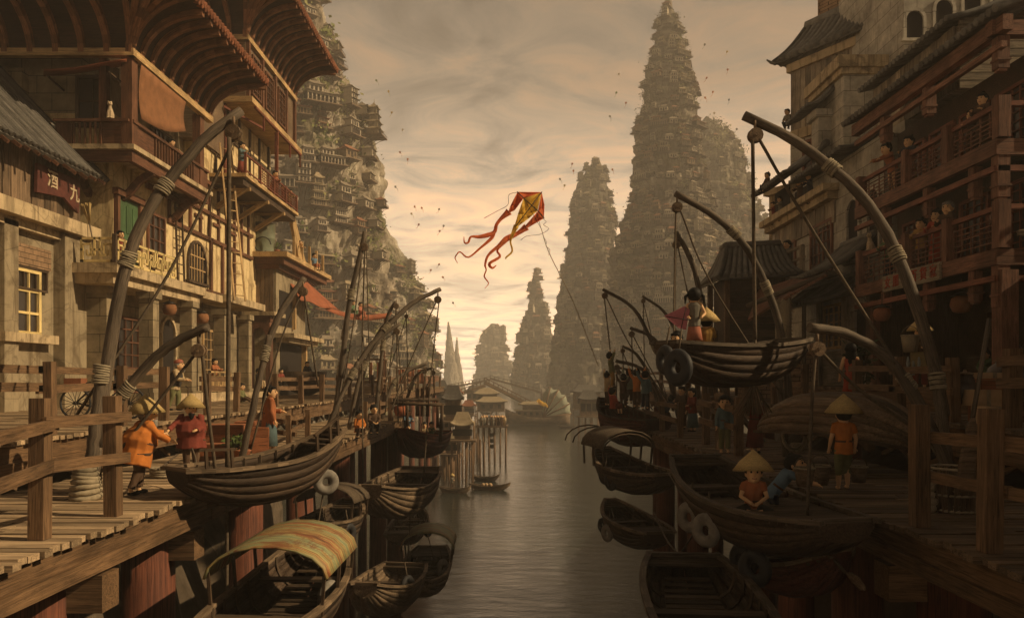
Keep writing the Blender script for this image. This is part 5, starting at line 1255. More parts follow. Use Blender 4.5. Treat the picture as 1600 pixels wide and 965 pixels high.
crane('shorter curved boat crane in front of the karst tower',[[(1192,692,27.5),(1125,600,27.5),(1098,480,27.4),(1082,412,27.2),(1056,362,27)]],[(0,.52,.5)],(1057,382,27),[(.028,(1056,385,27),(1054,520,26)),(.025,(1059,384,27),(1085,500,27.3),(1130,640,27.5))],.13,.8,.18)
crane('slender boat crane over the crowded boat with the longest reach',[[(1064,668,35.5),(1046,592,35.5),(1022,542,35.7),(990,482,36),(942,452,36.4)]],[(0,.5,.5)],(945,462,36.4),[(.03,(944,464,36.4),(955,560,36.2),(966,642,36)),(.028,(947,464,36.4),(985,540,36),(1052,640,35.6))],.13,.7,.18)
crane('middle boat crane over the crowded boat',[[(1084,669,36.5),(1052,575,36.5),(1020,528,36.6),(985,512,36.8)]],[(0,.5,.5)],(987,522,36.8),[(.03,(987,524,36.8),(990,650,36)),(.028,(989,524,36.8),(1040,620,36.5))],.12,.8,.18)
crane('lowest boat crane over the crowded boat',[[(1052,663,38),(1024,606,38),(1000,575,38),(962,563,38)]],[(0,.5,.5)],(964,574,38),[(.03,(964,576,38),(962,650,37)),(.028,(966,576,38),(1020,640,38))],.12,.8,.18)
# loose mooring lines under the boats
def line(label,pts,r=.018,name='mooring_rope'):
    p=[V(x) if isinstance(x,V) else P(*x) for x in pts]; m=MB(); m.tube(bez(p,14),r,5); m.build(name,M['ropedark'],None,label,'rope')
line('rope sagging from the crowded boat piles to the seated boy and his sampan',[(1045,740,22),(1062,765,20),(1078,770,18),(1084,745,17)])
line('slack rope under the small open rowboat',[(660,805,30),(672,850,29),(678,872,28.5)])
line('long thin rope hanging from the broad brown boat',[(640,780,28),(640,830,28),(632,930,27.5)])
line('rope looped below the large dark sampan',[(505,770,16.6),(500,800,16.5),(492,845,16.4)])
line('rope drooping between the sampan and the punt',[(1105,775,16),(1085,830,15.5),(1060,868,14.6)])
line('stay rope from the punt to the red pile',[(1062,868,14.6),(1040,840,16),(1022,800,18)])

for lab,P1,Yb in (('slim bare boat crane at the tip of the sunlit quay',[(628,650),(640,610),(652,585),(676,574)],45),('thin upright boat crane pole behind the long curved one',[(585,668),(596,560),(604,500),(618,470)],36),('thin leaning boat crane beside the stall',[(556,640),(575,560),(596,512),(634,486)],46),
 ('thin boat crane behind the orange topped boy',[(1030,640),(1015,590),(996,555),(972,540)],42),('thin boat crane highest over the crowded boat',[(1078,640),(1062,540),(1040,490),(1004,462)],43),('faint slender boat crane farthest along the shaded quay',[(1014,630),(1004,596),(990,580),(966,574)],48)):
    a,b,c_,d=P1; crane(lab,[[(x,y,Yb) for x,y in P1]],[(0,.45,.5)],(d[0]+1,d[1]+8,Yb),[(.03,(d[0]+1,d[1]+9,Yb),(d[0]+4,a[1]-6,Yb)),(.026,(d[0]+1,d[1]+9,Yb),((a[0]+d[0])/2,a[1]-20,Yb))],.12,.7,.16)
# ------------------------------------------------------------------ people
TS=bpy.data.scenes.new('workbench')
def remesh(mb,voxel,smooth=2):
    me=mb.mesh('tmp',[]); o=bpy.data.objects.new('tmp',me); TS.collection.objects.link(o)
    r=o.modifiers.new('r','REMESH'); r.mode='VOXEL'; r.voxel_size=voxel
    s=o.modifiers.new('s','SMOOTH'); s.factor=.5; s.iterations=smooth
    with bpy.context.temp_override(scene=TS,view_layer=TS.view_layers[0]): dg=bpy.context.evaluated_depsgraph_get()
    dg.update(); ev=o.evaluated_get(dg); m2=ev.to_mesh()
    vs=[v.co.copy() for v in m2.vertices]; fs=[list(p.vertices) for p in m2.polygons]; ev.to_mesh_clear()
    bpy.data.objects.remove(o); bpy.data.meshes.remove(me)
    out=MB(); out.add(vs,fs,0,None,True); return out
def crumple(mb,h):
    mb.v=[p+NZ.noise_vector(V((p.x*11/h,p.y*11/h,p.z*6/h))+V((CNT[0]*3.1,0,0)))*.011*h for p in mb.v]
ARMS={'hang':((.045,.01,-.165),(.05,-.04,-.31)),'front':((.03,-.05,-.15),(-.035,-.19,-.17)),'rail':((.05,-.09,-.13),(-.01,-.20,-.10)),'up':((.085,-.02,.11),(.12,-.05,.26)),
 'reach':((.02,-.13,-.08),(.0,-.29,-.12)),'out':((.10,-.06,-.11),(.14,-.19,-.17)),'back':((.06,.05,-.15),(.05,.0,-.29)),'lap':((.05,-.05,-.15),(-.045,-.15,-.20)),'chin':((.02,-.10,-.11),(-.03,-.10,.06)),'behind':((.07,.03,-.15),(.02,.13,-.20)),'carry':((.05,-.0,-.17),(.055,-.07,-.29))}
LEGS={'stand':((.055,-.012,.27),(.06,.012,.045)),'step':((.055,-.07,.28),(.06,-.04,.05)),'stepback':((.055,.01,.27),(.06,.10,.05)),'sit':((.065,-.24,.03),(.065,-.25,-.20)),'cross':((.17,-.17,.0),(.02,-.20,-.02)),'squat':((.09,-.20,.25),(.08,-.06,.045)),'kneel':((.06,-.10,.03),(.06,.16,.02)),'stretch':((.06,-.22,.08),(.06,-.42,.0))}
CNT=[0]
def person(label,pos,h,face=0,armL='hang',armR='hang',legL='stand',legR='stand',lean=0,fat=1.0,top=('rust',(.30,.10,.04)),bot=('brown',(.07,.045,.03)),low='trousers',hair='short',hat=None,head=1.12,group=None,detail=1,sleeve=1.0,turn=0,nod=0,beard=None,long_=None,skinc=None,shoe=True,vest=None,apron=None,leglen=1.0,hem=.43):
    random.seed(1000+CNT[0]); CNT[0]+=1
    t=thing('person',label,'person',pos,group); WLOC[t.name]=V((0,0,0)); t.rotation_euler=(0,0,R(face))
    sit=legL in('sit','cross','stretch','kneel'); pz=.07 if sit else (.22 if legL=='squat' else .50)
    T=Matrix.Translation((0,0,pz))@Matrix.Rotation(R(lean),4,'X')@Matrix.Translation((0,0,-.50))
    A=lambda p:(T@V(p))*h
    vox=h*(.0095 if detail>1 else .0145)
    hr=.068*head; hc=T@V((0,-.012,.905)); hc+=V((0,0,.0))
    Hm=Matrix.Translation(hc)@Matrix.Rotation(R(turn),4,'Z')@Matrix.Rotation(R(nod+lean*.0),4,'X')
    HP=lambda x,y,z:(Hm@V((x*head,y*head,z*head)))*h
    hrot=(Matrix.Rotation(R(turn),3,'Z')@Matrix.Rotation(R(nod),3,'X'))
    def ringz(z,rx,ry,y=0,n=12): return [A((rx*math.cos(2*math.pi*i/n),y+ry*math.sin(2*math.pi*i/n),z)) for i in range(n)]
    f_=fat
    torso=[(.455,.075*f_,.062*f_),(.51,.092*f_,.07*f_),(.60,.084*f_**1.3,.064*f_**1.5),(.70,.096*f_,.066*f_),(.77,.098*f_**.5,.056),(.808,.062,.042),(.83,.034,.034),(.875,.031,.032)]
    m=MB(); m.loft([ringz(z,a,b) for z,a,b in torso])
    m.ell(HP(0,0,0),(.064*head*h,.074*head*h,.084*head*h),14,10,rot=hrot); m.ell(HP(0,-.02,-.045),(.042*head*h,.045*head*h,.04*head*h),10,8,rot=hrot)
    m.ell(HP(0,-.078,-.008),(.011*head*h,.018*head*h,.018*head*h),8,6)
    for s in (1,-1): m.ell(HP(s*.066,.008,-.005),(.010*head*h,.018*head*h,.024*head*h),8,6)
    J={}
    for s,an,ln in ((1,armL,legL),(-1,armR,legR)):
        sh=T@V((s*.098*f_**.5,0,.785)); e,w=ARMS[an]; e=sh+V((s*e[0],e[1],e[2])); w=sh+V((s*w[0],w[1],w[2]))
        hd=(w-e).normalized(); palm=w+hd*.028
        hip=V((s*.05*f_,0,pz-.01)); k,a=LEGS[ln]
        k=V((s*k[0],k[1],k[2]+(pz-.0 if sit else 0))); a=V((s*a[0],a[1],a[2]+(pz if sit else 0)))
        if sit and ln in('cross','stretch','kneel'): k.z=max(.05,k.z-pz+.05) ; a.z=max(.03,a.z-pz+.03)
        m.tube([p*h for p in (sh-V((s*.03,0,0)),sh,(sh+e)/2,e,(e+w)/2,w,palm)],[q*h for q in (.034*f_**.5,.034*f_**.5,.031,.026,.024,.018,.020)],10)
        m.ell(palm*h,(.018*h,.021*h,.024*h),8,6)
        m.tube([p*h for p in (hip,(hip+k)/2,k,(k+a)/2+V((0,.008,0)),a)],[q*h for q in (.06*f_,.052,.038,.036,.024)],10)
        if ln=='sit' or ln in('stand','step','stepback','squat'): fc=a+V((0,-.04,-.025)); fr=(.028,.066,.022)
        else: fc=a+V((0,-.045,.0)); fr=(.026,.055,.024)
        m.ell(fc*h,tuple(q*h for q in fr),10,7); J[s]=(sh,e,w,palm,hd,hip,k,a,fc,fr)
    body=remesh(m,vox)
    # fingers: four unequal and a thumb, curled
    for s in (1,-1):
        sh,e,w,palm,hd=J[s][:5]; side=hd.cross(V((0,0,1)) if abs(hd.z)<.9 else V((1,0,0))).normalized(); nrm=hd.cross(side)
        for i,L_ in enumerate((.030,.036,.034,.026)):
            b=palm+hd*.012+side*(.010*(i-1.5)); body.tube([b*h,(b+hd*L_*.55+nrm*.004)*h,(b+hd*L_*.95+nrm*.016)*h],[.0062*h,.0058*h,.0045*h],5)
        b=palm-hd*.012+side*.016; body.tube([b*h,(b+side*.014+hd*.012)*h,(b+side*.014+hd*.03+nrm*.006)*h],[.0075*h,.0068*h,.005*h],5)
    for s in (1,-1):
        body.ell(HP(s*.026,-.068,.012),(.0085*head*h,.007*head*h,.0105*head*h),8,6,1)
        body.tube([HP(s*.040,-.062,.033),HP(s*.026,-.072,.037),HP(s*.013,-.073,.033)],.0035*head*h,4,1)
    body.tube([HP(.02,-.064,-.044),HP(0,-.071,-.048),HP(-.02,-.064,-.044)],.0042*head*h,5,2)
    body.build('body',[skinc or M['skin'],M['ink'],cloth('lip',(.30,.10,.07))],t)
    # clothes
    tm=cloth(*top); bm=cloth(*bot)
    m=MB(); g=1.13
    m.loft([ringz(z,a*g+.008,b*g+.010) for z,a,b in ([(hem,.098*f_+.03*(.43-hem),.085*f_+.03*(.43-hem))]+torso[1:5]+[(.815,.052,.040)])])
    for s in (1,-1):
        sh,e,w=J[s][:3]; w2=e+(w-e)*(.92 if sleeve>=1 else max(.05,sleeve)); 
        if sleeve>=.6: m.tube([p*h for p in (sh-V((s*.035,0,0)),sh,(sh+e)/2,e,w2)],[q*h for q in (.045*f_**.5,.046*f_**.5,.043,.039,.040)],10)
        elif sleeve>0: m.tube([p*h for p in (sh-V((s*.03,0,0)),sh,sh.lerp(e,.6)) ],[q*h for q in (.045,.046,.042)],10)
    jk=remesh(m,vox); crumple(jk,h); jk.build('jacket' if sleeve>0 else 'vest',tm,t)
    if detail>1 or low!='trousers':
        part('belt',t,cloth('sash',(.10,.05,.03)),lambda m:m.loft([ringz(z,.098*f_**1.2+.008,.082*f_**1.3) for z in (.575,.60)],cap=False))
    if low=='trousers':
        m=MB()
        m.loft([ringz(z,.092*f_,.074*f_) for z in (.44,.52)]) if not sit else m.ell(V((0,0,pz))*h,(.10*f_*h,.085*f_*h,.07*h),12,8)
        for s in (1,-1):
            hip,k,a=J[s][5:8]; a2=k+(a-k)*.88*leglen
            m.tube([p*h for p in (hip,(hip+k)/2,k,(k+a2)/2,a2)],[q*h for q in (.068*f_,.062*f_**.5,.05,.046,.045)],10)
        tq=remesh(m,vox); crumple(tq,h); tq.build('trousers',bm,t)
    else:
        zb=.10 if low=='robe' else .22
        def f(m):
            rr=[]
            for i,(z,k) in enumerate(((.60,.088),(.50,.105),(.36,.125),(zb,.15))): rr.append([A((k*f_*math.cos(x)*(1+.05*(i==3)*math.sin(7*x)),k*.82*f_*math.sin(x)*(1+.05*(i==3)*math.sin(7*x)),z)) for x in [2*math.pi*q/20 for q in range(20)]])
            m.loft(rr)
        if sit: 
            def f(m): m.ell(V((0,-.10,pz-.01))*h,(.13*h,.2*h,.075*h),14,8)
        part('skirt' if low!='robe' else 'robe',t,bm,f)
    if shoe:
        for s in (1,-1):
            fc,fr=J[s][8:10]; part('shoe',t,M['hair'],lambda m:m.ell((fc-V((0,0,.002)))*h,tuple(q*h*1.12 for q in fr),10,6))
    if vest: part('waistcoat',t,cloth(*vest),lambda m:m.loft([ringz(z,a*1.22+.012,b*1.24+.013) for z,a,b in torso[0:5]],cap=False))
    if apron: part('apron',t,cloth(*apron),lambda m:m.loft([[A((.14*f_*math.cos(x),-.135*f_+.13*f_*(1+math.sin(x))*.55-.0,z)) for x in [math.pi+math.pi*q/10 for q in range(11)]] for z in (.60,.42,.27)],closed=False))
    # hair
    hm=M['grey_hair'] if hair=='grey' else M['hair']
    if hair!='bald':
        def f(m):
            m.ell(HP(0,.024,.022),(.079*head*h,.077*head*h,.083*head*h),14,10,rot=hrot); m.ell(HP(0,-.030,.058),(.062*head*h,.040*head*h,.026*head*h),12,8,rot=hrot)
            if hair in('messy','kid'):
                for i in range(16):
                    a=rnd(0,6.28); b=rnd(.2,1.2); m.ell(HP(.062*math.cos(a)*math.sin(b),.018+.055*abs(math.sin(a))*math.sin(b),.03+.062*math.cos(b)),(.024*head*h,)*3,6,5)
            if hair in('long',): m.loft([[HP(.066*k*math.cos(x),.03+.045*k*math.sin(x),z) for x in [2*math.pi*q/10 for q in range(10)]] for z,k in ((.03,1),(-.06,1.08),(-.16,1.05),(-.27,.85),(-.36,.45))])
            if hair=='bob': m.loft([[HP(.072*k*math.cos(x),.028+.052*k*math.sin(x),z) for x in [2*math.pi*q/10 for q in range(10)]] for z,k in ((.03,1),(-.03,1.06),(-.085,1.02))])
            if hair=='braid': m.tube([HP(0,.085,.0),HP(0,.105,-.07),HP(.0,.11,-.17),HP(.0,.10,-.28),HP(0,.10,-.38)],[.03*h,.026*h,.024*h,.02*h,.009*h],7)
            if hair=='tails':
                for s in (1,-1): m.tube([HP(s*.06,.02,.03),HP(s*.10,.03,.0),HP(s*.105,.03,-.08)],[.018*h,.028*h,.010*h],7)
            if hair=='buns':
                for s in (1,-1): m.ell(HP(s*.05,.015,.09),(.027*h,)*3,8,6)
            if hair=='bun': m.ell(HP(0,.03,.108),(.036*h,.034*h,.03*h),9,7)
            if hair=='grey':
                pass
        part('hair',t,hm,f)
    if beard: part('beard',t,M['grey_hair'] if beard=='grey' else M['hair'],lambda m:m.loft([[HP(.04*k*math.cos(x),-.058+.028*k*math.sin(x)-.012*(1-k),z) for x in [2*math.pi*q/9 for q in range(9)]] for z,k in ((-.05,.95),(-.075,1),(-.11,.65),(-.14,.15))]))
    if hat=='cone':
        def f(m):
            n=22; c=HP(0,.015,.062); rr=.178*h*head
            up_=(hrot@V((0,0,1))); ex=(hrot@V((1,0,0))); ey=(hrot@V((0,1,0)))
            prof=[(1.0,-.035),(.66,.045),(.34,.098),(.10,.135),(.012,.15)]
            rings=[[c+(ex*math.cos(2*math.pi*j/n)+ey*math.sin(2*math.pi*j/n))*rr*k*(1+rnd(-.012,.012))+up_*z*h*head for j in range(n)] for k,z in prof]
            und=[[p-up_*.012*h for p in r_] for r_ in rings[::-1]]
            m.loft(rings+und[:-1] if False else rings); m.loft([[p-up_*.010*h for p in r_] for r_ in rings][::-1])
        part('conical_hat',t,M['straw'],f)
    if hat=='cap':
        part('cap',t,cloth('red_cap',(.32,.10,.06)),lambda m:m.loft([[HP(.076*k*math.cos(x),.01+.078*k*math.sin(x),z) for x in [2*math.pi*q/12 for q in range(12)]] for z,k in ((.035,1.0),(.05,1.06),(.075,1.0),(.10,.75),(.115,.2))]))
    return t
C_={'orange':('orange',(.50,.17,.035)),'dred':('dark_red',(.20,.045,.03)),'rust':('rust',(.34,.12,.05)),'brown':('brown',(.085,.05,.03)),'black':('black',(.02,.018,.016)),'teal':('grey_blue',(.09,.14,.15)),'blue':('blue',(.12,.19,.26)),'olive':('olive',(.16,.16,.07)),'grey':('grey',(.18,.165,.13)),'ochre':('ochre',(.36,.21,.06)),'green':('green',(.12,.19,.10)),'pale':('pale_green',(.30,.33,.24)),'red':('red',(.34,.06,.03)),'cream':('cream',(.45,.34,.20)),'pink':('coral',(.42,.16,.10)),'navy':('navy',(.03,.035,.05))}
c=C_
def LD(px,py,z=ZL): return PZ(px,py,z)
# sunlit quay
person('stout man in an orange coat and conical hat bending to his boat rope',LD(214,772),1.68,138,'reach','out','step','stepback',16,1.85,c['orange'],c['brown'],hair='grey',hat='cone',detail=2,head=1.15,nod=-4,beard='grey',turn=-40,hem=.33)
person('stout man in a dark red coat and conical hat gripping a rope',LD(299,737),1.62,12,'front','out','stand','step',2,1.8,c['dred'],c['brown'],hair='short',hat='cone',detail=2,beard='black',turn=15,nod=-6,hem=.35)
person('old bearded man with a red cap walking with a stick',LD(272,641,ZUL),1.86,88,'front','front','step','stepback',14,1.25,c['cream'],c['olive'],hair='grey',hat='cap',detail=2,beard='grey',vest=('dark_vest',(.045,.04,.035)),apron=None,shoe=True,nod=-10)
person('woman with a long black braid in a rust jacket and blue skirt',LD(421,706),1.95,118,'front','hang','stand','stand',2,1.1,c['rust'],c['teal'],low='robe',hair='braid',detail=2,nod=-2,turn=-30,hem=.38)
B_b=V((-16.6,33.9,18.6))
person('girl in a dark red dress standing on the fretwork balcony',PZ(190,406,18.6) if False else V((-16.35,33.4,18.6)),1.5,60,'front','front','stand','stand',0,1.0,c['dred'],c['dred'],low='robe',hair='bob',head=1.3,detail=2)
person('small child peering over the fretwork balcony',V((-16.3,36.3,18.6)),1.12,55,'rail','rail','stand','stand',4,1.0,c['cream'],c['brown'],hair='messy',head=1.45)
person('long haired woman in red brown standing at the low fret screen',V((-15.75,42.3,13.25)),1.75,70,'rail','rail','stand','stand',3,1.0,c['rust'],c['dred'],low='robe',hair='long',head=1.15)
person('boy sitting with outstretched legs on the sunlit upper quay',P(375,620,38)-V((0,0,.25)),1.55,80,'lap','lap','stretch','stretch',6,1.0,c['olive'],c['brown'],hair='short',head=1.3)
person('child in black seated on the step beside the porch',P(403,600,44),1.45,70,'lap','lap','sit','sit',5,1.0,c['black'],c['cream'],hair='messy',head=1.3)
person('person in dark red crouching in the doorway shade',P(437,596,50)-V((0,0,.35)),1.6,60,'lap','lap','squat','squat',10,1.1,c['dred'],c['black'],hair='bun',head=1.15)
person('dark haired woman in black sitting on the big wash tub',P(480,588,52)-V((0,0,-.0)),1.7,30,'lap','lap','sit','sit',2,1.0,c['navy'],c['black'],low='skirt',hair='long',head=1.1)
person('woman with piled hair leaning on the red gallery railing',V((-15.55,46.0,25.62)),1.85,70,'rail','rail','stand','stand',3,.95,c['teal'],c['dred'],low='robe',hair='bun',head=1.25)
person('woman in red brown leaning far over the red gallery railing',V((-15.5,51.9,25.62)),1.75,60,'rail','rail','stand','stand',16,.95,c['rust'],c['rust'],low='robe',hair='messy',head=1.3)
person('smaller child at the red gallery railing',V((-15.45,54.0,25.62)),1.35,60,'rail','rail','stand','stand',4,1,c['dred'],c['brown'],hair='messy',head=1.4)
person('third child at the end of the red gallery railing',V((-15.45,55.6,25.62)),1.4,60,'rail','rail','stand','stand',4,1,c['olive'],c['brown'],hair='messy',head=1.4)
person('taller dark haired child looking over the loggia rail',V((-16.05,37.6,23.62)),1.55,80,'rail','rail','stand','stand',4,1,c['grey'],c['brown'],hair='messy',head=1.3)
person('shorter child looking over the loggia rail',V((-16.0,39.0,23.62)),1.25,80,'rail','rail','stand','stand',4,1,c['brown'],c['brown'],hair='messy',head=1.4)
person('boy in ochre bending over the terrace posts',V((-15.5,57.4,22.38)),1.6,55,'reach','reach','step','stepback',48,.9,c['ochre'],c['brown'],hair='messy',head=1.25,sleeve=.4,nod=-35)
person('boy in a blue shirt sitting on the terrace edge',V((-14.98,60.6,22.38)),1.75,55,'lap','back','sit','sit',0,.95,c['blue'],c['rust'],hair='messy',head=1.3,sleeve=.5,leglen=.6)
person('child in green sitting on the slung red cloth',P(551,489,65),1.7,55,'lap','lap','sit','sit',3,.95,c['green'],c['green'],hair='messy',head=1.35)
person('child in coral with topknots sitting on the slung red cloth',P(563,491,64),1.6,60,'lap','lap','sit','sit',3,.95,c['pink'],c['pink'],hair='buns',head=1.35)
person('crouching woman in brown at the tip of the sunlit quay',LD(583,678),1.55,30,'lap','lap','squat','squat',8,1,c['brown'],c['black'],hair='messy',head=1.25)
person('crouching child in orange at the tip of the sunlit quay',LD(560,684),1.35,40,'lap','lap','squat','squat',8,1,c['orange'],c['brown'],hair='messy',head=1.35)
rb=V((-5.6,43.2,11.05))
person('child in blue standing tallest in the red boat',rb+V((-.1,.4,-.55)),1.75,35,'rail','rail','stand','stand',0,1,c['blue'],c['navy'],hair='messy',head=1.35)
person('small child in brown low at the bow of the red boat',rb+V((.1,-1.0,-.75)),1.2,25,'rail','rail','stand','stand',4,1,c['rust'],c['brown'],hair='messy',head=1.5)
person('child in cream in the middle of the red boat',rb+V((.85,0,-.75)),1.25,20,'rail','rail','stand','stand',3,1,c['cream'],c['brown'],hair='messy',head=1.5)
person('child in green at the stern of the red boat',rb+V((1.15,1.1,-.8)),1.25,10,'rail','rail','stand','stand',3,1,c['green'],c['brown'],hair='messy',head=1.5)
# shaded side
person('girl with long dark hair in an orange red skirt seen from behind',PZ(1329,640,ZUR),1.95,165,'carry','hang','stand','stand',0,.85,c['red'],c['red'],low='skirt',hair='long',detail=2,shoe=False,sleeve=0)
person('thin fisherman in a conical hat holding a basin of fish',V((12.35,24.2,13.66)),1.9,-35,'reach','front','stand','step',4,.95,c['brown'],c['dred'],hair='messy',hat='cone',detail=2,apron=('sack_apron',(.25,.20,.10)),beard='black',shoe=False)
person('shopkeeper in green leaning on the dark shop counter',V((17.3,29.0,13.3)),1.75,-60,'reach','lap','stand','stand',20,1.0,c['green'],c['black'],hair='bun',head=1.2)
person('boy in a conical hat and red vest seated in the old sampan',P(1177,801,13.7),1.45,-12,'lap','lap','cross','cross',6,1.0,c['rust'],c['black'],hair='messy',hat='cone',head=1.35,detail=2,sleeve=.5,shoe=False,leglen=.62,nod=-8)
person('boy in a grey blue shirt reaching across to the quay with a pail',P(1208,800,14.2)-V((0,0,.42)),1.55,78,'reach','reach','stand','stand',36,.95,c['blue'],c['navy'],hair='messy',head=1.3,detail=2,sleeve=.5,shoe=False,nod=-10,turn=-25)
person('boy in an orange vest and conical hat carrying two pails',LD(1318,764),1.62,172,'carry','carry','stand','step',0,.95,c['orange'],c['olive'],hair='short',hat='cone',head=1.25,detail=2,sleeve=.35,shoe=False,leglen=.5)
hb=P(1100,545,16.8)
person('girl with braided tails holding a pink kite behind her back',P(1085,553,16.4),1.30,172,'behind','behind','stand','stand',0,.85,c['grey'],c['pink'],low='skirt',hair='tails',head=1.4,detail=2,sleeve=.0,shoe=False)
person('child in an ochre coat and wide conical hat sitting in the hung boat',P(1104,536,16.6)-V((0,0,.08)),1.05,165,'lap','lap','sit','sit',0,1.3,c['ochre'],c['ochre'],hair='short',hat='cone',head=1.5,detail=2)
person('messy haired child in green leaning over the hung boat bow',P(1062,556,16.0)-V((0,0,.12)),1.0,-40,'rail','rail','kneel','kneel',20,1.0,c['pale'],c['brown'],hair='kid',head=1.6,detail=2)
person('child in grey dress watching from behind the quay post',LD(1132,707),1.62,-12,'hang','hang','stand','stand',0,.85,c['teal'],c['olive'],low='trousers',hair='long',head=1.45,detail=2,shoe=False)
person('child in a dark red robe resting chin on the quay rail',LD(1180,707),1.72,-12,'chin','chin','stand','stand',6,1.0,c['dred'],c['dred'],low='robe',hair='messy',head=1.5,detail=2,turn=-10)
person('woman with loose black hair in a dark red dress by the far rail',LD(1082,674),1.75,-60,'front','hang','stand','stand',2,1,c['dred'],c['teal'],low='robe',hair='long',head=1.2)
person('man in brown beside the woman with loose hair',LD(1066,670),1.8,-40,'front','front','stand','stand',2,1,c['brown'],c['brown'],hair='short',head=1.2)
person('child in navy stooping at the stern of the crowded boat',LD(1040,668),1.5,120,'reach','reach','stand','step',35,1,c['navy'],c['brown'],hair='messy',head=1.3)
def cb(px,py,Y): return P(px,py,Y)
person('boy in orange with both arms thrown up in the crowded boat',cb(995,637,34.2)-V((0,0,.0)),1.62,165,'up','up','stand','stand',0,.95,c['orange'],c['brown'],hair='messy',head=1.25)
person('boy in red sitting on the side of the crowded boat',cb(958,638,34.6),1.5,120,'up','lap','sit','sit',-4,1,c['red'],c['dred'],hair='messy',head=1.3,leglen=.6)
person('child in grey blue shading the eyes in the crowded boat',cb(1008,640,33.8),1.6,170,'up','hang','stand','stand',0,.95,c['teal'],c['navy'],hair='short',head=1.25)
person('child in ochre clinging up the kite pole of the crowded boat',cb(956,606,35.6),1.55,100,'up','up','step','stand',-8,1,c['olive'],c['ochre'],hair='messy',head=1.25)
person('child in brown between the others in the crowded boat',cb(974,637,35.4),1.45,170,'up','up','stand','stand',0,1,c['brown'],c['brown'],hair='messy',head=1.3)
person('woman in cream pointing up at the bow of the crowded boat',cb(949,634,36),1.5,120,'up','front','stand','stand',0,1,c['cream'],c['brown'],hair='bun',head=1.2)
person('child with raised face at the back of the crowded boat',cb(983,630,36.2),1.5,160,'up','hang','stand','stand',0,1,c['pale'],c['brown'],hair='messy',head=1.3)
# shaded houses
person('boy squatting on the ledge of the corner tower house',TH.pt(-.6,25.8,.9) if False else P(1232,203,50),1.75,-60,'lap','lap','squat','squat',10,1,c['grey'],c['navy'],hair='short',head=1.25)
person('girl with two buns perched at the end of the small tile roof',P(1199,292,47)-V((0,0,.1)),1.6,-70,'lap','lap','sit','sit',0,1,c['brown'],c['black'],hair='buns',head=1.3)
person('woman in orange reaching over the upper red balcony corner',V((14.75,31.0,21.12)),1.95,-75,'reach','reach','stand','stand',22,1,c['rust'],c['brown'],low='robe',hair='messy',head=1.3)
person('girl with buns in blue on the upper red balcony',V((14.85,29.9,21.12)),1.85,-60,'rail','rail','stand','stand',3,1,c['navy'],c['ochre'],low='robe',hair='buns',head=1.3)
person('pale faced woman behind the upper lattice',V((14.9,25.3,21.2)),1.75,-60,'rail','rail','stand','stand',3,1,c['brown'],c['brown'],low='robe',hair='bun',head=1.2)
person('small child beside the pale faced woman behind the upper lattice',V((14.9,25.9,21.12)),1.5,-60,'rail','rail','stand','stand',3,1,c['brown'],c['brown'],hair='messy',head=1.4)
person('old woman with a grey bun on the lower red balcony',V((14.85,27.2,17.85)),2.1,-50,'chin','rail','stand','stand',4,1,c['brown'],c['dred'],low='robe',hair='grey',head=1.25)
person('woman in red on the lower red balcony',V((14.85,27.95,17.85)),1.98,-55,'rail','rail','stand','stand',4,1,c['red'],c['red'],low='robe',hair='messy',head=1.3)
person('child in ochre on the lower red balcony',V((14.85,29.0,17.85)),1.88,-55,'rail','rail','stand','stand',4,1,c['ochre'],c['brown'],hair='messy',head=1.3)
person('boy in green alone at the far end of the lower red balcony',V((14.85,31.6,17.85)),1.85,-55,'rail','rail','stand','stand',4,1,c['green'],c['navy'],hair='messy',head=1.35)
for i,(y,hh,cc,hs_,lab) in enumerate(((46.9,1.3,'dred','messy','child at the far end of the long stone ledge'),(45.7,1.35,'grey','messy','second child along the long stone ledge'),(42.6,1.6,'brown','buns','woman with buns over the long stone ledge'),(41.2,1.55,'navy','messy','woman beside the one with buns over the long stone ledge'))):
    person(lab,V((15.35,y,22.95)),hh,-65,'rail','rail','stand','stand',8,1,c[cc],c['brown'],hair=hs_,head=1.35)
for i,(y,hh,cc,hs_,lab) in enumerate(((45.0,1.5,'orange','messy','child in orange at the wooden pole balcony'),(43.6,1.65,'green','messy','child in green at the wooden pole balcony'),(41.4,1.9,'grey','long','tall long haired woman at the wooden pole balcony'))):
    person(lab,V((14.3,y,19.15)),hh,-60,'rail','rail','stand','stand',6,1,c[cc],c['brown'],hair=hs_,head=1.35)
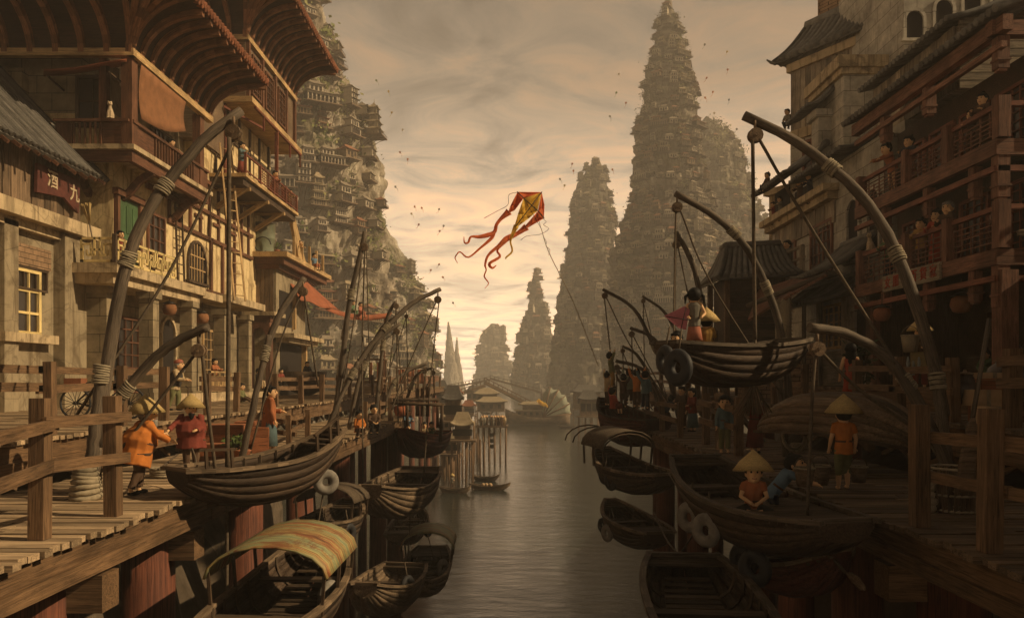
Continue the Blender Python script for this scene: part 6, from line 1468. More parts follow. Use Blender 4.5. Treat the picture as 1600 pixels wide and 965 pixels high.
# two cats
def cat(label,p,face,s=.5):
    t=thing('cat',label,'cat',p); WLOC[t.name]=V((0,0,0)); t.rotation_euler=(0,0,R(face)); m=MB()
    m.loft([[V((a*math.cos(x),y+b*math.sin(x),z))*s for x in [2*math.pi*q/10 for q in range(10)]] for z,a,b,y in ((.02,.26,.34,.06),(.25,.27,.30,.05),(.55,.19,.20,-.02),(.75,.12,.13,-.06),(.85,.11,.11,-.08))])
    m.ell(V((0,-.12,.98))*s,(.17*s,.17*s,.15*s),10,8); m.ell(V((0,-.26,.94))*s,(.07*s,.06*s,.05*s),8,6)
    for k in (1,-1):
        m.loft([[V((k*.10+.05*r_*math.cos(x),-.10+.03*r_*math.sin(x),z))*s for x in [2*math.pi*q/6 for q in range(6)]] for z,r_ in ((1.05,1.2),(1.16,.7),(1.25,.1))])
        m.tube([V((k*.09,-.16,.5))*s,V((k*.09,-.2,.2))*s,V((k*.09,-.22,.03))*s],[.07*s,.06*s,.06*s],7); m.ell(V((k*.09,-.27,.03))*s,(.06*s,.09*s,.04*s),8,5)
    m.tube([V((.1,.35,.06))*s,V((.35,.40,.05))*s,V((.48,.2,.05))*s,V((.42,.0,.06))*s],[.06*s,.05*s,.045*s,.03*s],7)
    b=remesh(m,.03*s,2)
    for k in (1,-1): b.ell(V((k*.065,-.27,1.0))*s,(.022*s,.012*s,.028*s),6,5,1)
    b.build('body',[M['fur'],M['ink']],t)
cat('sand coloured cat sitting on the loggia rail',V((-16.6,33.05,24.68)),15,.62)
cat('pale striped cat sitting on the end of the lower red balcony rail',V((14.6,32.6,19.18)),-60,.62)
# ------------------------------------------------------------------ kites
def ribbon(m,pts,ws,mi=0,th=.01):
    pts=bez([P(*p) for p in pts],max(12,4*len(pts))); n=len(pts); rows=[]
    for i,p in enumerate(pts):
        d=(pts[min(i+1,n-1)]-pts[max(i-1,0)]).normalized(); w_=V((d.z,.35*math.sin(i*.7),-d.x)).normalized()
        f=i/(n-1)*(len(ws)-1); k=min(int(f),len(ws)-2); ww=ws[k]+(ws[k+1]-ws[k])*(f-k)
        rows.append([p-w_*ww/2,p+w_*ww/2])
    m.sheet(rows,mi,th)
def kz_(x,y,dy=0): return (680+x/4.827,260+y/4.827,38+dy+.0058*(x-740))
def silk(name,col):
    m=plain(name,col,.7,9,.25,.0,.2); nt=m.node_tree; b=nt.nodes['Principled BSDF']; out=nt.nodes['Material Output']
    tr=N(nt,'ShaderNodeBsdfTranslucent'); mx=N(nt,'ShaderNodeMixShader'); mx.inputs[0].default_value=.68
    nt.links.new(b.inputs['Base Color'].links[0].from_socket,tr.inputs['Color']); nt.links.new(b.outputs[0],mx.inputs[1]); nt.links.new(tr.outputs[0],mx.inputs[2]); nt.links.new(mx.outputs[0],out.inputs['Surface']); return m
M['kred']=silk('red_kite_silk',(.90,.27,.09)); M['kyel']=silk('yellow_kite_silk',(1.0,.70,.12))
bk=thing('big_kite','big yellow and red diamond kite with long curling tails','kite',P(*kz_(740,290)))
def poly(m,pts,c=None,bulge=0,n=4):
    q=[P(*kz_(*p)) for p in pts]; ctr=sum(q,V((0,0,0)))/len(q)+V((0,bulge,0))
    for a,b in zip(q,q[1:]+q[:1]):
        m.sheet([[ctr.lerp(a,s/n) for s in range(n+1)],[ctr.lerp(a.lerp(b,.5),s/n) for s in range(n+1)],[ctr.lerp(b,s/n) for s in range(n+1)]],0,.012)
part('sail',bk,M['kyel'],lambda m:(poly(m,[(803,195,0),(668,240,.1),(625,360,.3),(598,455,.5),(625,450,.5),(700,395,.35),(772,335,.2)],bulge=.35)),'yellow middle sail')
part('sail',bk,M['kred'],lambda m:(poly(m,[(803,195,0),(620,193,.2),(668,240,.1)],bulge=.15),poly(m,[(620,193,.2),(668,240,.1),(600,330,.5),(548,358,.7),(565,300,.5)],bulge=.2)),'red wing sail')
part('sail',bk,M['kred'],lambda m:(poly(m,[(803,195,0),(824,290,.2),(820,392,.3),(775,335,.2)],bulge=.15),poly(m,[(775,335,.2),(820,392,.3),(700,462,.6),(655,475,.7)],bulge=.15)),'red outer sail')
part('tail',bk,M['kred'],lambda m:ribbon(m,[kz_(558,340,.6),kz_(500,390,.8),kz_(462,440,.9),kz_(440,500,1.0),kz_(340,530,1.2),kz_(270,530,1.3),kz_(250,572,1.3),kz_(222,575,1.35),kz_(216,530,1.4)],[.36,.16,.16,.22,.12,.10,.08,.03]))
part('tail',bk,M['kred'],lambda m:ribbon(m,[kz_(440,500,1.0),kz_(425,540,1.0),kz_(340,615,1.2),kz_(250,684,1.3),kz_(190,645,1.3),kz_(165,660,1.3),kz_(150,690,1.4),kz_(168,728,1.4)],[.2,.16,.10,.08,.06,.06,.05,.02]))
part('tail',bk,M['kred'],lambda m:ribbon(m,[kz_(690,455,.6),kz_(620,505,.8),kz_(540,545,.9),kz_(470,605,1.0),kz_(400,670,1.1),kz_(376,740,1.1),kz_(385,780,1.1),kz_(370,830,1.15),kz_(402,880,1.2),kz_(375,918,1.2)],[.36,.2,.28,.16,.12,.10,.06,.07,.05,.02]))
part('tail',bk,M['kred'],lambda m:ribbon(m,[kz_(530,560,.9),kz_(468,630,1.0),kz_(488,680,1.0),kz_(410,730,1.05),kz_(430,765,1.1),kz_(462,745,1.1)],[.2,.1,.12,.15,.12,.03]))
part('tail',bk,M['kyel'],lambda m:ribbon(m,[kz_(612,445,.5),kz_(580,520,.7),kz_(568,570,.8),kz_(580,640,.8),kz_(535,685,.9),kz_(535,700,.9)],[.26,.16,.08,.09,.08,.02]),'yellow tail')
part('spar',bk,M['ink'],lambda m:(m.tube([P(*kz_(618,190,-.05)),P(*kz_(670,242,-.1)),P(*kz_(775,335,-.05)),P(*kz_(822,392,.1))],.022,5),m.tube([P(*kz_(805,192,-.06)),P(*kz_(740,275,-.3)),P(*kz_(608,452,.35))],.022,5),m.tube([P(*kz_(668,240,-.05)),P(*kz_(800,470,-.2))],.012,4),m.tube([P(*kz_(740,275,-.3)),P(*kz_(800,470,-.2))],.012,4)))
part('kite_string',bk,M['rope'],lambda m:m.tube(bez([P(*kz_(800,470,-.2)),P(858,395,37.5),P(895,470,36.8),P(935,572,35.6)],14),.02,5))
part('tassel',bk,M['ink'],lambda m:(m.tube(bez([P(*kz_(815,395,.2)),P(*kz_(838,420,.2)),P(*kz_(815,440,.2)),P(*kz_(858,470,.2)),P(*kz_(790,512,.2)),P(*kz_(690,525,.3)),P(*kz_(645,555,.3))],20),.012,4),m.tube(bez([P(*kz_(620,195,.2)),P(*kz_(555,215,.3)),P(*kz_(548,290,.4)),P(*kz_(470,335,.5)),P(*kz_(370,390,.6))],16),.012,4),m.tube(bez([P(*kz_(815,530,-.2)),P(*kz_(840,570,-.2)),P(*kz_(835,600,-.2)),P(*kz_(865,630,-.2)),P(*kz_(855,668,-.2))],14),.014,4)))
pk=thing('pink_kite','small pink fish shaped kite held behind the girl with tails','kite',P(1062,497,16.2))
part('sail',pk,cloth('pink_silk',(.50,.17,.20)),lambda m:(m.prism([P(1038,493,16.25),P(1070,478,16.2),P(1078,484,16.2),P(1072,515,16.25),P(1060,512,16.25)],(0,.02,0))))
part('spar',pk,M['ink'],lambda m:(m.tube([P(1040,494,16.22),P(1078,500,16.18)],.008,4),m.tube([P(1072,480,16.18),P(1064,514,16.22)],.008,4)))
KC={'green':(.40,.46,.25),'yellow':(.75,.6,.25),'red':(.62,.28,.17),'orange':(.8,.42,.2),'grey':(.38,.35,.3),'blue':(.36,.41,.46),'pale':(.75,.68,.56)}
SK=[(588,126,'green','beside the big cliff top'),(607,143,'yellow','beside the big cliff top'),(612,176,'yellow','beside the big cliff'),(629,203,'pale','beside the big cliff'),(625,238,'red','beside the big cliff'),(637,249,'orange','beside the big cliff'),
(648,323,'orange','over the canal'),(659,325,'orange','over the canal'),(643,334,'yellow','over the canal'),(686,327,'grey','over the canal'),(654,351,'red','over the canal'),(687,361,'red','over the canal'),(693,353,'grey','over the canal'),(618,292,'grey','beside the big cliff'),
(673,422,'orange','above the low cliff shoulder'),(692,433,'orange','above the low cliff shoulder'),(686,413,'red','above the low cliff shoulder'),(708,473,'grey','above the low cliff shoulder'),
(894,256,'red','above the blunt karst tower'),(896,267,'orange','above the blunt karst tower'),(882,290,'yellow','above the blunt karst tower'),(875,280,'grey','above the blunt karst tower'),
(963,145,'green','against the sky by the tall tower'),(978,161,'red','against the sky by the tall tower'),(953,182,'grey','against the sky by the tall tower'),(967,116,'pale','against the sky by the tall tower'),(957,265,'orange','against the sky by the tall tower'),
(1101,70,'grey','high over the rounded hump'),(1136,81,'yellow','high over the rounded hump'),(1137,109,'red','high over the rounded hump'),(1104,122,'red','high over the rounded hump'),(1114,144,'orange','high over the rounded hump'),(1102,153,'orange','high over the rounded hump'),(1139,156,'blue','high over the rounded hump'),(1116,177,'pale','high over the rounded hump'),(1151,202,'grey','high over the rounded hump')]
for i,(px,py,col,wh) in enumerate(SK):
    Y=rnd(190,260); s=.8*Y/F; k='k_'+col
    if k not in M: M[k]=silk(col+'_kite_paper',KC[col])
    c=P(px,py,Y); a=rnd(-.7,.7)
    t=thing('small_kite',f'tiny {col} kite flying {wh}','kite',c,f'tiny {col} kites flying {wh}')
    q=Matrix.Rotation(a,3,'Y')
    part('sail',t,M[k],lambda m:m.prism([c+q@V((x*s,0,z*s)) for x,z in ((0,2.9),(2.3,.6),(0,-3.2),(-2.3,.6))],(0,.05,0)))
    part('tail',t,M[k],lambda m:m.sheet([[c+q@V((.9*s*math.sin(j*1.1)-.2*s+e*s,.1*j,-3.1*s-j*1.1*s)) for e in (0,.5)] for j in range(6)],0,.03))

# ------------------------------------------------------------------ far water front: bridges, stilt huts, junk, small boats
def stilts(t,x0,x1,y0,y1,z,nx,ny,r):
    for i in range(nx):
        for j in range(ny):
            x=x0+(x1-x0)*i/max(1,nx-1); y=y0+(y1-y0)*j/max(1,ny-1)
            part('stilt',t,M['post'],lambda m:m.tube([(x,y,-1),(x+rnd(-.1,.1),y,z)],r,6))
def hut(label,px0,px1,py_floor,py_base,h,roofm='tile',rows=3,roofh=2.0,posts=False):
    Y=F*HC/(py_base-590); z=HC+(590-py_floor)*Y/F; x0=(px0-800)*Y/F; x1=(px1-800)*Y/F; d=(x1-x0)*.7
    t=thing('stilt_hut',label,'hut',((x0+x1)/2,Y,0))
    stilts(t,x0,x1,Y,Y+d,z,4,2,.11)
    part('platform',t,M['plankw'],lambda m:m.box2((x0-.5,Y-.6,z),(x1+.5,Y+d+.4,z+.25)))
    part('wall',t,M['plankw'],lambda m:m.box2((x0+.3,Y+.5,z+.25),(x1-.3,Y+d,z+h)))
    for i in range(3): part('window',t,M['dark'],lambda m:m.box(((x0+(x1-x0)*(i+.75)/3.5),Y+.49,z+h*.55),(1.0,.1,h*.4)))
    part('roof',t,M[roofm],lambda m:hip(m,(x0+x1)/2,Y+d/2,z+h,(x1-x0)*1.15,d*1.35,roofh,.5,.4,0))
    return t
hut('stilt hut with a grey tiled roof behind the red boat',692,722,660,748,3.2,'tile')
hut('open stilt pavilion with a pale curved roof over the water',706,738,690,757,2.2,'htile3',roofh=1.7)
hut('wide russet roofed stilt house below the low cliff shoulder',700,722,634,668,3.5,'tilered')
hut('brown stilt house beside the drawbridge',728,754,628,652,3.8,'tile')
hut('dark stilt house at the foot of the tall tower',896,940,640,668,5,'tile')
hut('long stilt shed with a straw roof near the raised bridge leaf',742,778,634,656,4,'htile3')
hut('tall dark stilt house under the low cliff shoulder',676,700,640,690,4.5,'tile')
hut('small pale stilt hut beside the open pavilion',690,708,676,738,2.4,'htile3',roofh=1.8)
hut('stilt boathouse on the far side of the junk',905,936,652,690,4,'tile')
hut('small stilt hut with a russet roof against the cliff foot',660,690,622,672,4,'tilered')
pr_=thing('watch_pier','narrow pier on tall stilts lined with onlookers','pier',(P(768,668,130)))
x0=P(747,668,130).x; x1=P(790,668,130).x; stilts(pr_,x0,x1,130,133,6,6,2,.13); part('platform',pr_,M['plankw'],lambda m:m.box2((x0-.4,129.6,5.9),(x1+.4,133.4,6.2)))
part('rail',pr_,M['post'],lambda m:(m.beam((x0,129.7,7.1),(x1,129.7,7.1),.12,.12),[m.box((x0+(x1-x0)*i/6,129.7,6.6),(.12,.12,.9)) for i in range(7)]))
mb=MB()
for i in range(26): 
    x=rnd(x0,x1); y=rnd(130,132.6); mb.loft([[V((x+r_*math.cos(q),y+r_*math.sin(q),6.2+z)) for q in [0,1.05,2.1,3.14,4.2,5.2]] for r_,z in ((.22,0),(.26,.7),(.28,1.2),(.1,1.35))],i%3); mb.ell((x,y,7.65),(.14,.15,.18),7,6,3)
mb.build('crowd',[cloth(*C_['cream']),cloth(*C_['grey']),cloth(*C_['brown']),M['skin']],kind='stuff',label='far crowd of onlookers on the narrow pier')
for k in range(3): boat(['topmost','middle','lowest'][k]+' small boat hanging in a column under the narrow pier',P(774,677+9*k,130.8),P(762,677+9*k,130.8),.9,.55,'hull',thw=(.5,),name='small_boat')
def bridge(label,a,b,w_=4.0,rail=True):
    t=thing('drawbridge',label,'bridge',a); d=(b-a).normalized(); s=V((0,1,0))
    part('deck',t,M['plankw'],lambda m:m.beam(a,b,w_,.9))
    for k in (-1,1): part('rail',t,M['post'],lambda m:(m.beam(a+s*k*w_/2+V((0,0,1.5)),b+s*k*w_/2+V((0,0,1.5)),.2,.2),[m.beam(a.lerp(b,i/12)+s*k*w_/2+V((0,0,.3)),a.lerp(b,i/12)+s*k*w_/2+V((0,0,1.5)),.18,.18) for i in range(13)]))
    part('pier',t,M['post'],lambda m:(m.tube([V((a.x,a.y-1,-1)),a+V((0,-1,0))],.45,7),m.tube([V((a.x,a.y+1,-1)),a+V((0,1,0))],.45,7)))
    return t
bridge('raised bridge leaf rising from the sunlit shore',P(684,628,255),P(757,602,258)); bridge('raised bridge leaf rising from the tall tower shore',P(842,640,255),P(757,597,252))
bridge('farther bridge leaf on the sunlit shore',P(700,606,380),P(766,593,380)); bridge('farther bridge leaf on the tall tower shore',P(846,613,380),P(766,591,380))
jk=thing('junk','old two storey river junk with a ribbed grey green fan sail','junk',P(835,662,240))
boatY=240
def f(m):
    rows=[]
    for i in range(13):
        s=i/12; x=P(790+100*s,660,boatY).x; hw_=3.2*(1-abs(2*s-1)**2.5*.6); zt=2.2+2.6*(2*s-1)**2
        rows.append([V((x,boatY-hw_,zt)),V((x,boatY-hw_*.8,.9)),V((x,boatY-hw_*.2,.1)),V((x,boatY+hw_*.2,.1)),V((x,boatY+hw_*.8,.9)),V((x,boatY+hw_,zt))])
    m.sheet(rows[::-1],0,.2); 
part('hull',jk,M['hullpale'],f)
xa=P(806,650,boatY).x; xb=P(872,650,boatY).x
part('deck',jk,M['plankw'],lambda m:m.box2((xa-2,boatY-2.6,2.1),(xb+1,boatY+2.6,2.4)))
part('cabin',jk,M['plankw'],lambda m:(m.box2((xa,boatY-2.4,2.4),(xb,boatY+2.4,4.2)),m.box2((xa+2,boatY-2,4.4),(xb-1.5,boatY+2,6.0))))
for i in range(7): part('window',jk,M['dark'],lambda m:m.box((xa+1+(xb-xa-2)*i/6,boatY-2.45,3.4),(.8,.12,.9)))
part('roof',jk,M['htile3'],lambda m:(m.box2((xa-.5,boatY-2.8,4.2),(xb+.5,boatY+2.8,4.4)),hip(m,(xa+xb)/2,boatY,6.0,(xb-xa)*.9,5.2,1.0,.7,.4,0)))
sp=[(846,650),(860,606),(874,612),(884,622),(890,634),(889,650)]
part('sail',jk,plain('grey_green_sail',(.34,.36,.28),.9,1,.25,0,.2),lambda m:m.sheet([[P(848,652,boatY-3).lerp(P(px,py,boatY-3+.25*math.sin(i)),s/5) for s in range(6)] for i,(px,py) in enumerate(((848,615),(860,604),(865,609),(873,608),(877,616),(884,617),(886,627),(891,630),(890,640),(893,646)))],0,.1))
part('batten',jk,M['post'],lambda m:[m.tube([P(848,652,boatY-3.2),P(px,py,boatY-3.2)],.2,5) for px,py in ((860,604),(873,608),(884,617),(891,630),(893,646))])
part('mast',jk,M['post'],lambda m:m.tube([P(858,655,boatY),P(858,604,boatY)],.3,7))
part('banner',jk,M['kyel'],lambda m:ribbon(m,[(840,624,236),(846,630,236),(852,632,236),(856,636,236)],[1.0,1.4,1.0,.3]),'yellow banner')
def wboat(label,px0,px1,py,beam=1.4,depth=.6,mat='hull',rise=.5,crew=0):
    Y=F*HC/(py-590); a=V(((px0-800)*Y/F,Y,.45)); b=V(((px1-800)*Y/F,Y-1.0,.45))
    t=boat(label,a,b,beam,depth,mat,.45,.2,rise*.6,rise,(.3,.55),.1,.2,name='river_boat')
    return a,b
fb=[('slim sampan with a standing oarsman on the open water',688,736,769,'hullpale'),('long sampan with three white bundles on the open water',734,797,764,'hullpale'),('sampan moored behind the long sampan',738,780,750,'hull'),('far cargo boat with a high bow near the junk',762,800,654,'hull'),('far low boat passing under the narrow pier',746,770,658,'hull'),('small far boat below the raised bridge leaf',750,772,646,'hull'),('far rowboat by the tall tower shore',872,900,668,'hull')]
for l,a,b,y,mt in fb: wboat(l,a,b,y,1.8 if y<700 else 1.3,.8,mt)
person('oarsman in grey standing in the slim sampan on the open water',P(706,763,97.7),1.7,40,'front','reach','stand','stand',8,1,C_['grey'],C_['brown'],hair='short',hat='cone')
for i,px in enumerate((755,760,766)): 
    m=MB(); q=P(px,757,100); m.ell(q,(.28,.26,.24),8,6); m.build('cargo_bundle',M['box'],None,'round white bundle lying in the long sampan on the open water','bundle','white bundles in the long sampan')

# ------------------------------------------------------------------ things on the quays
def crate(label,p,d,rz=0,mat='crate',name='crate',group=None):
    t=thing(name,label,'crate' if mat!='box' else 'box',p,group); x,y,z=d; WLOC[t.name]=V((0,0,0)); t.rotation_euler=(0,0,rz)
    def f(m):
        for s in (-1,1):
            for k in range(3):
                m.box((0,s*y/2,z*(k+.5)/3),(x,.03,z/3-.015)); m.box((s*x/2,0,z*(k+.5)/3),(.03,y-.03,z/3-.015))
        m.box((0,0,.015),(x-.03,y-.03,.03))
    if mat=='box': 
        part('body',t,M[mat],lambda m:m.box((0,0,z/2),(x,y,z))); part('tape',t,M['lash'],lambda m:m.box((0,0,z/2),(x*.16,y+.006,z+.006)))
    else:
        part('slat',t,M[mat],f); part('corner_post',t,M[mat],lambda m:[m.box((sx*(x/2-.03),sy*(y/2-.03),z/2),(.06,.06,z)) for sx in (-1,1) for sy in (-1,1)])
        part('lid',t,M[mat],lambda m:[m.box((0,-y/2+y*(k+.5)/4,z+.02),(x+.02,y/4-.012,.03)) for k in range(4)])
    return t
def plant(label,p,h,r,n=70,pot=True,mat='leaf',leaf=.14,up=.6):
    t=thing('potted_plant',label,'plant',p); p=V(p); z0=.0
    if pot: part('pot',t,M['pot'],lambda m:m.lathe(p,[(.14,0),(.2,.1),(.22,.28),(.25,.3),(.25,.34),(.2,.33)],12)); z0=.3
    part('stem',t,M['darkwood'],lambda m:[m.tube([p+V((rnd(-.05,.05),rnd(-.05,.05),z0)),p+V((rnd(-r,r)*.6,rnd(-r,r)*.6,z0+h*rnd(.6,.95)))],.015,4) for _ in range(5)])
    def f(m):
        for _ in range(n):
            c_=p+V((random.gauss(0,r*.5),random.gauss(0,r*.5),z0+h*rnd(.25,1))); a=V((random.gauss(0,1),random.gauss(0,1),random.gauss(0,.7)-.2)).normalized()*leaf; b=a.orthogonal().normalized()*leaf*.28
            m.add([c_-a*.2,c_+a*.4+b,c_+a,c_+a*.4-b],[(0,1,2,3)])
    part('foliage',t,M[mat],f); return t
crate('big terracotta coloured crate with a pale lid behind the tall rope',LD(352,703),(1.15,.8,.75),.1); crate('second terracotta crate standing open beside the big one',LD(385,699),(.6,.6,.8),.15)
crate('low terracotta crate in front of the big one',LD(338,719),(.7,.5,.42),.05); crate('upright terracotta crate next to the small plant tray',LD(408,707),(.45,.5,.72),.2)
crate('red brown barrel crate behind the braided woman',LD(402,688),(.8,.7,.7),0,'redwood')
for k,(px,h_) in enumerate(((362,.4),(372,.35),(382,.42))): plant(['first seedling pot by the terracotta crates','middle seedling pot by the terracotta crates','tallest seedling pot by the terracotta crates'][k],LD(px,721)+V((0,-.1*k,0)),h_,.2,40)
def jar(label,p,s,mat='jar',name='storage_jar'):
    t=thing(name,label,'jar',p); p=V(p)
    part('body',t,M[mat],lambda m:m.lathe(p,[(.0,0),(.55*s,0),(.8*s,.25*s),(.95*s,.7*s),(.85*s,1.15*s),(.5*s,1.4*s),(.5*s,1.48*s)],16)); part('lid',t,M['plankw'],lambda m:m.lathe(p,[(.56*s,1.48*s),(.56*s,1.55*s),(.1*s,1.62*s),(.08*s,1.74*s),(.01,1.75*s)],14)); return t
jar('black glazed jar with a lid behind the terracotta crates',V((-8.9,26.5,ZL)),.42); jar('smaller glazed jar behind the terracotta crates',V((-8.4,27.4,ZL)),.34)
jar('wide dark jar behind the cartons on the shaded upper quay',P(1508,590,17.5)-V((0,0,.55)),.42); jar('dark jar beside the red column of the shop',P(1572,578,20)-V((0,0,.5)),.48); jar('squat jar at the edge of the dark shop',P(1600,578,19)-V((0,0,.5)),.46)
for k,(px,py,Y,dm) in enumerate(((1534,606,17,(.55,.5,.34)),(1552,616,16.4,(.62,.5,.36)),(1542,572,17.3,(.6,.5,.36)))):
    crate(['pale carton stacked in the middle beside the jar','pale carton at the bottom near the paddle','pale carton on top of the others by the shop'][k],V((P(px,py,Y).x,Y,ZUR+(.36 if k==0 else 0 if k==1 else .70)-.0)),dm,.05*k,'box','carton')
crate('rust coloured crate behind the upper railing post',V((10.2,17.2,ZUR)),(.5,.5,.9),0,'crate'); crate('low brown tub crate beside the dark jar',V((10.9,17.5,ZUR)),(.9,.6,.4),0,'redwood')
for k in range(3): crate(['lowest brown box hanging shelf in the shop','middle brown box on the shop shelf','upper brown box on the shop shelf'][k],V((17.95,25.4+.7*(k%2),16.08+.0 if k<2 else 16.5)),(.6,.6,.4),0,'crate','shelf_box')
for k in range(14):
    m=MB(); p=V((18.2,25.0+.34*k,14.85)); m.lathe(p,[(.0,0),(.1,0),(.1,.24),(.05,.3),(.05,.36),(.0,.36)],9); o=m.build('bottle',M['jar' if k%3 else 'leafd'],None,'small dark bottle standing on the shop shelf','bottle','bottles on the shop shelf')
# barrel, wash tub, bicycle, basket, pails, coil, brooms, ladders, paddle
t=thing('water_barrel','dented green metal barrel on the roof terrace','barrel',P(410,392,54.5)); p=V((P(410,392,54.5).x,54.5,22.38))
part('body',t,M['barrel'],lambda m:m.lathe(p,[(.85,0),(.9,.08),(.85,.14),(.86,.95),(.9,1.02),(.86,1.1),(.85,2.0),(.9,2.06),(.82,2.1),(0,2.1)],20)); part('hose',t,M['tyre'],lambda m:m.tube([p+V((.3+.55*math.cos(q),-.93,.55+.5*math.sin(q))) for q in [i*.4 for i in range(14)]],.04,5))
plant('red pot with a small green plant beside the terrace barrel',V((P(428,395,55).x+.3,54.6,22.38)),.5,.4,60)
plant('tall dark bamboo plant in the doorway behind the bicycle',V((-18.3,34.2,12.8)),3.6,.55,320,True,'leafd',.3); plant('dark leafy pot plant beside the girl in the red skirt',V((P(1345,610,25).x,25,ZUR)),1.9,.45,160,True,'leafd',.2)
plant('trailing plants on the wooden pole balcony',V((14.2,47.2,19.15)),1.0,.8,140,True,'leafd',.2)
t=thing('wash_tub','big round wooden wash tub on a stand','tub',V((P(478,615,52).x,52,ZUL))); p=V((P(478,615,52).x,52,ZUL))
part('tub',t,M['darkwood'],lambda m:m.lathe(p,[(.3,.05),(.95,.35),(1.25,.9),(1.35,1.6),(1.25,1.6),(1.1,1.0),(0,.9)],18)); part('hoop',t,M['iron'],lambda m:m.lathe(p,[(1.22,.8),(1.28,.82),(1.29,.9),(1.25,.9)],18))
def wheel(m,c_,r_,axis=V((0,1,0)),n=24):
    a=axis.orthogonal().normalized(); b=axis.cross(a); m.tube([c_+(a*math.cos(q)+b*math.sin(q))*r_ for q in [2*math.pi*i/32 for i in range(33)]],.035,6,cap=False)
def spokes(m,c_,r_,axis=V((0,1,0)),n=18):
    a=axis.orthogonal().normalized(); b=axis.cross(a)
    for i in range(n): q=2*math.pi*i/n; m.tube([c_+axis*.04*(1 if i%2 else -1),c_+(a*math.cos(q)+b*math.sin(q))*r_*.97],.009,4)
    m.tube([c_-axis*.08,c_+axis*.08],.05,7)
by_=23.5; w1_=V((P(118,620,by_).x,by_,ZUL+.46)); w2_=V((P(203,620,by_).x,by_,ZUL+.46))
t=thing('bicycle','old black bicycle with spoked wheels parked behind the upper railing','bicycle',(w1_.x,by_,ZUL))
for cc in (w1_,w2_): 
    o=part('wheel',t,M['iron'],lambda m:spokes(m,cc,.43)); part('tyre',o,M['tyre'],lambda m:wheel(m,cc,.44))
bb=w1_.lerp(w2_,.42)-V((0,0,.12)); st_=w1_.lerp(w2_,.3)+V((0,0,.42)); hd_=w1_.lerp(w2_,.82)+V((0,0,.40))
part('frame',t,M['iron'],lambda m:[m.tube([a,b],.025,6) for a,b in ((w1_,bb),(w1_,st_),(bb,st_),(bb,hd_),(st_,hd_),(hd_,w2_))])
part('handlebar',t,M['iron'],lambda m:m.tube(bez([hd_+V((-.2,-.25,.25)),hd_+V((0,-.2,.22)),hd_+V((.03,0,.22)),hd_+V((0,.2,.22)),hd_+V((-.2,.25,.25))],9),.02,5)); part('saddle',t,M['hair'],lambda m:m.ell(st_+V((-.03,0,.16)),(.16,.09,.05),10,6)); part('carrier_box',t,M['crate'],lambda m:m.box(w1_+V((.0,0,.62)),(.5,.35,.22)))
p=PZ(1492,800,ZL)
t=thing('woven_basket','slatted wicker basket standing on the shaded quay behind the railing','basket',p)
part('slat',t,M['straw' if False else 'plankw'],lambda m:[m.beam(p+V((.30*math.cos(q),.30*math.sin(q),.02)),p+V((.37*math.cos(q),.37*math.sin(q),.72)),.07,.02) for q in [2*math.pi*i/22 for i in range(22)]])
part('hoop',t,M['rope'],lambda m:[m.tube([p+V((r_*math.cos(q),r_*math.sin(q),z)) for q in [2*math.pi*i/20 for i in range(21)]],.022,5,cap=False) for r_,z in ((.31,.05),(.335,.3),(.36,.55),(.385,.73))])
part('rope_bundle',t,M['rope'],lambda m:[m.ell(p+V((-.42+.03*math.sin(j*2),-.05,.08+.11*j)),(.09,.1,.075),8,6) for j in range(6)])
def pail(label,p,s=.2,mat='plankw',tilt=None):
    t=thing('pail',label,'pail',p); p=V(p)
    part('bucket',t,M[mat],lambda m:(m.lathe(p,[(0,.01),(s*.72,.01),(s,s*1.9),(s*.93,s*1.9),(s*.68,.06),(0,.06)],14)))
    part('rim',t,M['lash'],lambda m:m.tube([p+V((s*math.cos(q),s*math.sin(q),s*1.9)) for q in [2*math.pi*i/16 for i in range(17)]],.018,5,cap=False))
    part('handle',t,M['ropedark'],lambda m:m.tube([p+V((s*math.cos(q),0,s*1.9+s*1.1*math.sin(q))) for q in [math.pi*i/8 for i in range(9)]],.012,4)); return t
pl_=LD(1318,764); pail('wooden pail held low on the canal side by the boy in the orange vest',pl_+V((-.52,-.15,.10)),.2); pail('wooden pail held on the far side by the boy in the orange vest',pl_+V((.32,.05,.12)),.17)
pail('pail in the hands of the boy reaching from the old sampan',P(1257,742,13.6)-V((0,0,.2)),.17)
pail('grey basin of fish held out by the fisherman',V((11.75,23.6,14.75)),.26,'plasterd')
for k in range(3): m=MB(); q=V((11.75+.16*(k-1),23.42,14.62-.12*(k%2))); m.tube([q,q+V((.01,0,-.18)),q+V((0,0,-.36)),q+V((.0,0,-.42))],[.02,.055,.03,.05],7,sq=.5); m.build('fish',M['fish'],None,'silver fish hanging over the edge of the grey basin','fish','fish in the grey basin')
def coil(label,p,r_,n=5,vertical=True):
    p=V(p); t=MB()
    for j in range(n):
        q0=rnd(0,6); rr=r_*rnd(.85,1.05); t.tube([p+(V((rr*math.cos(q),.03*j,rr*1.35*math.sin(q))) if vertical else V((rr*math.cos(q),rr*math.sin(q),.04+.05*j))) for q in [q0+2*math.pi*i/18 for i in range(19)]],.03,5,cap=False)
    t.build('rope_coil',M['rope'],None,label,'rope')
coil('rope coil hanging on the boat crane beside the overturned hull',P(1243,678,20.5),.33,6); coil('heap of pale rope lying on the quay by the boy with the pail',LD(1249,706)+V((0,0,.0)),.22,5,False)
coil('coil of brown rope lying by the feet of the man in orange',LD(268,744)+V((-.15,-.1,0)),.28,4,False)
coil('rope heap on the shaded upper balcony corner',V((15.2,23.7,18.2)),.2,3,False)
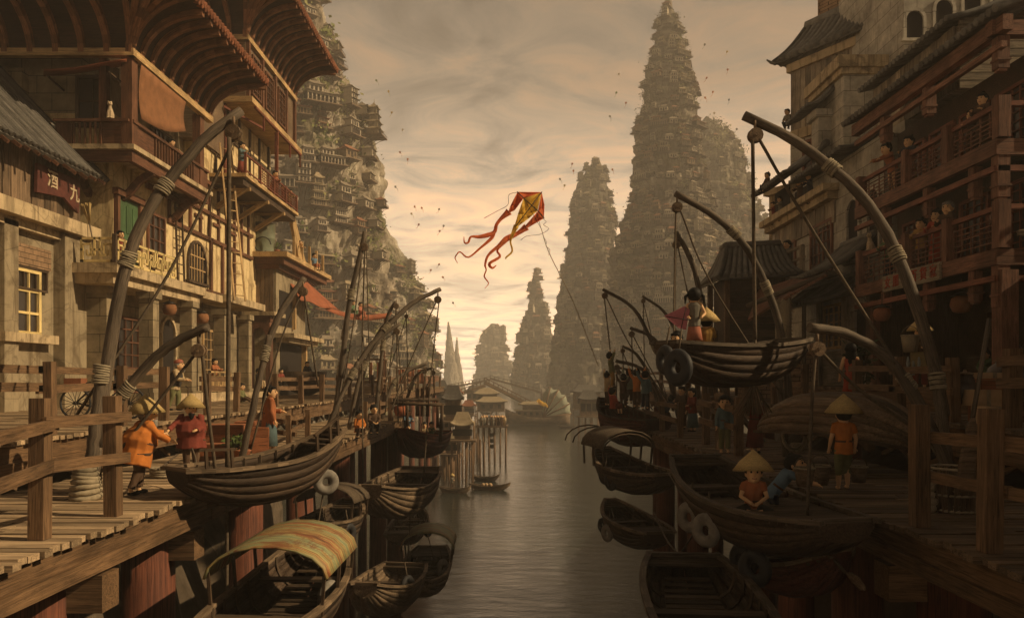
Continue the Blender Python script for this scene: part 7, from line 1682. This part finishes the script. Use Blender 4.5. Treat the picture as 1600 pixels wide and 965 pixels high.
def broom(label,a,b,fan=.35,ln=.8):
    a=V(a); b=V(b); d=(b-a).normalized(); t=thing('broom',label,'broom',b); s=d.cross(V((0,1,0))).normalized()
    part('handle',t,M['pole'],lambda m:m.tube([a,b],.03,6)); part('bristles',t,M['straw' if fan<.3 else 'plankw'],lambda m:[m.tube([b-d*.1+s*rnd(-.04,.04),b+d*ln*rnd(.85,1)+s*rnd(-fan,fan)+V((0,rnd(-.08,.08),0))],.012,4) for _ in range(46)])
broom('twig broom leaning upside down beside the fretwork balcony',P(147,386,32.6),P(139,345,32.6),.25,.75)
broom('twig broom hanging under the boat with the pink kite',P(1180,560,16.9),P(1178,604,16.9),.42,.62)
def ladder(label,a,b,w_,n,mat='goldwood'):
    a=V(a); b=V(b); t=thing('ladder',label,'ladder',a); s=V(w_)
    for k in (-.5,.5): part('side_rail',t,M[mat],lambda m:m.beam(a+s*k,b+s*k,.09,.07))
    for i in range(n): part('rung',t,M[mat],lambda m:m.tube([a.lerp(b,(i+.5)/n)-s*.5,a.lerp(b,(i+.5)/n)+s*.5],.03,5))
ladder('tall wooden ladder leaning from the stone slab up to the red gallery',P(375,470,44.3),P(352,225,46),(.45,.45,0),15); ladder('short ladder beside the arched grille window',V((-16.9,40.9,18.6)),V((-17.1,41.0,22.9)),(0,.8,0),9,'darkwood')
t=thing('paddle','long wooden paddle standing against the upper railing','paddle',P(1518,770,11.4)); a=P(1546,498,12.2); b=P(1520,652,11.8); e=P(1508,768,11.3)
part('shaft',t,M['pole'],lambda m:m.tube([a,b],.035,7)); part('blade',t,M['plankw'],lambda m:m.loft([[b.lerp(e,s)+V((w_*math.cos(q),.025*math.sin(q),0)) for q in [2*math.pi*i/8 for i in range(8)]] for s,w_ in ((0,.04),(.2,.10),(.6,.14),(.95,.12),(1,.07))]))
t=thing('oar','oar slung below the red brown hull at the shaded quay','oar',P(1300,890,13.5)); a=P(1292,860,13.8); b=P(1322,895,13.2); e=P(1352,918,12.8)
part('shaft',t,M['pole'],lambda m:m.tube([a,b],.03,6)); part('blade',t,M['plankw'],lambda m:m.loft([[b.lerp(e,s)+V((0,.02*math.sin(q),w_*math.cos(q))) for q in [2*math.pi*i/8 for i in range(8)]] for s,w_ in ((0,.03),(.3,.09),(.7,.11),(1,.04))]))
t=thing('straw_mat','shaggy straw mat hanging behind the boat crane lashing','mat',P(1222,520,30)); 
part('mat',t,M['plasterd'],lambda m:m.sheet([[P(1211+24*u,468+92*s+3*math.sin(20*u),31+.1*math.sin(6*u)) for u in [i/8 for i in range(9)]] for s in [j/8 for j in range(9)]],0,.05)); part('fringe',t,M['lash'],lambda m:[m.beam(P(1235,472+6*i,31),P(1238+rnd(0,2),475+6*i,31),.03,.03) for i in range(15)])
t=thing('fret_screen','low fretwork screen in front of the long haired woman','screen',V((-15.5,42,ZUL)))
part('fretwork',t,M['goldwood'],lambda m:(fret(Plane((-15.35,0,0),(0,1,0)),m,40.6,13.3,43.6,14.35,.6,.07)))
t=thing('stall','small timber market stall with orange cloths on the far walkway','stall',V((-10.8,62,ZUL))); q=V((-10.8,62,ZUL))
part('frame',t,M['post'],lambda m:(m.box(q+V((-.9,-.8,1.3)),(.12,.12,2.6)),m.box(q+V((.9,-.8,1.3)),(.12,.12,2.6)),m.box(q+V((-.9,.8,1.3)),(.12,.12,2.6)),m.box(q+V((.9,.8,1.3)),(.12,.12,2.6)),m.box(q+V((0,0,2.62)),(2.1,1.9,.1))))
for k,x in enumerate((-.6,0,.6)): part('cloth',t,M['crate'],lambda m:m.sheet([[q+V((x+.26*u,-.86+.04*math.sin(9*u+k),2.4-1.5*s)) for u in [i/5-.5 for i in range(6)]] for s in (0,.3,.6,1)],0,.02))
part('counter',t,M['plankw'],lambda m:m.box(q+V((0,-.5,.5)),(1.7,.7,1.0)))
t=thing('stall','timber rack with orange cloths at the end of the far walkway','stall',V((-10.6,84,ZUL))); q=V((-10.6,84,ZUL))
part('frame',t,M['post'],lambda m:[m.box(q+V((x,0,1.1)),(.14,.14,2.2)) for x in (-1.5,-.5,.5,1.5)]); part('beam',t,M['post'],lambda m:m.beam(q+V((-1.7,0,2.25)),q+V((1.7,0,2.25)),.14,.14))
for x in (-1,0,1): part('cloth',t,M['crate'],lambda m:m.sheet([[q+V((x+.7*u,.05*math.sin(8*u),2.1-1.5*s)) for u in [i/5-.5 for i in range(6)]] for s in (0,.4,.7,1)],0,.02))
t=thing('pole_scaffold','bamboo pole frame standing over the red boat at the quay tip','frame',P(650,640,42)); 
part('pole',t,M['darkwood'],lambda m:(m.tube([P(602,624,42.5),P(686,624,43.5)],.09,6),m.tube([P(610,629,41),P(691,632,41.5)],.09,6)))
for a,b in (((684,622,43.5),(684,668,43.5)),((691,630,41.5),(688,690,41.5)),((636,626,42),(636,665,42)),((612,628,41.5),(612,672,41.5))): part('upright',t,M['darkwood'],lambda m:m.tube([P(*a),P(*b)],.09,6))
for k,(px,py0,py1,Y) in enumerate(((652,606,650,52),(660,606,650,52.5),(668,604,650,53),(600,612,640,50))): 
    m=MB(); m.tube([P(px,py0,Y),P(px,py1,Y)],.13,7); m.build('mooring_post',M['post'],None,'weathered mooring post at the far tip of the sunlit quay','post','mooring posts at the quay tip')
for k,(px,y) in enumerate(((1090,38),(1102,40),(1118,41),(1136,42),(1152,43))):
    q=V(((px-800)*y/F,y,ZUR)); m=MB(); m.tube([q,q+V((0,0,3.2+rnd(-.4,.4)))],.13,7); m.build('mooring_post',M['post'],None,'bare grey post standing behind the hung boat on the shaded quay','post','bare posts behind the hung boat')

line('rope passing from the man in orange to the man in dark red',[(247,733,14.9),(262,722,15.2),(278,708,15.8)],.02)
line('rope trailing from the man in dark red to the large dark sampan',[(300,700,16.4),(306,720,16.0),(300,742,15.2),(286,744,14.8)],.02)
t=thing('walking_stick','thin dark walking stick in the hand of the old bearded man','stick',P(294,640,29.6)); part('shaft',t,M['darkwood'],lambda m:m.tube([P(293,642,29.4),P(294,612,29.7),P(295,606,29.7),P(290,603,29.7)],.025,6))

hut('low stilt shack standing in the water behind the red boat',694,716,712,752,2.0,'htile3',roofh=1.3)
hut('low stilt shack with a grey roof left of the open pavilion',672,690,702,744,2.0,'tile',roofh=1.2)
hut('wide low stilt platform hut beyond the narrow pier',745,790,643,662,3.0,'htile3',roofh=1.6)
hut('small russet stilt hut between the bridge leaf and the pavilion',722,742,650,676,2.6,'tilered',roofh=1.5)
for k in range(26):
    py=rnd(672,752); Y=F*HC/(py-590); x=(rnd(668,762)-800)*Y/F; m=MB(); m.tube([(x,Y,-1),(x+rnd(-.1,.1),Y,rnd(3.0,7.5))],.13,6); m.build('water_post',M['post'],None,'thin weathered post standing in the water before the stilt huts','post','thin posts standing in the water')
bpy.data.scenes.remove(TS)
